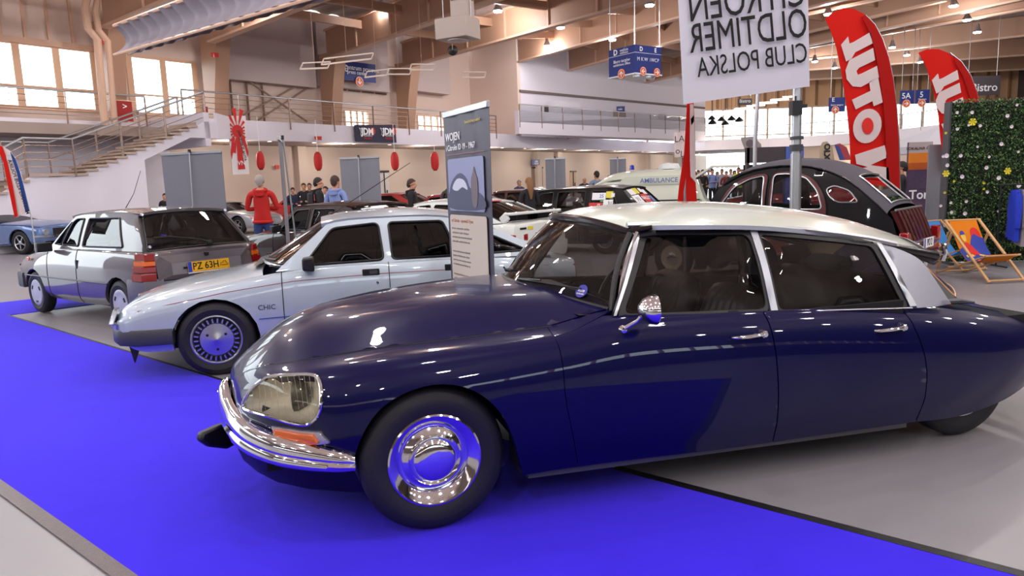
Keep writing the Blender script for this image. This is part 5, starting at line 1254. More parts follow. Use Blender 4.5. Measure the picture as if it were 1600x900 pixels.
bumper(w_, [(2.95, -.81), (3.25, -.78), (3.36, -.6), (3.38, 0), (3.36, .6), (3.25, .78), (2.95, .81)], .45, .22, WHITEP, 'rear_bumper', .08)
for sd in (-1, 1): bumper(w_, [(3.18, sd*.795), (3.31, sd*.77), (3.345, sd*.44)], .70, .11, REDL, 'tail_lamp', .03)
plate(w_, (3.36, 0, .70), (0, 1, 0), (0, 0, 1), 'WND 555', w=.52)
b = MB(); b.box((3.34, -.55, .84), (.01, .16, .03)); b.box((3.345, .1, .84), (.01, .03, .06)); b.build('model_badge', BLACK, w_, smooth=False)
b = MB(); b.box((3.34, -.36, .84), (.01, .14, .05)); b.build('yellow_sticker', CARDY, w_, smooth=False)
cards(w_, ww2, [(0, .93, .42, .05, mat('thin_red_print', '#b0302a'), None, None)])
# black estate with rally cards
yaw = -.60; pb = at(945, 381, 15.0); ca, sa = math.cos(yaw), math.sin(yaw)
O_ = (pb[0]-2.85*ca-(-sa)*-.80, pb[1]-2.85*sa-ca*-.80, 0)
e_, SE, GE, we1, we2 = car('black estate car with rally cards on side and rear windows', O_, yaw, BLACKP,
  [(-.85, .62, .40, .60, .63, .02), (-.65, .80, .26, .74, .80), (0, .84, .24, .84, .90), (.5, .845, .20, .88, .95), (1.2, .845, .19, .90, .92), (2.4, .845, .2, .91, .92), (3.2, .835, .26, .91, .92), (3.62, .80, .32, .90, .92)],
  [(.60, .88), (1.15, 1.33), (1.3, 1.36), (3.0, 1.37), (3.15, 1.34), (3.58, .92), (1.6, .90)], (0, 2.85), .84, split=[.72, 1.62, 2.42],
  panes=[round_poly([(.88, .94), (1.22, 1.27), (1.52, 1.30), (1.56, .94)], .03), round_poly([(1.66, .94), (1.64, 1.30), (2.32, 1.31), (2.35, .94)], .03), round_poly([(2.48, .94), (2.46, 1.31), (2.98, 1.30), (3.14, .94)], .03)],
  ws=(.45, .92, 1.10, 1.35, .2, .1), rw=(3.60, .92, 3.15, 1.37, -.06, -.04), roof=[(1.06, 1.36, 1.33), (1.3, 1.40, 1.36), (2.0, 1.43, 1.375), (2.8, 1.43, 1.38), (3.18, 1.39, 1.35)], hood=(.52, .48), deck=(3.56, 3.6), glassm=GLASS, wheel_style='turbine', wheel_m=CHROMEB, rim=.19, wr=.32)
cards(e_, we2, [(-.55, .78, .22, .16, CARDW, None, None), (-.2, .80, .2, .16, CARDY, None, None), (-.5, .42, .3, .24, CARDW, '71', INKB), (.10, .45, .34, .24, CARDR, 'RALLY', WHITE), (.45, .75, .22, .14, CARDW, None, None), (.62, .42, .2, .18, CARDB, None, None), (.2, .82, .14, .12, CARDW, None, None)])
for (x, z, w2, h2, mm, tt, ik) in ((2.66, 1.20, .32, .15, CARDW, '25', BLUEP), (2.90, 1.23, .16, .14, CARDY, None, None), (2.62, 1.02, .32, .10, CARDR, '19', WHITE), (2.90, 1.05, .22, .16, CARDW, '31', INKB), (2.76, 1.11, .10, .05, mat('card_green', '#4f8a4c'), None, None), (3.0, .98, .08, .08, CARDY, None, None), (2.98, 1.22, .08, .08, CARDW, None, None)):
    P, N = GE(np.array([(x, z)])); M4 = basis((x, -P[0][1]-.012, z), (1, 0, 0), (0, .25, 1)); b = MB(); b.prism([(-w2/2, -h2/2), (w2/2, -h2/2), (w2/2, h2/2), (-w2/2, h2/2)], .003, M4); o = b.build('rally_card', mm, e_, smooth=False)
    if tt: text('lettering', tt, M4 @ Matrix.Translation((w2*.2, 0, .005)), h2*.7, ik, o)
for sd in (-1, 1): bumper(e_, [(3.45, sd*.83), (3.62, sd*.80), (3.66, sd*.62)], .76, .2, REDL, 'tail_lamp', .03)
plate(e_, (3.66, 0, .62), (0, 1, 0), (0, 0, 1), 'PO 71', w=.5)
# ambulance
yaw = -.30; pa = at(1105, 330, 19.0); ca, sa = math.cos(yaw), math.sin(yaw); O_ = (pa[0]-3.9*ca-(-sa)*-.80-.25, pa[1]-3.9*sa-ca*-.80, 0)
AMB = PAINT('ambulance_cream', '#cfd3c4', rough=.35)
b_, SB, GB, wb1, wb2 = car('cream ambulance with raised roof, side lettering and open tailgate', O_, yaw, AMB,
  [(-.85, .64, .40, .60, .63, .02), (-.65, .82, .26, .76, .82), (0, .86, .24, .86, .92), (.5, .865, .20, .90, .97), (1.2, .865, .19, .92, .94), (2.6, .865, .2, .92, .94), (3.5, .86, .26, .92, .94), (4.0, .84, .32, .92, .94)],
  [(.60, .90), (1.15, 1.36), (1.4, 1.46), (3.6, 1.50), (3.80, 1.46), (3.98, .94), (1.6, .92)], (0, 3.1), .86, split=[.72, 1.62, 2.42], tum=.12,
  panes=[round_poly([(.88, .96), (1.22, 1.28), (1.52, 1.30), (1.56, .96)], .03)],
  ws=(.45, .94, 1.10, 1.40, .2, .1), rw=None, roof=[(1.06, 1.40, 1.37), (1.5, 1.66, 1.50), (1.9, 1.74, 1.54), (2.6, 1.78, 1.56), (3.4, 1.78, 1.56), (3.82, 1.72, 1.52)], hood=(.52, .48), glassm=GLASS, interior=False)
M4 = basis((2.9, -.865, 1.47), (1, 0, 0), (0, .1, 1)); text('lettering', 'AMBULANCE', M4, .17, mat('ambulance_blue', '#44609c'), b_, bold=.01)
b = MB(); b.prism(round_poly([(1.75, 1.36), (3.7, 1.36), (3.7, 1.60), (1.95, 1.60)], .08), .012, basis((0, -.84, 0), (1, 0, 0), (0, .1, 1)) @ Matrix.Translation((0, 0, 0))); b.build('roof_side_panel', mat('ambulance_panel', '#c2c6b8', rough=.4), b_)
b = MB(); b.bar((.8, -.872, .94), (3.95, -.872, .94), .02, .035); b.build('belt_moulding', BLACK, b_)
tg = MB(); V = [(3.82, -.70, 1.55), (3.82, .70, 1.55), (4.25, .70, 1.82), (4.25, -.70, 1.82), (4.95, .66, 1.80), (4.95, -.66, 1.80)]
tg.add(V+[(x, y, z-.06) for x, y, z in V], [(0, 1, 2, 3), (3, 2, 4, 5), (6, 9, 8, 7), (9, 11, 10, 8), (0, 3, 9, 6), (3, 5, 11, 9), (1, 7, 8, 2), (2, 8, 10, 4), (4, 10, 11, 5), (0, 6, 7, 1)]); tg.build('tailgate', AMB, b_, angle=.4)
for sd in (-1, 1): b = MB(); b.bar((3.84, sd*.78, 1.45), (4.02, sd*.80, .95), .09, .09); b.bar((4.02, sd*.80, .95), (4.28, sd*.80, .62), .07, .09); b.build('rear_opening_frame', AMB, b_)
b = MB(); b.box((3.75, 0, 1.1), (.06, 1.45, .75)); b.build('cabin_inside', mat('taupe_inside', '#5a5048', rough=.7), b_, smooth=False)
b = MB(); b.lathe([(.0005, .14), (.06, .12), (.07, 0)], Matrix.Translation((2.1, -.2, 1.78)), 14); b.build('beacon', mat('blue_beacon', '#2430a8', rough=.1, coat=1), b_); b = MB(); b.lathe([(.0005, .12), (.3, .10), (.38, .02), (.38, 0)], Matrix.Translation((3.1, 0, 1.77)) @ Matrix.Diagonal((.8, .8, 1.4, 1)), 20); b.build('roof_vent', mat('vent_white', '#cfd4d4', rough=.4), b_)
# ------------------------------------------------------------------ the black and maroon round-backed car with fabric roof
yaw = -.76; BP = at(1197, 300, 10.0); O_ = (BP.x-1.06*(1.38*math.cos(yaw)-(-.68)*math.sin(yaw)), BP.y-1.06*(1.38*math.sin(yaw)+(-.68)*math.cos(yaw)), 0)
cv = empty('vintage_car', O_, yaw, label='black and dark red vintage car with grey fabric roof', cat='car')
cv.scale = (1.06, 1.06, 1.09)
MRED = PAINT('wine_red_paint', '#4c0c10'); FAB = mat('grey_roof_fabric', '#48444e', rough=.85, bump=.08, bscale=220)
def cy(x, z): return .70-.05*np.clip((x-2.2)/.8, 0, 1.2)**2-.06*np.clip((.9-x)/.8, 0, 1)**2-(z-.75)*.16-.10*np.clip((z-1.1)/.45, 0, 1.3)**2
CG = sideplane(cy)
def arcp(c, rx, rz, a0, a1, n=12): return [(c[0]+rx*math.cos(a), c[1]+rz*math.sin(a)) for a in np.linspace(a0, a1, n)]
topline = smooth_poly([(.50, 1.0), (.78, 1.36), (1.1, 1.49), (1.5, 1.535), (1.95, 1.49), (2.35, 1.33), (2.68, 1.08), (2.90, .86)], 4, False)
low = [(2.98, .62), (2.92, .42), (2.7, .32), (.75, .30), (.62, .5), (.50, .8)]
fw = round_poly([(.72, 1.02), (.90, 1.26), (1.10, 1.36), (1.30, 1.40), (1.32, .98)], .05)
rwn = round_poly([(1.44, .98), (1.43, 1.41), (1.62, 1.415), (1.86, 1.36), (2.02, 1.20), (2.10, .98)], .06)
qw = round_poly([(2.18, 1.12), (2.12, 1.22), (2.22, 1.26), (2.40, 1.20), (2.52, 1.06), (2.28, 1.06)], .05)
door1 = [(.70, .45), (1.345, .40), (1.36, 1.43), (1.20, 1.43), (.98, 1.37), (.82, 1.26), (.68, 1.02)]
door2 = [(1.40, .40), (2.02, .42), (2.12, .62), (2.16, .98), (2.10, 1.18), (1.95, 1.36), (1.72, 1.445), (1.40, 1.445)]
for sd in (-1, 1):
    panel('body_side', CG, topline+low, BLACKP, cv, [fw, rwn, qw], du=.10, dv=.08, side=sd, flange=.03)
    for d_, wn in ((door1, fw), (door2, rwn)):
        panel('door', CG, round_poly(d_, .10), MRED, cv, [wn], du=.10, dv=.08, side=sd, off=.012, flange=.014)
        strip('door_edge', CG, dens(round_poly(d_, .10), .1, .1), .006, DARK, cv, off=.012, side=sd, closed=True)
    for wn in (fw, rwn, qw):
        panel('side_window', CG, wn, GLASS, cv, du=.2, dv=.2, side=sd, flange=0, off=-.01)
        strip('window_trim', CG, wn, .009, CHROMEB, cv, off=.014, side=sd, closed=True, n=6)
    strip('belt_line', CG, [(.55, .90), (1.2, .905), (1.9, .89), (2.2, .86)], .006, mat('cream_line', '#c8c0b4', rough=.4), cv, off=.018, side=sd, flat=.5)
    # rear wing bulge, front wing
    b = MB(); 
    def wing(u, v, cx=2.42, R=.50, sd=sd):
        a = PI*(-.08+1.12*u); r_ = R*(1+.0*v); yb = .60+.20*math.sin(PI*(.15+.75*v)); return Vector((cx+r_*math.cos(a)*(1-.12*v), sd*(.62+.20*v**.6*1.0), .30+r_*1.0*math.sin(a)*(1-.20*v)))
    b.grid(wing, 20, 8); b.build('rear_wing', BLACKP, cv)
    b = MB(); b.grid(lambda u, v, sd=sd: Vector((0+.46*math.cos(PI*(1.02-1.15*u))*(1-.10*v), sd*(.48+.30*v**.6), .32+.46*math.sin(PI*(1.02-1.15*u))*(1-.16*v))), 18, 8); b.build('front_wing', BLACKP, cv)
    wheel(cv, 0, sd*.66, sd, .30, .17, .13, 'disc', mat('cream_wheel', '#b8b0a0', rough=.4)); wheel(cv, 2.42, sd*.66, sd, .30, .17, .13, 'disc', mat('cream_wheel', '#b8b0a0'))
# bonnet and scuttle
b = MB(); b.grid(lambda u, v: Vector((-.45+1.0*u, (2*v-1)*(.22+.30*u), .62+.34*u+.10*math.sin(PI*v)*(1-.3*u))), 12, 12); b.build('bonnet', MRED, cv)
b = MB(); b.box((.2, 0, .45), (1.0, .7, .4)); b.box((1.7, 0, .35), (2.2, 1.1, .12)); b.build('underbody', DARK, cv, smooth=False)
# fabric roof from screen to rear
tl = np.array(smooth_poly([(.74, 1.34), (1.05, 1.50), (1.5, 1.56), (1.95, 1.52), (2.35, 1.37), (2.70, 1.10), (2.84, .965)], 5, False))
def roofpt(i, v):
    x, z = tl[i]; w_ = float(cy(np.array([x]), np.array([z-.03]))[0])+.012; return (x, v*w_, z+.055*(1-abs(v)**2.2)-.03*abs(v)**6)
b = MB(); n1 = len(tl); nv = 16; vs_ = np.linspace(-1, 1, nv+1); rwi = range(n1-9, n1-3)
V = [roofpt(i, v) for i in range(n1) for v in vs_]; F = []
for i in range(n1-1):
    for j in range(nv):
        if n1-10 <= i < n1-3 and 3 <= j < nv-3: continue
        F.append((i*(nv+1)+j, (i+1)*(nv+1)+j, (i+1)*(nv+1)+j+1, i*(nv+1)+j+1))
b.add(V, F); b.build('fabric_roof', FAB, cv)
ring = [Vector(roofpt(n1-10, vs_[j])) for j in range(3, nv-2)]+[Vector(roofpt(i, vs_[nv-3])) for i in range(n1-9, n1-3)]+[Vector(roofpt(n1-3, vs_[j])) for j in range(nv-3, 2, -1)]+[Vector(roofpt(i, vs_[3])) for i in range(n1-4, n1-10, -1)]
b = MB(); b.tube([p+Vector((.008, 0, .008)) for p in ring], .011, 6, closed=True); b.build('rear_window_trim', CHROMEB, cv)
b = MB(); b.add([roofpt(n1-10, vs_[3]), roofpt(n1-10, vs_[nv-3]), roofpt(n1-3, vs_[nv-3]), roofpt(n1-3, vs_[3])], [(0, 1, 2, 3)]); b.build('rear_window', GLASS, cv, smooth=False)
for sd in (-1, 1):
    strip('roof_bead', CG, [(x, z-.045) for x, z in tl[::2]], .011, BLACKP, cv, off=.015, side=sd)
b = MB(); b.add([(.55, -.60, 1.02), (.55, .60, 1.02), (.80, .56, 1.38), (.80, -.56, 1.38)], [(0, 1, 2, 3)]); b.build('windscreen', GLASSC, cv, smooth=False)
b = MB(); b.tube([(.55, -.60, 1.02), (.55, .60, 1.02), (.80, .56, 1.38), (.80, -.56, 1.38)], .02, 6, closed=True); b.build('windscreen_frame', BLACKP, cv)
# boot lid with pressed ribs and chrome strips
def bl(u, v): return Vector((2.86+.24*u-.05*u*u, (2*v-1)*(.60-.03*u), .955-.46*u))
b = MB(); b.grid(bl, 12, 12); b.build('boot_lid', MRED, cv)
b = MB()
for k in range(7):
    v = .12+.76*k/6; b.tube([bl(t, v)+Vector((.035, 0, .015)) for t in np.linspace(.04, .80, 6)], .022, 6)
b.build('boot_rib', MRED, cv)
b = MB(); b.tube([bl(.02, .04)+Vector((.04, 0, .02)), bl(.02, .96)+Vector((.04, 0, .02))], .014, 6); b.tube([bl(.84, .04)+Vector((.05, 0, .01)), bl(.84, .96)+Vector((.05, 0, .01))], .02, 6); b.build('boot_strip', CHROMEB, cv)
b = MB(); b.box((3.07, 0, .50), (.10, 1.2, .16)); b.build('tail_panel', MRED, cv, bevel=.02)
for sd in (-1, 1):
    b = MB(); b.box((3.05, sd*.68, .62), (.10, .11, .20)); b.build('tail_lamp', REDL, cv, bevel=.015)
b = MB(); b.tube([(2.80, -.82, .42), (3.08, -.78, .40), (3.16, -.5, .40), (3.18, 0, .40), (3.16, .5, .40), (3.08, .78, .40), (2.80, .82, .42)], .055, 8, flat=1.0); b.build('rear_bumper', PAINT('dark_red_bumper', '#2c0a0c'), cv)
for sd in (-1, 1): b = MB(); b.tube([(3.20, sd*.45, .30), (3.23, sd*.45, .40), (3.20, sd*.45, .52)], .03, 8); b.build('over_rider', CHROME, cv)
plate(cv, (3.14, 0, .56), (0, 1, 0), (0, 0, 1), 'PO 2', w=.42)
seat(1.35, -.32, .48, .50, .3, SEATG, 5, False, .36, parent=cv); seat(1.35, .32, .48, .50, .3, SEATG, 5, False, .36, parent=cv); seat(2.05, 0, 1.1, .45, .3, SEATG, 8, False, .38, parent=cv)
# ------------------------------------------------------------------ blue coupe far left, silver roadster, red and white cars far off
BLUEC = PAINT('light_blue_paint', '#5f78a8', metal=.4); SILV2 = PAINT('light_silver_paint', '#b4b6bc', metal=.6)
yaw = PI-.34; p = fl(33, 398); ey = Vector((-math.sin(yaw), math.cos(yaw), 0)); O_ = p-ey*.86
mu, SU, GU, _, _ = car('light blue fastback muscle car with dark stripe beside the staircase', O_, yaw, BLUEC,
  [(-.78, .72, .36, .72, .74, .0), (-.72, .80, .30, .76, .80), (-.3, .86, .28, .82, .90), (0, .875, .28, .84, .93), (.6, .88, .24, .86, .95), (1.3, .88, .22, .87, .9), (2.2, .88, .24, .88, .9), (2.9, .88, .28, .90, .93), (3.5, .84, .34, .88, .92), (3.75, .78, .38, .84, .88)],
  [(.85, .84), (1.30, 1.19), (1.45, 1.215), (2.1, 1.22), (2.5, 1.17), (3.4, .90), (2.0, .88)], (0, 2.74), .875, split=[1.0, 2.2],
  panes=[round_poly([(1.15, .90), (1.40, 1.15), (2.0, 1.17), (2.05, .90)], .04), round_poly([(2.15, .92), (2.12, 1.15), (2.42, 1.11), (2.72, .96)], .04)],
  ws=(.72, .90, 1.25, 1.225, .22, .1), rw=(3.5, .92, 2.45, 1.20, -.1, -.05), roof=[(1.2, 1.225, 1.19), (1.45, 1.26, 1.22), (1.9, 1.275, 1.235), (2.2, 1.26, 1.22), (2.5, 1.22, 1.17)], hood=(.80, .76), deck=(3.45, 3.5), glassm=GLASSC, wheel_style='s5', wheel_m=CHROMEB, rim=.21, wr=.335, ww=.2)
for sd in (-1, 1):
    strip('side_stripe', SU, [(x, 4.6) for x in np.linspace(-.7, 3.6, 16)], .03, mat('navy_stripe', '#28307c', rough=.4), mu, off=.003, side=sd, flat=.25)
    b = MB(); b.lathe([(.0005, .02), (.08, .015), (.095, 0), (.10, -.04)], basis((-.80, sd*.62, .62), (0, sd*1, 0), (0, 0, 1)) @ Matrix.Rotation(PI/2*0, 4, 'Y'), 20) if False else b.lathe([(.0005, .02), (.075, .015), (.09, 0), (.095, -.05)], Matrix.Translation((-.80, sd*.64, .62)) @ Matrix.Rotation(-PI/2, 4, 'Y'), 20); b.build('headlamp', CLEARL, mu)
    strip('rocker_stripe', SU, [(x, .9) for x in np.linspace(.45, 2.3, 8)], .045, mat('pale_stripe', '#b8bcc4'), mu, off=.003, side=sd, flat=.2)
bumper(mu, [(-.55, -.86), (-.80, -.80), (-.87, -.6), (-.89, 0), (-.87, .6), (-.80, .80), (-.55, .86)], .50, .06, CHROME, 'front_bumper', .05)
b = MB(); b.box((-.80, 0, .62), (.04, .9, .18)); b.build('front_grille', BLACK, mu, smooth=False)
yaw = PI-.42; p = fl(372, 366); ey = Vector((-math.sin(yaw), math.cos(yaw), 0)); O_ = p-ey*.86
s2, SS_, _, _, _ = car('silver roadster behind the man in the red hooded top', O_, yaw, SILV2,
  [(-.85, .60, .30, .56, .58, .0), (-.70, .78, .22, .62, .66), (-.3, .85, .2, .72, .78), (0, .86, .2, .76, .82), (.6, .865, .18, .78, .86), (1.3, .865, .18, .79, .84), (2.0, .865, .2, .81, .84), (2.6, .86, .24, .83, .88), (3.1, .82, .3, .82, .87), (3.25, .76, .34, .80, .84)],
  [(.75, .76), (1.25, 1.10), (1.40, 1.14), (1.9, 1.15), (2.2, 1.10), (2.6, .84), (1.6, .80)], (0, 2.4), .86, split=[.8, 1.9],
  panes=[round_poly([(1.05, .84), (1.34, 1.08), (1.85, 1.09), (2.0, .84)], .04)], ws=(.62, .84, 1.18, 1.15, .25, .1), rw=(2.65, .88, 2.1, 1.13, -.08, -.05), roof=[(1.14, 1.15, 1.12), (1.4, 1.19, 1.15), (1.8, 1.2, 1.16), (2.15, 1.15, 1.12)], roofm=BLACK, hood=(.70, .66), deck=(2.6, 2.65), wheel_style='s5', rim=.2, wr=.32, pillar_m=BLACK, seats=False)
for sd in (-1, 1): lamp_block(s2, [(-.62, sd*.80, .56), (-.78, sd*.66, .54), (-.70, sd*.62, .64), (-.50, sd*.76, .66)], ORL if sd > 0 else CLEARL, 'headlamp', .02, (-.3, sd*.4, .5))
def far_car(label, px, py, Y, yaw, paint, group=None, dz=0):
    p = at(px, py, Y); p.z = 0; LBL = label
    o, *_r = car(label, (p.x, p.y, 0), yaw, paint, HATCH, [(.55, .86), (1.05, 1.24), (1.15, 1.26), (2.1, 1.27), (2.4, 1.23), (3.05, .90), (1.6, .88)], (0, 2.6), .815, split=[.68, 1.52], panes=[round_poly([(.80, .91), (1.10, 1.19), (1.44, 1.21), (1.47, .91)], .04), round_poly([(1.56, .91), (1.54, 1.21), (2.05, 1.215), (2.60, .92)], .04)],
       ws=(.38, .91, 1.02, 1.265, .2, .1), rw=(3.12, .93, 2.38, 1.28, -.08, -.05), roof=[(.98, 1.27, 1.24), (1.2, 1.305, 1.27), (1.7, 1.32, 1.28), (2.1, 1.315, 1.275), (2.42, 1.285, 1.245)], hood=(.46, .42), deck=(3.08, 3.12), du=.16, interior=False, glassm=GLASSD, group=group)
    return o
far_car('bright red car in front of the grey roll-up panels with dark glass', 560, 300, 27.5, -.5, REDP)
far_car('red car behind the boy in the black hooded top', 640, 300, 21.3, -.45, PAINT('deep_red_paint', '#7c1214'))
far_car('red car with blue bumper band behind the man in red', 425, 300, 33, -.2, PAINT('mid_red_paint', '#b0201e'))
far_car('white car with orange roof line left of the woman', 775, 285, 29.5, -.45, WHITEP)
far_car('dark red car beside the roll-up banner at mid distance', 745, 290, 25, -.5, PAINT('oxblood_paint', '#45100f'))
far_car('bright red car right of the ambulance under the crowd', 1165, 290, 24, -.15, REDP)
far_car('white car parked in front of the sunset poster', 1372, 285, 19.5, -.35, WHITEP)
# ------------------------------------------------------------------ banners, flags, signs, fittings
def cloth(name, col, trans=.35, rough=.8):
    if name in MATS: return MATS[name]
    m = bpy.data.materials.new(name); m.use_nodes = True; MATS[name] = m; nt = m.node_tree; b = nt.nodes['Principled BSDF']
    b.inputs['Base Color'].default_value = rgb(col); b.inputs['Roughness'].default_value = rough; b.inputs['Specular IOR Level'].default_value = .25
    t = nt.nodes.new('ShaderNodeBsdfTranslucent'); t.inputs[0].default_value = rgb(col); mx = nt.nodes.new('ShaderNodeMixShader'); mx.inputs[0].default_value = trans
    nt.links.new(b.outputs[0], mx.inputs[1]); nt.links.new(t.outputs[0], mx.inputs[2]); nt.links.new(mx.outputs[0], nt.nodes['Material Output'].inputs[0]); return m
def frame_px(bl, br, Yl, Yr, up=(0, 0, 1)):
    """local frame of an upright sheet from its lower corners in the photograph"""
    A = at(bl[0], bl[1], Yl); B = at(br[0], br[1], Yr); return A, B
def rel(v, o): return Vector(v)-Vector(o)
def sheetq(name, P, m, parent=None, nu=10, nv=10, amp=0, waves=3, th=.002):
    """four corners bl, br, tr, tl; rippled cloth with thickness"""
    P = [Vector(p) for p in P]; n = (P[1]-P[0]).cross(P[3]-P[0]).normalized(); b = MB()
    f = lambda u, v, s=0: (P[0]*(1-u)+P[1]*u)*(1-v)+(P[3]*(1-u)+P[2]*u)*v+n*(amp*math.sin(waves*PI*u+1.5*v)*(.3+.7*v)+s)
    b.grid(lambda u, v: f(u, v), nu, nv); b.grid(lambda u, v: f(1-u, v, -th), nu, nv); return b.build(name, m, parent)
def upright(px, py, Y): return at(px, py, Y)
# --- club banner on telescopic pole
BY = 6.4; tl_, tr_ = at(1056, -60, BY), at(1262, -90, BY); bl_, br_ = at(1068, 163, BY), at(1265, 135, BY)
pol0 = at(1243, 330, BY+.05); pol0.z = 0
e_ = empty('club_banner', pol0, label='white club banner with mirrored black lettering high on a grey pole', cat='banner')
R_ = lambda v: rel(v, pol0)
sheetq('cloth', [R_(bl_), R_(br_), R_(tr_), R_(tl_)], cloth('banner_white', '#dcd9e6', .25), e_, 24, 24, .012, 5)
xd = (bl_-br_).normalized(); ud = ((tl_-bl_).normalized()+(tr_-br_).normalized()).normalized(); nb = xd.cross(ud).normalized()
def ban(px, py, s, size, sx):
    o = R_(at(px, py, BY-.03)); text('lettering', s, basis(o, xd, ud), size, mat('banner_black', '#0a080a', rough=.8), e_, ax='LEFT', bold=0, sx=sx, ext=.002)
ban(1262, 37, 'OLDTIMER', .345, .615); ban(1262, 83, 'CLUB POLSKA', .235, .64); ban(1260, -13, 'CITROËN', .36, .66)
b = MB(); b.tube([R_(Vector((pol0.x, pol0.y, 0))), R_(at(1244, 240, BY+.05))], .048, 14); b.tube([R_(at(1244, 240, BY+.05)), R_(at(1247, 60, BY+.05)), R_(at(1248, -120, BY+.05))], .040, 14); b.build('pole', ALU, e_)
b = MB(); b.tube([R_(at(1244, 236, BY+.05)), R_(at(1244, 226, BY+.05))], .058, 14); b.tube([R_(at(1245, 218, BY+.05)), R_(at(1245, 213, BY+.05))], .058, 14); b.build('pole_clamp', PLAST, e_)
b = MB(); b.box(R_(at(1243, 169, BY+.0)), (.085, .09, .12)); b.box(R_(at(1252, 166, BY)), (.09, .04, .03)); b.tube([R_(at(1243, 150, BY)), R_(at(1243, 165, BY))], .006, 5); b.build('pole_bracket', BLACK, e_)
# --- feather flags
def feather(label, outline, Y, m, mpole, group=None, texts=(), pole=None, extra=(), th=.01):
    pts = [at(px, py, Y) for px, py in outline]; o = Vector((sum(p.x for p in pts)/len(pts), Y, 0)); e = empty('feather_flag', o, label=label, cat='flag', group=group)
    poly = [(p.x-o.x, p.z) for p in smooth_list(pts)]
    b = MB(); V2, Fc = patch2d(poly, (), .18, .18)
    rip = lambda x, z: .02*math.sin(x*9+z*2.)
    V = [(x, rip(x, z), z) for x, z in V2]; n = len(V); V += [(x, rip(x, z)+th, z) for x, z in V2]
    F = [tuple(f) for f in Fc]+[tuple(i+n for i in f)[::-1] for f in Fc]+[(b2, a2, a2+n, b2+n) for a2, b2 in boundary(Fc)]
    b.add(V, F); c = b.build('cloth', m, e)
    for nm, ps, mm in extra:
        q = [at(a, b_, Y-.035) for a, b_ in ps]; b = MB(); b.prism([(p.x-o.x, p.z) for p in q], .006, basis((0, -.050 if nm == 'letter_inner' else -.035, 0), (1, 0, 0), (0, 0, 1))); b.build(nm, mm, c, smooth=False)
    for (px, py, s, size, ang, mm, mir) in texts:
        p = at(px, py, Y-.05); M4 = basis((p.x-o.x, -.045, p.z), (math.cos(ang)*(-1 if mir else 1), 0, math.sin(ang)), (-math.sin(ang)*(-1 if mir else 1), 0, math.cos(ang)))
        text('lettering', s, M4, size, mm, c, bold=.05 if size > .2 else .01)
    if pole:
        q = [at(a, b_, Y+.02) for a, b_ in pole]; q = [Vector((p.x-o.x, .02, p.z)) for p in q]; q.append(Vector((q[-1].x, .02, 0))); b = MB(); b.tube(q, .016, 6); b.build('pole', mpole, e)
        b = MB(); b.bar(Vector((q[-1].x-.4, .02, .015)), Vector((q[-1].x+.4, .02, .015)), .05, .03); b.bar(Vector((q[-1].x, -.4, .015)), Vector((q[-1].x, .42, .015)), .05, .03); b.build('base', BLACK, e)
    return e
def smooth_list(pts): return pts
REDF = cloth('flag_red', '#d41c12', .3); REDD = cloth('flag_red_seam', '#b3120e', .3); WH = cloth('flag_white', '#e8dcdc', .4)
f1 = [(1290, 29), (1300, 20), (1318, 13), (1336, 14), (1352, 22), (1366, 38), (1378, 60), (1388, 90), (1395, 125), (1400, 165), (1404, 220), (1406, 330), (1330, 330), (1330, 260), (1328, 215), (1322, 160), (1315, 115), (1307, 75), (1299, 50)]
seam1 = [(1352, 24), (1366, 38), (1378, 60), (1388, 90), (1395, 125), (1400, 165), (1404, 220), (1406, 300), (1385, 300), (1384, 220), (1380, 160), (1373, 110), (1365, 72), (1356, 45), (1346, 26)]
Lt = [[(1314, 70), (1325, 57), (1327, 68), (1333, 66), (1360, 50), (1363, 68), (1336, 82), (1330, 92), (1322, 96)],
      [(1327, 94), (1364, 75), (1367, 94), (1342, 106), (1338, 111), (1340, 117), (1346, 115), (1370, 103), (1373, 121), (1345, 136), (1332, 135), (1323, 124), (1321, 110)],
      [(1331, 156), (1360, 142), (1358, 128), (1372, 122), (1379, 160), (1365, 166), (1363, 158), (1337, 171)]]
M_ = [[(1336, 242), (1382, 227), (1386, 246), (1360, 258), (1388, 262), (1390, 288), (1340, 282), (1341, 264), (1356, 261), (1338, 256)]]
O_o = [(1345+22*math.cos(a)+10+.12*(26*math.sin(a)), 197-27*math.sin(a)) for a in np.linspace(0, 2*PI, 25)[:-1]]
feather('tall red feather flag with large white letters beside the vintage car', f1, 11.6, REDF, ALU, extra=[('flag_seam', seam1, REDD)]+[('letter', l, WH) for l in Lt+M_]+[('letter', O_o, WH), ('letter_inner', [(1345+9*math.cos(a)+10, 197-13*math.sin(a)) for a in np.linspace(0, 2*PI, 17)[:-1]], mat('flag_red_print', '#c81c12', rough=.8))], pole=seam1[0:8])
f2 = [(1436, 82), (1448, 77), (1466, 77), (1484, 83), (1502, 97), (1516, 118), (1526, 145), (1532, 180), (1536, 260), (1476, 260), (1470, 220), (1466, 180), (1458, 140), (1448, 105)]
dx, dy, k_ = 136, 58, .9
Lt2 = [[(1456+(x-1314)*.86, 115+(y-57)*.80) for x, y in l] for l in Lt]
feather('shorter red feather flag with white letters behind the plant wall', f2, 14.0, REDF, ALU, extra=[('flag_seam', [(1490, 87), (1502, 97), (1516, 118), (1526, 145), (1530, 180), (1520, 180), (1514, 148), (1504, 118), (1492, 98)], REDD)]+[('letter', l, WH) for l in Lt2], pole=f2[3:9])
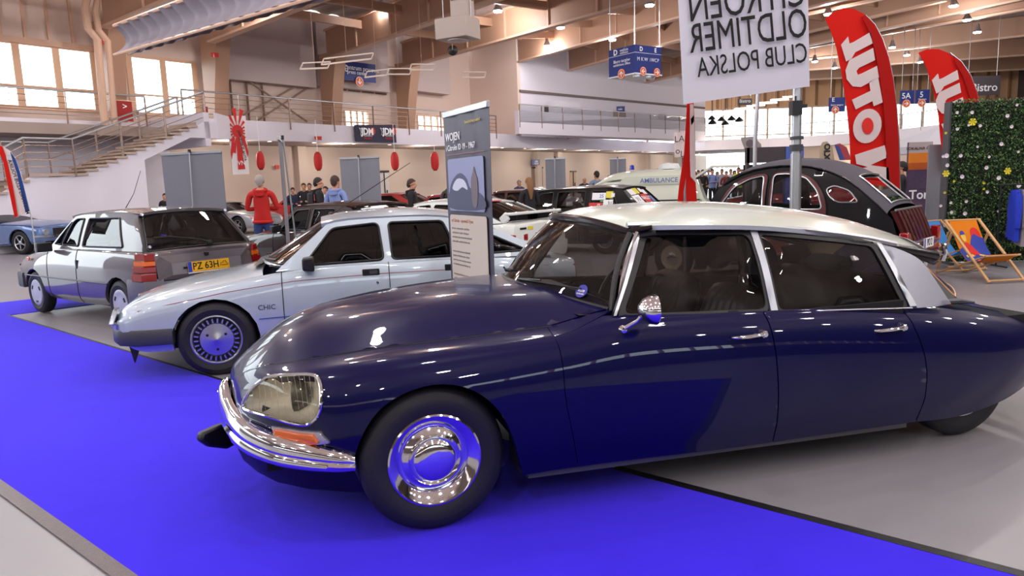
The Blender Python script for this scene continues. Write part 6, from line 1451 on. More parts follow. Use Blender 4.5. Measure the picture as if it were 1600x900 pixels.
feather('red and white feather flag seen edge-on behind the cream car roof', [(1073, 158), (1083, 158), (1085, 200), (1087, 290), (1090, 330), (1058, 330), (1062, 290), (1069, 240), (1071, 200)], 7.4, REDF, ALU, extra=[('white_field', [(1078, 163), (1083, 163), (1085, 200), (1087, 285), (1079, 276), (1078, 250)], WH), ('red_mark', [(1079, 186), (1084, 180), (1084, 190), (1080, 196)], REDF)], pole=[(1076, 158), (1073, 240), (1070, 300)])
feather('red white and blue feather flag with mirrored lettering by the stairs', [(-4, 226), (4, 228), (16, 236), (24, 248), (31, 268), (37, 290), (46, 330), (24, 340), (14, 290), (6, 250), (-4, 232)], 17.0, WH, ALU,
        extra=[('red_field', [(-4, 226), (4, 229), (10, 246), (20, 290), (28, 338), (23, 340), (13, 292), (5, 252), (-4, 232)], REDF), ('blue_field', [(16, 237), (24, 248), (31, 268), (37, 290), (46, 330), (40, 332), (33, 300), (27, 272), (21, 254)], cloth('flag_blue', '#2c4c98', .3)), ('round_emblem', [(15+5.5*math.cos(a), 247+5.5*math.sin(a)) for a in np.linspace(0, 2*PI, 17)[:-1]], mat('emblem_grey', '#b6b4bc'))],
        texts=[(29, 292, 'MUSTANG KLUB POLSKA', .115, 1.36, INKB, True)], pole=[(16, 236), (31, 268), (40, 305), (48, 335)])
feather('small beige feather flag with letters near the far gallery', [(1281, 250), (1281, 230), (1285, 222), (1292, 221), (1299, 228), (1303, 250)], 26, cloth('flag_beige', '#c8b8a0'), ALU, texts=[(1292, 237, 'OLX', .28, -PI/2, INKB, False)], pole=[(1299, 228), (1303, 250)])
feather('small red and blue feather flag near the far gallery', [(1304, 226), (1312, 224), (1322, 230), (1330, 250), (1312, 250)], 25, cloth('flag_rose', '#b8505c'), ALU, extra=[('blue_field', [(1304, 226), (1312, 250), (1320, 250), (1311, 228)], cloth('flag_blue2', '#4a5ea0'))], pole=[(1322, 230), (1330, 250)])
feather('pale grey flag with round wheel emblem above the dark booth', [(1157, 215), (1178, 213), (1188, 224), (1192, 245), (1168, 245)], 27, cloth('flag_grey', '#b0a8a8'), ALU, extra=[('round_emblem', [(1172+6*math.cos(a), 224+6*math.sin(a)) for a in np.linspace(0, 2*PI, 17)[:-1]], mat('emblem_dark', '#5a4c58'))], pole=[(1188, 224), (1192, 245)])
# small grey mast right of the banner
p = at(1180, 218, 12.5); e_ = empty('mast', (p.x, p.y, 0), label='thin grey mast rising between banner and vintage car', cat='pole'); b = MB(); b.tube([(0, 0, 0), (0, 0, p.z), rel(at(1185, 130, 12.5), (p.x, p.y, 0))], .035, 10); b.build('mast_tube', ALU, e_); b = MB(); b.bar((-.4, 0, .02), (.4, 0, .02), .08, .04); b.bar((0, -.4, .02), (0, .4, .02), .08, .04); b.build('base', BLACK, e_)
# letter banner behind the edge-on flag
p = at(1067, 245, 24); e_ = empty('hanging_banner', (p.x, p.y, 0), label='white hanging banner with scattered dark letters by the ambulance', cat='banner')
q = [rel(at(a, c, 24), (p.x, p.y, 0)) for a, c in ((1054, 246), (1083, 244), (1084, 205), (1052, 207))]; c_ = sheetq('cloth', q, WH, e_, 10, 8, .05, 5)
for s, a, c in (('L', 1057, 218), ('A', 1065, 217), ('U', 1081, 216), ('o', 1059, 236), ('L', 1066, 241)): v = rel(at(a, c, 23.8), (p.x, p.y, 0)); text('lettering', s, basis(v, (1, 0, 0), (0, 0, 1)), .28, INKB, c_)
b = MB(); b.bar(rel(at(1067, 246, 24.1), (p.x, p.y, 0)), (0, .1, 0), .05); b.bar((-.5, .1, .02), (.5, .1, .02), .3, .04); b.build('stand', PLAST, e_)
# --- roll-up banners
def rollup(label, A, B, h, back=True, cm=None, group=None, front=None):
    A = Vector((A.x, A.y, 0)); B = Vector((B.x, B.y, 0)); o = (A+B)/2; d = (B-A); w = d.length; ang = math.atan2(d.y, d.x)
    e = empty('roll_up_banner', o, ang, label=label, cat='banner', group=group)
    sheetq('cloth', [(-w/2, 0, .10), (w/2, 0, .10), (w/2, 0, h-.02), (-w/2, 0, h-.02)], cm or mat('banner_back_grey', '#75757f', rough=.7), e, 14, 20, .008, 5)
    b = MB(); b.bar((-w/2-.01, 0, h), (w/2+.01, 0, h), .03, .045); b.build('top_rail', ALU, e, bevel=.004)
    b = MB(); b.bar((-w/2-.02, 0, .05), (w/2+.02, 0, .05), .16, .09); b.build('cassette', ALU, e, bevel=.02)
    if back:
        b = MB(); b.tube([(0, -.05, .09), (.0, -.10, h*.33), (0, -.035, h+.02)], .011, 8); b.build('support_pole', ALU, e); b = MB(); b.box((0, -.03, h+.03), (.035, .03, .05)); b.build('pole_hook', BLACK, e)
    for sd in (-1, 1): b = MB(); b.bar((sd*w*.32, -.22, .012), (sd*w*.32, .22, .012), .04, .02); b.build('foot', ALU, e)
    return e, w
for i, (x0, x1, yt, D, dy) in enumerate(((252, 346, 240, 11.9, .35), (531, 592, 247, 15.8, .3), (852, 883, 248, 18.6, .2), (953, 978, 248, 23.5, .2))):
    rollup(('large grey banner back with support pole behind the grey hatchback', 'grey banner back with bent support pole above the maroon car roof', 'grey banner back between woman and black estate car', 'distant grey banner back left of the ambulance')[i], at(x0, yt, D), at(x1, yt, D-dy), at((x0+x1)/2, yt, D).z)
rollup('narrow roll-up seen edge-on in front of the maroon car', at(434, 216, 8.35), at(441, 220, 9.1), at(436, 217, 8.5).z)
A_, B_ = at(694, 180, 5.80), at(762, 163, 5.06); hh_ = (A_.z+B_.z)/2
ru, wr_ = rollup('purple grey roll-up banner with vintage car picture and text', A_, B_, hh_, back=False, cm=mat('banner_purple', '#3c3648', rough=.45))
def rup(x, z): return basis((x, -.014, z), (1, 0, 0), (0, 0, 1))
cl_ = [c for c in ru.children if c.name.startswith('cloth')][0]
def rtext(s, x, z, size, m, ax='LEFT', sx=1, bold=0): text('lettering', s, rup(x, z), size, m, cl_, ax=ax, sx=sx, bold=bold, ext=.0008)
rtext('WOJEN', -.37, hh_-.18, .085, WHITE, bold=.01); rtext('i Citroën ID 19 - 1967', -.37, hh_-.262, .062, WHITE, bold=.006); rtext('Samochód nie przebrał', .02, hh_-.09, .03, mat('pale_yellow_print', '#d8c460'))
b = MB(); b.prism([(-.36, hh_-.315), (.36, hh_-.315), (.36, hh_-.311), (-.36, hh_-.311)], .002, basis((0, -.012, 0), (1, 0, 0), (0, 0, 1))); b.build('rule_line', mat('rose_rule', '#b06a70'), cl_)
b = MB(); b.prism(round_poly([(-.35, hh_-0.744), (.33, hh_-0.744), (.33, hh_-0.345), (-.35, hh_-0.345)], .03), .003, basis((0, -.011, 0), (1, 0, 0), (0, 0, 1))); b.build('picture_field', mat('picture_blue_grey', '#8a90b4', rough=.4), cl_)
b = MB(); b.prism(smooth_poly([(-.33, hh_-0.723), (-.32, hh_-0.583), (-.24, hh_-0.499), (-.10, hh_-0.457), (.02, hh_-0.499), (.08, hh_-0.569), (.30, hh_-0.625), (.31, hh_-0.723)], 4), .002, basis((0, -.015, 0), (1, 0, 0), (0, 0, 1))); b.build('pictured_car', mat('picture_dark', '#3e4260', rough=.5), cl_)
b = MB(); b.prism(smooth_poly([(-.26, hh_-0.569), (-.16, hh_-0.499), (-.02, hh_-0.513), (.04, hh_-0.583), (-.06, hh_-0.562), (-.16, hh_-0.590)], 3), .002, basis((0, -.017, 0), (1, 0, 0), (0, 0, 1))); b.build('pictured_windscreen', mat('picture_pale', '#c8ccdc'), cl_)
b = MB(); b.prism(smooth_poly([(.13, hh_-0.695), (.11, hh_-0.527), (.15, hh_-0.457), (.17, hh_-0.415), (.19, hh_-0.457), (.23, hh_-0.527), (.21, hh_-0.695)], 3), .002, basis((0, -.018, 0), (1, 0, 0), (0, 0, 1))); b.build('pictured_figure', mat('picture_brown', '#6a5c62'), cl_)
b = MB(); b.prism(round_poly([(-.35, .12), (.35, .12), (.35, hh_-.775), (-.35, hh_-.775)], .03), .003, basis((0, -.011, 0), (1, 0, 0), (0, 0, 1))); b.build('text_field', mat('cream_field', '#c8bcae', rough=.5), cl_)
rtext('od Citroën - opowieść żywa', -.32, hh_-.82, .036, mat('rust_print', '#a85a38'), bold=.02)
random.seed(3); z = hh_-.88
while z > .2:
    for k in range(4):
        b = ''.join(random.choice('aeionrstwkzlmyd ') for _ in range(34)); rtext(b, -.32, z, .023, mat('grey_print', '#5a5356')); z -= .034
    z -= .045
# --- lanterns, sun banner, club banner on the parapet
def onW(px, py, d): p = onplane(px, py, Nn*d, Nn); return p
LANR = mat('lantern_red', '#c01c18', rough=.6)
for i, (px, py, ty) in enumerate(((407, 251, 182), (497, 252, 186), (617, 252, 198), (679.5, 252, 203))):
    p = onW(px, py, D0-.7); t = onW(px-5+i, ty, D0-.7); s = 1+.1*i; e = empty('paper_lantern', p, label='red paper lantern on a string '+('beside the rising sun banner', 'second from the left, above the young people', 'right of the dark banner on the parapet', 'left of the purple roll-up banner')[i], cat='lantern')
    b = MB(); b.lathe([(.07*s, .34*s), (.12*s, .30*s), (.16*s, .15*s), (.165*s, 0), (.16*s, -.15*s), (.12*s, -.30*s), (.07*s, -.34*s), (.0005, -.34*s)], None, 16); b.build('paper_shade', LANR, e)
    b = MB(); b.lathe([(.0005, .37*s), (.075*s, .36*s), (.075*s, .32*s)], None, 12); b.lathe([(.075*s, -.33*s), (.075*s, -.37*s), (.0005, -.37*s)], None, 12); b.build('cap', mat('lantern_cap', '#5c1412'), e)
    b = MB(); b.tube([(0, 0, .36*s), (0, 0, (ZT+.1-p.z))], .012, 4); b.build('string', WHITE, e)
def wall_sheet(name, corners, d, m, label, cat, th=.03, group=None):
    P = [onW(a, c, d) for a, c in corners]; o = P[0]; e = empty(name, o, math.atan2(E.y, E.x), label=label, cat=cat, group=group); Ri = Matrix.Rotation(-math.atan2(E.y, E.x), 3, 'Z')
    L = [Ri @ (p-o) for p in P]; b = MB(); b.prism([(p.x, p.z) for p in L], th, basis((0, 0, 0), (1, 0, 0), (0, 0, 1))); s = b.build('sheet', m, e, smooth=False)
    return e, s, (lambda a, c, off=.02: (lambda v: Vector((v.x, -off-th*.0-.035, v.z)))(Ri @ (onW(a, c, d)-o)))
e, s_, loc = wall_sheet('sun_banner', ((363, 273), (389, 272), (383, 181), (354, 181)), D0-.9, mat('sun_banner_white', '#e4dcdc', rough=.7), 'white banner with red sun rays hanging from the parapet', 'banner')
RB = mat('sun_red', '#c4201c', rough=.6); c0 = loc(370, 205)
for k in range(16):
    a = 2*PI*k/16+.1; r1 = .30; hw_ = abs(loc(384, 205).x-loc(357, 205).x)/2; r2 = min(1.0, .98*hw_/max(.001, abs(math.cos(a))))
    b = MB(); b.add([c0+Vector((r_*math.cos(a+w_), -.002, r_*math.sin(a+w_))) for r_, w_ in ((r1*.5, 0), (r2*.86, -.11), (r2*.86, .11))], [(0, 1, 2)]); b.build('sun_ray', RB, s_, smooth=False)
b = MB(); b.add([c0+Vector((.24*math.cos(a), -.004, .24*math.sin(a))) for a in np.linspace(0, 2*PI, 25)[:-1]], [tuple(range(24))]); b.build('sun_disc', RB, s_, smooth=False)
for pl in (((368, 214), (373, 214), (382, 264), (371, 265)), ((362, 212), (366, 216), (361, 250), (359, 238)), ((376, 212), (380, 211), (387, 238), (386, 246))): b = MB(); b.add([loc(*q) for q in pl], [(0, 1, 2, 3)]); b.build('sun_ray', RB, s_, smooth=False)
text('lettering', 'JAPOŃSKIE AUTA', basis(loc(377, 228, .03), (.16, 0, -.98), (.98, 0, .16)), .15, INKB, s_, bold=.01)
text('lettering', 'VN', basis(loc(376, 255, .03), (1, 0, 0), (0, 0, 1)), .25, WHITE, s_)
e, s_, loc = wall_sheet('parapet_banner', ((555, 221), (619, 223), (617, 195), (553, 195)), D0-.12, mat('jdm_navy', '#201c3a', rough=.6), 'dark banner with two logos hung on the white parapet', 'banner')
for dx_ in (0, 33):
    text('lettering', 'JDM', basis(loc(573+dx_, 206), (1, 0, 0), (0, 0, 1)), .42, WHITE, s_, bold=.04); text('lettering', 'CLASSICS', basis(loc(574+dx_, 212), (1, 0, 0), (0, 0, 1)), .13, WHITE, s_); text('lettering', 'POLSKA', basis(loc(574+dx_, 216.5), (1, 0, 0), (0, 0, 1)), .14, RB, s_)
    c = loc(581+dx_, 205); b = MB(); b.add([c+Vector((.2*math.cos(a)*(1 if k % 2 else .75), .012, .2*math.sin(a)*(1 if k % 2 else .75))) for k, a in enumerate(np.linspace(0, 2*PI, 25)[:-1])], [tuple(range(24))]); b.build('logo_sun', RB, s_, smooth=False)
    b = MB(); b.tube([loc(560+dx_+a, 200+c_) for a, c_ in ((0, 0), (4, 2), (8, 1), (7, 5), (9, 12), (5, 10), (2, 11), (3, 6), (0, 0))], .012, 4); b.build('logo_outline', WHITE, s_)
# --- signs
SB_ = mat('sign_blue', '#22327c', rough=.5); ORC = mat('sign_orange', '#e0662c', rough=.5)
def arrow_disc(par, c, r, up=(0, 0, 1), ang=0, R=None):
    b = MB(); M4 = Matrix.Translation(c) @ (R or Matrix.Rotation(PI/2, 4, 'X')); b.lathe([(r, 0), (r, .02), (.0005, .021)], M4, 20); d = b.build('arrow_disc', ORC, par)
    q = MB(); q.cur = 0; A4 = M4 @ Matrix.Rotation(ang, 4, 'Z') @ Matrix.Translation((0, 0, .024)); q.prism([(-r*.1, -r*.6), (r*.1, -r*.6), (r*.1, r*.2), (r*.45, -r*.15), (r*.55, 0), (0, r*.6), (-r*.55, 0), (-r*.45, -r*.15), (-r*.1, r*.2)], .004, A4); q.lathe([(r*.92, .001), (r*.84, .001)], M4 @ Matrix.Translation((0, 0, .022)), 20); q.build('arrow', WHITE, d, smooth=False)
def wsign(corners, d, label, texts, discs=(), name='sign', m=None):
    e, s, loc = wall_sheet(name, corners, d, m or SB_, label, 'sign')
    for (px, py, t, size) in texts: text('lettering', t, basis(loc(px, py), (1, 0, 0), (0, 0, 1)), size, WHITE, s, bold=.01)
    for (px, py, r, a) in discs: arrow_disc(s, loc(px, py, .04), r, ang=a)
    return e
wsign(((531, 124), (587, 130), (586, 101), (529, 94)), UD-1.0, 'blue press centre sign with orange arrow disc behind the beam', [(537, 107, '10', .5), (565, 108, 'centrum prasowe', .32), (557, 114, 'press center', .26)], [(560, 128, .26, PI)])
wsign(((846, 211), (911, 214), (911, 200), (846, 197)), D0-.2, 'long blue direction sign with four orange discs on the parapet', [(853, 203, 'sale 1-7', .3), (870, 203.5, 'restauracja', .28), (886, 204, 'WC  bar', .3), (899, 205, 'i  P', .35)], [(853, 211, .2, PI), (869, 212, .2, PI), (886, 213, .2, PI), (902, 213.5, .2, PI)])
wsign(((1003, 217), (1017, 218), (1017, 207), (1003, 206)), D0-.6, 'small blue escalator sign with an orange disc on the parapet', [(1010, 210, '/ sala', .28)], [(1010, 218, .22, PI)])
wsign(((831, 258), (843, 258), (843, 249), (831, 249)), LD-.3, 'small blue sign above the taupe lift door', [(837, 252, 'sale', .25), (837, 255.5, 'rooms', .2)])
wsign(((492, 218), (502, 219), (502, 213), (491, 213)), D0-.1, 'small red fire point sign on the parapet', [(494, 216, 'i', .2)], m=mat('sign_red', '#c42a1c'))
wsign(((430, 264), (436, 264), (436, 258), (429, 258)), LD-.1, 'small red sign on the lower wall', [], m=mat('sign_red', '#c42a1c'))
wsign(((159, 69), (172, 69), (172, 62), (158, 62)), UD-2.0, 'red fire equipment sign on the leftmost column', [(162, 66, 'i', .22)], m=mat('sign_red', '#c42a1c'))
wsign(((330, 89), (341, 90), (341, 83), (329, 82)), UD-2.0, 'red fire equipment sign on the second column', [(333, 87, 'i', .22)], m=mat('sign_red', '#c42a1c'))
wsign(((180, 187), (208, 190), (205, 159), (179, 157)), D0+1.2, 'large red fire hose cabinet behind the stair railing', [(194, 167, '>', .3)], m=mat('cabinet_red', '#a01c1c', rough=.4), name='fire_cabinet')
wsign(((317, 184), (325, 184), (324, 167), (316, 166)), D0+1.4, 'narrow red fire cabinet at the top of the stairs', [], m=mat('cabinet_red', '#a01c1c'), name='fire_cabinet')
def ysign(px0, py0, px1, py1, Y, m, label, texts, discs=(), name='sign', hang=None, th=.12):
    a, c = at(px0, py1, Y), at(px1, py0, Y); o = Vector(((a.x+c.x)/2, Y, (a.z+c.z)/2)); w, h = c.x-a.x, abs(c.z-a.z)+0; tilt = (at(px0, py0, Y).z-c.z)
    e = empty(name, o, label=label, cat='sign'); b = MB(); b.box((0, 0, 0), (w, th, h)); s = b.build('panel', m, e, smooth=False)
    for (px, py, t, size, mm) in texts: v = at(px, py, Y-th/2-.01)-o; text('lettering', t, basis(v, (1, 0, 0), (0, 0, 1)), size, mm, s, bold=.01)
    for (px, py, r, ang) in discs: arrow_disc(s, at(px, py, Y-th/2-.02)-o, r, ang=ang)
    if hang:
        b = MB()
        for k in (-.4, .4): b.tube([(w*k, 0, h/2), (w*k, 0, hang-o.z)], .02, 5)
        b.build('hanger', ALU, e)
    return e
ysign(1406, 141, 1428, 163, 40, SB_, 'blue hall sign 5A hanging by the tall red flag', [(1416, 150, '5A', .42, WHITE)], [(1416, 162, .22, -PI/2)], hang=10.5)
ysign(1430, 140, 1452, 162, 40, SB_, 'blue hall sign 5 hanging right of sign 5A', [(1440, 148, '5', .42, WHITE), (1441, 155, 'Wystawa', .12, WHITE)], [(1440, 161, .22, -PI/2)], hang=10.5)
ysign(1506, 118, 1563, 150, 42, mat('bistro_grey', '#4c4448', rough=.6), 'dark grey bistro sign behind the shorter red flag', [(1538, 137, 'Bistro', .62, WHITE)], hang=10.5)
ysign(1153, 154, 1175, 165, 55, mat('bistro_grey', '#4c4448', rough=.6), 'small dark grey bistro sign below the club banner', [(1164, 158, 'Bistro', .35, WHITE)], hang=10.5)
ysign(1295, 152, 1320, 175, 38, SB_, 'blue hall sign with orange disc left of the tall red flag', [(1302, 156, 'E', .3, WHITE), (1308, 164, 'biuro targow', .12, WHITE)], [(1305, 172, .2, 0)], hang=10.5)
Yd_ = V2p(968, 170, -.12).y
ysign(961, 166, 976, 175, Yd_, SB_, 'small blue sign above the pale gallery door', [(969, 170.5, 'sale', .2, WHITE)])
# hanging cube sign
cb = at(992, 98, 26); e = empty('cube_sign', cb, .62, label='large blue cube sign with orange arrow discs hanging on rods', cat='sign'); cw, ch = 1.28, .92
b = MB(); b.box((0, 0, 0), (cw, cw, ch)); s = b.build('cube_panel', SB_, e, smooth=False)
b = MB(); b.box((0, 0, -ch/2-.02), (cw+.04, cw+.04, .04)); b.build('rim', WHITE, e, smooth=False); b = MB(); b.box((0, 0, ch/2-.25), (cw+.012, cw+.012, .012)); b.build('white_rule', WHITE, s, smooth=False)
F1 = lambda x, z: basis((x, -cw/2-.006, z), (1, 0, 0), (0, 0, 1)); F2 = lambda y, z: basis((-cw/2-.006, y, z), (0, -1, 0), (0, 0, 1))
text('lettering', 'D', F2(.30, .33), .26, WHITE, s, bold=.03); text('lettering', 'wejście', F2(-.12, .37), .13, WHITE, s); text('lettering', 'entrance', F2(-.12, .28), .11, WHITE, s); text('lettering', 'Biuro targów', F2(0, .02), .15, WHITE, s); text('lettering', 'exhibitions office', F2(0, -.1), .12, WHITE, s)
text('lettering', 'D', F1(-.35, .33), .2, WHITE, s, bold=.03); text('lettering', 'E', F1(.35, .33), .2, WHITE, s, bold=.03); [text('lettering', t_, F1(x_, 0), .17, WHITE, s) for t_, x_ in (('M', -.48), ('K', -.3), ('W', -.12), ('i', .08), ('WC', .27), ('P', .48))]
arrow_disc(s, (-.28, -cw/2-.01, -.40), .15, ang=PI/2); arrow_disc(s, (.40, -cw/2-.01, -.40), .15, ang=-PI/2); arrow_disc(s, (-cw/2-.01, 0, -.42), .17, R=Matrix.Rotation(-PI/2, 4, 'Z') @ Matrix.Rotation(PI/2, 4, 'X'))
b = MB()
for x in (-.6, .6):
    for y in (-.6, .6): b.tube([(x, y, ch/2), (x, y, 9.3-cb.z)], .018, 5)
b.build('hanger', ALU, e)
for x, y in ((-.45, -.5), (.1, -.5), (.5, -.3)): b = MB(); b.lathe([(.13, 0), (.11, -.08), (.0005, -.13)], Matrix.Translation((x, y, -ch/2-.04)), 14); b.build('lamp_dome', mat('milk_dome', '#d8dce4', rough=.3), e)
# --- heater, thin pendant frames, grey curtain roll, horn
c = at(715, 46, 20.5); e = empty('air_heater', c, -.5, label='grey ceiling air heater box with round fan under the beams', cat='heater')
b = MB(); b.box((0, 0, 0), (1.0, .75, .55)); b.build('casing', mat('heater_grey', '#a89a92', rough=.5), e, bevel=.02); b = MB(); b.lathe([(.30, -.28), (.30, -.31), (.24, -.30), (.16, -.33), (.0005, -.31)], None, 24); b.build('fan_grille', mat('grille_pale', '#c4b8b0'), e)
b = MB(); b.box((.15, .05, .50), (.5, .4, .45)); b.build('duct', mat('heater_grey', '#a89a92'), e, smooth=False); b = MB()
for x in (-.45, .45): b.tube([(x, 0, .27), (x, 0, 9.4-c.z)], .015, 5)
b.build('hanger', ALU, e)
for i, (x0, y0, x1, y1) in enumerate(((469, 108, 512, 106), (502, 101, 580, 92), (570, 121, 605, 117), (604, 116, 640, 116), (640, 109, 677, 109), (722, 121, 757, 121))):
    Yd = 24+i*.6; a, c_ = at(x0, y0, Yd), at(x1, y1, Yd); m_p = (a+c_)/2; e = empty('tube_fitting', m_p, label='slim pale tube light fitting hanging '+('left of the press sign', 'across the press sign', 'right of the press sign', 'over the second column pair', 'under the heater box, left', 'above the roll-up banner')[i], cat='light')
    b = MB(); d = (c_-a)/2; b.bar(-d+Vector((0, 0, .0)), d, .05, .05); b.bar(-d+Vector((.05, .2, .22)), d+Vector((.05, .2, .22)), .04, .04); b.bar(-d, -d+Vector((.05, .2, .22)), .03); b.bar(d, d+Vector((.05, .2, .22)), .03); b.build('frame', mat('fitting_cream', '#d0beb0', rough=.4), e, smooth=False); b = MB(); b.tube([(0, .1, .2), (0, .1, 9.2-m_p.z)], .006, 4); b.build('cord', STEELP, e)
P_ = [(177, 84), (482, -4), (470, -60), (170, 25)]
a0, a1 = at(178, 64, 21.5), at(490, -40, 14.5); e = empty('curtain_roll', a0, label='grey gathered curtain hanging below the left roof beam', cat='curtain')
def cur(u, v):
    A = at(178, 84-42*v, 21.5); Bq = at(500, -10-70*v, 14.5); p = A.lerp(Bq, u); return p-a0+Vector((.6, .75, 0))*(.09*math.sin(u*95)*(.4+.6*v)+.35*math.sin(PI*v))
b = MB(); b.grid(cur, 160, 8); b.grid(lambda u, v: cur(1-u, v)+Vector((.25, .3, 0)), 160, 4); b.build('gathered_cloth', mat('curtain_grey', '#8e8690', rough=.8), e)
b = MB(); b.tube([cur(0, 0)+Vector((0, 0, -.03)), cur(1, 0)+Vector((0, 0, -.03))], .04, 6); b.tube([cur(0, 1)+Vector((0, 0, .03)), cur(1, 1)+Vector((0, 0, .03))], .05, 6); b.build('curtain_tube', STEELL, e)
# drain pipes at left column
pp = [onW(a, c, UD-2.8) for a, c in ((137, -10), (133, 14), (138, 45), (152, 62), (163, 185))]; o = pp[-1].copy(); o.z = ZB; e = empty('drain_pipe', o, label='beige twin drain pipe bending down beside the left column', cat='pipe'); b = MB(); b.tube([p-o for p in pp]+[Vector((0, 0, .1))], .13, 10); b.tube([p-o+E*.34 for p in pp]+[E*.34+Vector((0, 0, .1))], .11, 10); b.build('pipe_run', STEELL, e)
# --- living plant wall
pw0, pw1 = at(1472, 440, 11.7), at(1640, 436, 11.5); hz = at(1477, 159, 11.7).z; o = (pw0+pw1)/2; o.z = 0; d = pw1-pw0; d.z = 0; L_ = d.length
e = empty('plant_wall', o, math.atan2(d.y, d.x), label='green artificial plant wall dotted with white and yellow flowers', cat='plant wall')
b = MB(); b.box((0, .06, hz/2), (L_-.04, .08, hz-.04)); b.build('backing', mat('dark_backing', '#141a10', rough=.9), e, smooth=False)
b = MB(); b.box((-L_/2-.015, .08, hz/2), (.03, .20, hz)); b.bar((-L_/2, .5, .02), (-L_/2, -.3, .02), .06, .04); b.build('side_frame', PLAST, e, smooth=False)
leafm = [mat('leaf_green', '#34562a', rough=.6), mat('leaf_dark', '#1a3016', rough=.6), mat('leaf_pale', '#6a8a4a', rough=.6)]
rng = random.Random(5); b = MB()
for i in range(15000):
    x = rng.uniform(-L_/2, L_/2); z = rng.uniform(.02, hz+.02); y = rng.uniform(-.10, .02); s = rng.uniform(.010, .026); R3 = Euler((rng.uniform(-1.2, 1.2)+PI/2, rng.uniform(-.9, .9), rng.uniform(0, 6.28))).to_matrix()
    c = Vector((x, y, z)); b.cur = rng.choice((0, 0, 1, 1, 2)); b.add([c+R3 @ Vector(v) for v in ((0, -s, 0), (s*.6, 0, s*.2), (0, s, 0), (-s*.6, 0, s*.2))], [(0, 1, 2, 3)])
b.build('foliage', leafm, e, smooth=False)
PW = mat('petal_white', '#d8ccd4', rough=.7); PY_ = mat('petal_yellow', '#d8c830', rough=.7)
Rz = Matrix.Rotation(-math.atan2(d.y, d.x), 3, 'Z')
fl_px = [(1523, 190, .055, 1), (1483, 271, .05, 1), (1574, 267, .05, 1), (1483, 207, .02, 1), (1481, 301, .02, 1), (1539, 286, .02, 1), (1483, 345, .02, 1), (1575, 333, .02, 1), (1539, 295, .018, 1), (1495, 283, .018, 1)]
for q in ((1547, 245), (1485, 258), (1484, 243), (1507, 276), (1561, 278), (1577, 309), (1483, 352), (1513, 315), (1543, 262), (1590, 237), (1490, 317), (1475, 322), (1500, 201), (1522, 175), (1517, 195), (1534, 196), (1574, 181), (1580, 198), (1588, 164), (1544, 300), (1530, 229), (1565, 225), (1505, 243), (1479, 244), (1482, 352), (1491, 332), (1511, 334), (1500, 175), (1560, 330), (1590, 290)): fl_px.append((q[0], q[1], rng.uniform(.018, .034), 0))
for (px, py, r, k) in fl_px:
    p = Rz @ (at(px, py, 11.45)-o); b = MB(); n_ = 6 if k else 8
    for j in range(n_):
        a = 2*PI*j/n_; b.add([Vector((p.x, -.15, p.z)), Vector((p.x+r*math.cos(a-.4), -.165, p.z+r*math.sin(a-.4))), Vector((p.x+r*1.15*math.cos(a), -.16, p.z+r*1.15*math.sin(a))), Vector((p.x+r*math.cos(a+.4), -.165, p.z+r*math.sin(a+.4)))], [(0, 1, 2, 3)])
    b.build('flower', PY_ if k else PW, e, smooth=False)
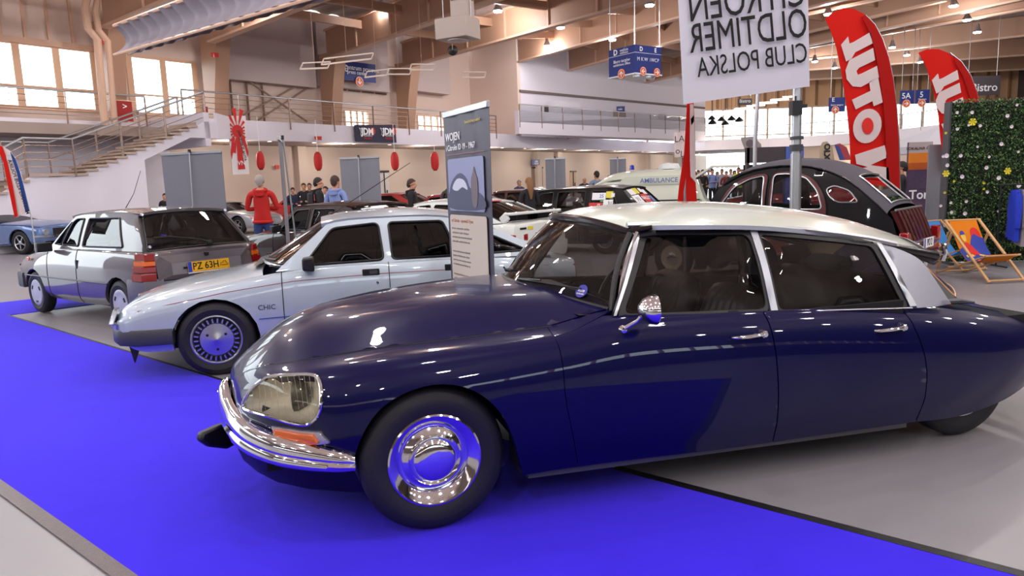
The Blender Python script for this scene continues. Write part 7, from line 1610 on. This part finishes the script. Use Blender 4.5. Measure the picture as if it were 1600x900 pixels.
# --- deck chairs
WOODM = mat('beech_wood', '#c69a68', rough=.5, var=.12, vscale=8)
def deckchair(o, yaw, label, fab, motif=True, sc=1):
    e = empty('deck_chair', o, yaw, label=label, cat='chair', sc=sc); W2_ = .30
    def F(x, y, z): return Vector((x, y, z))
    for sd in (-1, 1):
        b = MB(); b.bar(F(sd*W2_, -.62, .02), F(sd*W2_, .42, .93), .045, .028); b.build('front_rail', WOODM, e, bevel=.006)
        b = MB(); b.bar(F(sd*(W2_-.035), .62, .02), F(sd*(W2_-.035), -.50, .42), .045, .025); b.build('seat_rail', WOODM, e, bevel=.006)
        b = MB(); b.bar(F(sd*(W2_+.03), .22, .74), F(sd*(W2_+.03), .52, .10), .04, .025); b.build('prop_leg', WOODM, e, bevel=.006)
        if motif: b = MB(); b.bar(F(sd*(W2_+.03), -.55, .44), F(sd*(W2_+.03), .12, .60), .05, .03); b.build('armrest', WOODM, e, bevel=.006) if False else None
    b = MB(); b.tube([F(-W2_-.03, .42, .93), F(W2_+.03, .42, .93)], .017, 10); b.build('top_bar', WOODM, e); b = MB(); b.tube([F(-W2_, -.60, .04), F(W2_, -.60, .04)], .017, 10); b.build('bottom_bar', WOODM, e)
    b = MB(); b.tube([F(-W2_, -.50, .42), F(W2_, -.50, .42)], .016, 8); b.build('front_bar', WOODM, e); b = MB(); b.tube([F(-W2_, .58, .05), F(W2_, .58, .05)], .016, 8); b.tube([F(-W2_, .30, .16), F(W2_, .30, .16)], .014, 8); b.build('rear_bar', WOODM, e)
    pr = [(.42, .945), (.30, .74), (.12, .46), (-.06, .30), (-.25, .29), (-.42, .37), (-.51, .44)]; pr = smooth_poly(pr, 5, False)
    def fb(t, x, off=0):
        i = t*(len(pr)-1); j = min(int(i), len(pr)-2); f = i-j; y = pr[j][0]*(1-f)+pr[j+1][0]*f; z = pr[j][1]*(1-f)+pr[j+1][1]*f; d = Vector((0, pr[j+1][0]-pr[j][0], pr[j+1][1]-pr[j][1])).normalized(); n = Vector((0, d.z, -d.y)); n = n if n.y < 0 or n.z > 0 else -n; return Vector((x, y, z))+n*off
    w = .245; b = MB(); b.grid(lambda u, v: fb(u, -w+2*w*v), 30, 8); b.grid(lambda u, v: fb(u, w-2*w*v, -.004), 30, 8); c = b.build('sling', fab, e)
    if motif:                                            # printed motif: plain hills, sun and a seated figure in red
        def reg(name, pts, m, off): 
            V2, Fc = patch2d(pts, (), .05, .04); b = MB(); b.add([fb(t, x, off) for t, x in V2], [tuple(f) for f in Fc]); o2 = b.build(name, m, c); return o2
        BL = mat('print_blue', '#2a3c9c', rough=.8); RD = mat('print_red', '#cc2418', rough=.8); YL = mat('print_skin', '#e0b850', rough=.8)
        reg('print_sun', [(.20+.075*math.sin(a), .13+.085*math.cos(a)) for a in np.linspace(0, 2*PI, 21)[:-1]], RD, .004)
        reg('print_hills', [(.33, -w), (.29, -.12), (.30, -.04), (.22, .04), (.19, .10), (.22, .17), (.235, w), (.99, w), (.99, -w)], BL, .006)
        reg('print_head', [(.215+.045*math.sin(a), -.10+.042*math.cos(a)) for a in np.linspace(0, 2*PI, 17)[:-1]], YL, .009); reg('print_cap', [(.20, -.145), (.165, -.13), (.155, -.10), (.165, -.07), (.195, -.055)], BL, .011)
        reg('print_jumper', [(.27, -.13), (.27, -.06), (.31, .0), (.38, .05), (.42, .06), (.40, -.02), (.42, -.03), (.42, -.14), (.38, -.17), (.33, -.17)], RD, .010)
        reg('print_leg', [(.41, -.20), (.40, -.08), (.43, -.05), (.445, -.20)], YL, .012); reg('print_leg', [(.40, .05), (.43, .18), (.45, .17), (.42, .03)], YL, .012)
        reg('print_ground', [(.50, -.08), (.54, w), (.60, w), (.60, -.12)], mat('print_coral', '#d0503c'), .012)
    return e
dc = fl(1531, 443); deckchair((dc.x+.29, dc.y+.50, 0), .10, 'orange deck chair with printed figure in red before the plant wall', cloth('sling_orange', '#e8861a', .2), sc=.86)
dc2 = fl(1503, 424); deckchair((dc2.x+.0, dc2.y+.40, 0), .35, 'folded blue deck chair half hidden behind the orange one', cloth('sling_blue', '#4a90d8', .2), False, .78)
# --- clothes rail
c = at(1580, 290, 11.0); e = empty('clothes_rail', (c.x, 11.0, 0), label='black clothes rail beside the deck chair', cat='rail'); b = MB()
rl = at(1558, 289, 11.0); rx_ = rl.x-c.x; zt = rl.z
b.tube([(rx_, 0, zt), (rx_+1.1, 0, zt)], .012, 8); b.tube([(rx_+.06, 0, .03), (rx_+.06, 0, zt)], .012, 8); b.tube([(rx_+1.05, 0, .03), (rx_+1.05, 0, zt)], .012, 8); b.tube([(rx_+.06, -.25, .03), (rx_+.06, .25, .03)], .012, 8); b.tube([(rx_+1.05, -.25, .03), (rx_+1.05, .25, .03)], .012, 8); b.build('rail_frame', BLACK, e)
for i, (px, col, lab, ln_) in enumerate(((1588, '#1c34b4', 'bright blue jacket hanging on the black clothes rail', .72), (1599, '#8a8488', 'grey top hanging behind the blue jacket', .80), (1610, '#141218', 'black jacket hanging right of the grey top', .85))):
    g_ = at(px, 290, 11.0); o2 = (g_.x, 11.0, zt-.03); e2 = empty('hanging_jacket', o2, 1.15, label=lab, cat='jacket'); b = MB()
    def gm(u, v, ln_=ln_): a = 2*PI*u; w_ = (.10+.13*min(1, v*5))*(1-.06*v)+.0; return Vector((w_*math.cos(a), .055*math.sin(a)*(1+.5*v)+.008*math.sin(a*7), -.05-.06*abs(math.cos(a))*min(1, v*5)-ln_*v))
    b.grid(gm, 28, 14); b.build('body_cloth', mat('garment_%d' % i, col, rough=.9), e2)
    for sd in (-1, 1): b = MB(); b.tube([(sd*.19, 0, -.12), (sd*.25, 0, -.35), (sd*.24, .0, -.62)], [.05, .05, .04], 10); b.build('sleeve', mat('garment_%d' % i, col), e2)
    b = MB(); b.tube([(0, 0, .02), (.02, 0, .05), (0, 0, .0), (0, 0, -.05), (-.16, 0, -.10)], .005, 5); b.tube([(0, 0, -.05), (.16, 0, -.10)], .005, 5); b.build('hanger', BLACK, e2)
# --- poster stand and canopy
p = at(1436, 330, 15); o = Vector((p.x, 15, 0)); e = empty('poster_stand', o, label='tall sunset city poster in a white frame under the canopy', cat='poster'); Rr = lambda a, c: at(a, c, 15)-o
z0, z1 = .1, Rr(1436, 222).z; x0, x1 = Rr(1417, 260).x, Rr(1455, 260).x
b = MB(); b.box(((x0+x1)/2, 0, (z0+z1)/2), (x1-x0, .04, z1-z0)); s = b.build('board', mat('poster_dusk', '#4a3450', rough=.4), e, smooth=False)
def rect(nm, za, zb, m, off=-.025): b = MB(); b.box(((x0+x1)/2, off, (za+zb)/2), (x1-x0-.02, .01, zb-za)); return b.build(nm, m, s, smooth=False)
rect('poster_header', z1-.22, z1, mat('poster_grey', '#b8b0b0')); rect('poster_sky', z1-.42, z1-.22, mat('poster_orange', '#e08428')); rect('poster_glow', z1-.56, z1-.42, mat('poster_amber', '#b85a20')); rect('poster_city', z1-.95, z1-.56, mat('poster_violet', '#4c3a58', var=.5, vscale=30))
text('lettering', 'LOKALNA ORG', basis(((x0+x1)/2, -.035, z1-.13), (1, 0, 0), (0, 0, 1)), .085, INKB, s); text('lettering', 'Tor', basis(((x0+x1)/2, -.035, z1-1.08), (1, 0, 0), (0, 0, 1)), .26, WHITE, s, bold=.02)
b = MB(); b.bar((x0, 0, .03), (x1, 0, .03), .4, .05); b.build('foot', PLAST, e)
p = at(1462, 300, 14.2); zt2 = at(1462, 226, 14.2).z; e = empty('partition_panel', (p.x, 14.2, 0), label='plain grey partition panel left of the plant wall', cat='panel'); b = MB(); b.box((0, 0, zt2/2), (.36, .04, zt2)); b.build('panel_face', mat('panel_grey', '#77777f', rough=.7), e, smooth=False); b = MB(); b.bar((-.2, 0, .02), (.2, 0, .02), .4, .04); b.build('foot', PLAST, e)
p = at(1470, 225, 16.5); e = empty('canopy_tent', (p.x, 16.5, 0), label='white peaked canopy tent behind the poster and plant wall', cat='tent'); zc = p.z; b = MB(); s_ = 1.0; hpk = .42
b.add([(-s_, -s_, zc-.05), (s_, -s_, zc-.05), (s_, s_, zc-.05), (-s_, s_, zc-.05), (0, 0, zc+hpk), (-s_, -s_, zc-.20), (s_, -s_, zc-.20), (s_, s_, zc-.20), (-s_, s_, zc-.20)], [(0, 1, 4), (1, 2, 4), (2, 3, 4), (3, 0, 4), (0, 5, 6, 1), (1, 6, 7, 2), (2, 7, 8, 3), (3, 8, 5, 0)]); b.build('canopy', cloth('tent_white', '#d0d0d8', .3), e, smooth=False)
for x in (-s_, s_):
    for y in (-s_, s_): b = MB(); b.bar((x*.98, y*.98, 0), (x*.98, y*.98, zc-.05), .04); b.build('leg', ALU, e, smooth=False)
# --- dark booth with blue side and the monitor
a, c = at(1165, 252, 23), at(1226, 229, 23); zt3 = c.z; e = empty('booth_wall', ((a.x+c.x)/2, 23, 0), label='dark booth wall with blue end behind the vintage car', cat='booth'); w_ = c.x-a.x
b = MB(); b.box((0, 0, zt3-.24), (w_, .2, .48)); b.build('fascia', mat('booth_dark', '#2e242c', rough=.6), e, smooth=False); b = MB(); b.box((w_/2+.28, .0, zt3/2), (.56, .25, zt3)); b.build('blue_end', mat('booth_blue', '#3a50a0', rough=.6), e, smooth=False); b = MB(); b.box((0, .2, (zt3-.5)/2), (w_, .1, zt3-.55)); b.build('booth_back', mat('booth_black', '#1c181c', rough=.6), e, smooth=False); b = MB(); b.box((-w_/2+.05, 0, zt3/2), (.08, .2, zt3)); b.build('post', BLACK, e, smooth=False)
# --- rope barrier and small wall boxes
a, c = fl(62, 372), fl(112, 366); p0_ = at(62, 343, 24.6); p1_ = at(107, 343, 24.6); e = empty('rope_barrier', (p0_.x, 24.6, 0), label='black belt barrier posts between blue car and white wall', cat='barrier'); L2 = p1_.x-p0_.x
for k in (0, 1): b = MB(); x = L2*k; b.tube([(x, 0, 0), (x, 0, .92)], .03, 8); b.lathe([(.17, 0), (.16, .03), (.0005, .04)], Matrix.Translation((x, 0, 0)), 16); b.lathe([(.04, .88), (.045, .97), (.0005, .99)], Matrix.Translation((x, 0, 0)), 10); b.build('post', BLACK, e)
b = MB(); b.bar((0, 0, .86), (L2, 0, .86), .01, .06); b.build('belt', mat('belt_navy', '#22222e'), e)
# horn-shaped loudspeaker on beam
c = at(707, 78, 22); e = empty('loudspeaker', c, sc=.6, label='round black loudspeaker fixed below the roof beam', cat='speaker'); b = MB(); b.lathe([(.02, 0), (.22, -.06), (.25, -.12), (.22, -.14), (.0005, -.05)], Matrix.Rotation(PI/2, 4, 'X'), 20); b.build('speaker_body', BLACK, e); b = MB(); b.bar((0, 0, 0), (0, .1, (9.6-c.z)/.6), .04); b.build('bracket', STEELP, e)
# ------------------------------------------------------------------ people
SKIN = mat('skin', '#c08a6e', rough=.55)
def seg_d(P, a, b):
    ab = b-a; t = np.clip(((P-a)@ab)/max(1e-9, ab@ab), 0, 1); return np.linalg.norm(P-(a+t[:, None]*ab), axis=1)
def person(x, y, face, h, top, legs, hair, label, arms='down', hood=False, hairlen=0, near=False, group=None, bag=None, female=False, lean=0):
    """face: heading of the gaze, radians from +x"""
    e = empty('person', (x, y, 0), face-PI/2, label=label, cat='person', group=group); s = h/1.76
    sw = .165 if female else .19
    V = []; R = []; Ed = []; tagl = []
    def v(p, r, par=None, t='top'):
        V.append(Vector(p)*s); R.append((r*s, r*s) if not isinstance(r, tuple) else (r[0]*s, r[1]*s)); i = len(V)-1
        if par is not None: Ed.append((par, i)); tagl.append(t)
        return i
    pel = v((0, 0, .95), (.15, .11)); wa = v((0, .0, 1.10), (.135, .10), pel); ch = v((0, .0, 1.28), (.165, .115), wa); nb = v((0, -.01, 1.44), (.10, .085), ch); nk = v((0, .0, 1.51), .052, nb, 'skin'); jw = v((0, .025, 1.575), (.062, .07), nk, 'skin'); hd = v((0, .01, 1.655), (.076, .092), jw, 'skin'); tp = v((0, .0, 1.715), (.055, .065), hd, 'skin')
    v((0, .118, 1.615), .011, jw, 'skin')
    for sd in (-1, 1):
        v((sd*.082, .0, 1.625), .014, hd, 'skin')
        hp = v((sd*.09, 0, .88), (.095, .10), pel, 'legs'); kn = v((sd*.11, .02, .50), .062, hp, 'legs'); an = v((sd*.12, -.01, .10), .042, kn, 'legs'); v((sd*.135, .13, .045), .035, an, 'shoe')
        sh = v((sd*sw, 0, 1.41), (.066, .066), nb if True else ch)
        if arms == 'crossed': el = (sd*.27, .04, 1.14); wr = (sd*-.02, .20, 1.17); hn = (sd*-.10, .20, 1.19)
        elif arms == 'front': el = (sd*.24, .0, 1.12); wr = (sd*.10, .24, 1.12); hn = (sd*.06, .31, 1.14)
        elif arms == 'pocket': el = (sd*.27, -.05, 1.14); wr = (sd*.20, .10, .98); hn = (sd*.18, .14, .94)
        else: el = (sd*.25, -.02, 1.12); wr = (sd*.26, .05, .88); hn = (sd*.26, .08, .81)
        el_ = v(el, .048, sh); w_ = v(wr, .031, el_); h_ = v(hn, (.036, .028), w_, 'skin')
        d = (Vector(hn)-Vector(wr)).normalized(); sdv = Vector((1, 0, 0)) if abs(d.x) < .8 else Vector((0, 0, 1)); up = d.cross(sdv).normalized()
        if near:
            for k, (o_, L) in enumerate(((-.030, .060), (-.010, .072), (.010, .068), (.028, .055))):
                f1_ = v(Vector(hn)+sdv*o_+d*.045, .0095, h_, 'skin'); v(Vector(hn)+sdv*o_+d*(.045+L*.6)+up*.012, .0085, f1_, 'skin')
            v(Vector(hn)+sdv*.05*(-sd)+d*.02+up*.01, .010, h_, 'skin')
    me = bpy.data.meshes.new('person_body'); me.from_pydata([tuple(q) for q in V], Ed, []); o = bpy.data.objects.new('body', me); link(o)
    sk = o.modifiers.new('skin', 'SKIN'); sk.use_smooth_shade = True
    for i, q in enumerate(me.skin_vertices[0].data): q.radius = R[i]; q.use_root = (i == 0)
    ss = o.modifiers.new('sub', 'SUBSURF'); ss.levels = 2; ss.render_levels = 2
    dg = bpy.context.evaluated_depsgraph_get(); me2 = bpy.data.meshes.new_from_object(o.evaluated_get(dg)); bpy.data.objects.remove(o)
    me2.materials.clear()
    for m in (top, legs, SKIN, mat('shoe_dark', '#1c1a1c', rough=.6)): me2.materials.append(m)
    C = np.array([p.center for p in me2.polygons]); Va = np.array([tuple(q) for q in V]); D = np.array([seg_d(C, Va[a], Va[b])/max(.5, 1) for a, b in Ed]); k = D.argmin(0); mp = {'top': 0, 'legs': 1, 'skin': 2, 'shoe': 3}
    for p, j in zip(me2.polygons, k):
        t = mp[tagl[j]]
        if t == 0 and p.center.z < .93*s and abs(p.center.x) < .2*s and arms != 'x' and abs(p.center.x) < .17*s: t = 1 if p.center.z < .90*s else 0
        if t == 1 and p.center.z > .90*s: t = 0
        p.material_index = t; p.use_smooth = True
    bo = bpy.data.objects.new('body', me2); link(bo, e)
    if hair is not None:
        b = MB()
        def hf(u, w):
            a = 2*PI*u; ph = -.15+1.72*w; r_ = math.cos(ph) if ph < PI/2 else 0; front = max(0, math.sin(a)); zlow = -.02+.075*front
            return Vector((.088*r_*math.cos(a), -.004+.104*r_*math.sin(a)-.006, 1.655+max(.11*math.sin(ph), zlow if ph < .5 else -9)+.0))*s
        b.grid(hf, 24, 12)
        if hairlen: b.tube([Vector((0, -.06, 1.68))*s, Vector((0, -.105, 1.60))*s, Vector((0, -.115, 1.48))*s, Vector((0, -.125, 1.60-hairlen))*s], [.07*s, .078*s, .07*s, .02*s], 12)
        else: b.tube([Vector((0, -.045, 1.66))*s, Vector((0, -.06, 1.60))*s, Vector((0, -.05, 1.565))*s], [.07*s, .062*s, .045*s], 12)
        b.build('hair', hair, e)
    if hood: b = MB(); b.grid(lambda u, w: Vector((.115*math.cos(2*PI*u)*(1-.3*w), -.075+.075*math.sin(2*PI*u)*(1-.2*w)-.02*w, 1.50-.10*w+.02*math.sin(2*PI*u)))*s, 20, 6); b.tube([Vector((sx_*.10, -.02, 1.475))*s if False else Vector((.105*math.cos(a), -.045+.085*math.sin(a), 1.485+.02*math.sin(a)))*s for sx_ in (1,) for a in np.linspace(0, 2*PI, 17)[:-1]], .028*s, 8, closed=True); b.build('hood', top, e)
    if hood:
        b = MB(); b.tube([Vector((.155*math.cos(a), .115*math.sin(a), .915))*s for a in np.linspace(0, 2*PI, 25)[:-1]], .03*s, 8, closed=True); b.build('hem', top, e)
    if bag: b = MB(); b.box((0, -.19*s, 1.22*s), (.28*s, .14*s, .42*s)); b.build('backpack', bag, e, bevel=.04)
    return e
def pp_(px, ptop, D): p = at(px, ptop, D); return p.x, p.y, p.z
K = mat('black_top', '#17151c', rough=.85); REDT = mat('red_hoodie', '#b81c18', rough=.85); JEAN = mat('blue_jeans', '#2c4070', rough=.85, var=.1); HG = mat('grey_hair', '#9a908a', rough=.8); HB = mat('brown_hair', '#3a2820', rough=.7); HD = mat('dark_hair', '#191412', rough=.7); HL = mat('fair_hair', '#7c5632', rough=.7); LB = mat('light_blue_top', '#7a8cc0', rough=.8); GB_ = mat('grey_blue_shirt', '#6c7c94', rough=.8); NV = mat('navy_top', '#1e2440', rough=.8); HV = mat('yellow_vest', '#c8dc20', rough=.7); WT = mat('white_top', '#c8ccd8', rough=.8); RT = mat('dark_red_top', '#6c1c20', rough=.8)
L = [  # px, head top, distance, facing, top, legs, hair, label, arms, hood, hairlen, bag, female
 (405, 273, 13.8, 1.75, REDT, JEAN, HG, 'man seen from behind in red hooded top and blue jeans', 'crossed', 1, 0, None, 0),
 (497, 277, 16.5, .25, K, JEAN, HD, 'young man in black hooded top with backpack looking right', 'front', 1, 0, mat('black_bag', '#121116'), 0),
 (523, 274, 14.6, 1.3, LB, JEAN, HB, 'person in light blue and purple top seen from behind', 'down', 1, 0, None, 1),
 (643, 279, 16.0, -.1, K, K, HB, 'boy in black hooded top standing in profile facing right', 'front', 1, 0, None, 0),
 (703, 280, 17.8, 1.6, mat('dark_brown_coat', '#251d1c'), K, HD, 'dark coated person just left of the purple roll-up', 'down', 1, 0, None, 0),
 (826, 277, 15.5, 1.9, K, K, HL, 'woman with long fair hair in black seen from behind', 'front', 0, .34, None, 1),
 (457, 293, 26, -1.2, NV, K, HD, 'person in navy jacket leaning before the red stand', 'front', 0, 0, None, 0),
 (474, 286, 25, -1.4, K, K, HB, 'person in black left of a pair near the wall pilaster', 'front', 0, 0, None, 0),
 (483, 286, 27, -1.5, mat('charcoal_top', '#2e2c30'), K, HB, 'person in charcoal right of a pair near the wall pilaster', 'down', 0, 0, None, 0),
 (508, 291, 23, -1.9, WT, K, HB, 'woman in pale top between two young people', 'front', 0, .12, None, 1),
 (811, 281, 26.8, -1.2, mat('blue_black_top', '#20305c'), K, HG, 'man in blue and black left of the lift doors', 'down', 0, 0, None, 0),
 (913, 276, 27, -1.5, K, K, None, 'bald man in black behind the black estate car', 'crossed', 0, 0, None, 0),
 (932, 267, 23, 1.9, GB_, JEAN, HD, 'man in grey blue shirt above the black estate car', 'down', 0, 0, None, 0),
 (952, 274, 26, -1.7, mat('rose_top', '#7c4a5a'), K, HB, 'woman in rose top beside the distant grey banner', 'front', 0, .2, None, 1),
 (1022, 265, 25, -1.3, mat('brown_top', '#4a3428'), K, HB, 'brown haired person partly hidden left of two behind the ambulance', 'down', 0, 0, None, 0),
 (1028, 262, 26, 1.5, K, K, HD, 'dark haired person taller of two behind the ambulance roof', 'down', 0, 0, None, 0),
 (1409, 252, 13.8, 2.6, K, K, HD, 'person in black between the red flag and the poster', 'down', 0, 0, None, 0),
 (257, 302, 25, -1.5, K, WT, HD, 'person in black by the beige door under the stairs', 'down', 0, 0, None, 0),
]
for (px, t, D, fc, tp, lg, hr, lb, am, hd, hlen, bag, fem) in L:
    x, y, z = pp_(px, t, D); person(x, y, fc, min(1.86, max(1.5, z)), tp, lg, hr, lb, am, bool(hd), hlen, D < 17, bag=bag, female=bool(fem))
crowd = [(1098, 265, K, HD), (1107, 264, mat('mustard_top', '#a8842c'), HB), (1113, 262, LB, HD), (1121, 268, NV, HD), (1128, 263, mat('pale_grey_top', '#8c8c98'), HB), (1135, 267, RT, HD), (1142, 262, WT, HB), (1148, 266, mat('teal_top', '#2c5058'), HD), (1154, 259, HV, HD), (1159, 264, K, HB), (1091, 266, mat('plum_top', '#4c2c44'), HD)]
cl = ['in black at the left of the crowd, under the open tailgate', 'in mustard top in the crowd under the tailgate', 'in light blue top in the crowd under the tailgate', 'in navy, short, in the middle of the crowd', 'in pale grey in the middle of the crowd', 'in dark red top, centre of the far crowd', 'in white top with dark straps in the far crowd', 'in teal top in the far crowd', 'in yellow high-visibility vest at the right of the crowd', 'in black in front of the yellow vest', 'in plum top beside the open ambulance tailgate']
for i, (px, t, tp, hr) in enumerate(crowd):
    x, y, z = pp_(px, t, 32+(i*7 % 11)*.8); person(x, y, -1.6+.4*((i*5) % 4-1.5), min(1.86, max(1.5, z)), tp, K, hr, 'far person '+cl[i], ('front', 'down', 'crossed')[i % 3])
# ------------------------------------------------------------------ ceiling lamps
lamp_em = mat('lamp_glow', '#ffffff', emit='#fff6ee', es=25)
def highbay(p, power, lab, grp, i, vis=True):
    r_ = empty('ceiling_lamp', p, label=lab, cat='lamp', group=grp)
    b = MB(); b.lathe([(.04, .42), (.09, .40), (.1, .25), (.2, .05), (.21, 0), (.19, .0), (.1, .2)], None, 16); b.build('lamp_shade', ALU, r_)
    b = MB(); b.lathe([(.19, .0), (.17, -.05), (.0005, -.08)], None, 16); b.build('bulb', lamp_em, r_)
    b = MB(); b.tube([(0, 0, .4), (0, 0, 10.05-p[2])], .02, 5); b.build('cord', ALU, r_)
    if power: lamp_light((p[0], p[1], p[2]-.25), power, .16, (1, .965, .96))
LP = []
for (px, py) in ((778, 17), (876, 43), (957, 62), (1015, 8), (1294, 22), (1490, 9), (1511, 31), (1394, 74), (1417, 86), (1438, 97), (1527, 50), (1273, 96), (1304, 106), (1026, 80)):
    LP.append(fl(px, py, 8.7))
for i, p in enumerate(LP): highbay(p, 190, 'small bright round lamp hanging from the roof beams', 'bright lamps under the roof beams', i)
for k in range(5):  # lamps added along the gallery to brighten the dim upper left wall
    p = W(wu(60)+k*6.2, 23.2, 9.0); highbay(p, 260, 'roof lamp in front of the gallery columns', 'roof lamps along the gallery', k)
k = 0
for iy, y in enumerate((-9, -3.5, 2, 7.5, 13, 19)):
    for ix in range(-4, 5):
        p = Vector((ix*5.0+(iy % 2)*2.2+.4, y, 8.8)); highbay(p, 210, 'bright round roof lamp high over the cars', 'roof lamps over the cars', k); k += 1
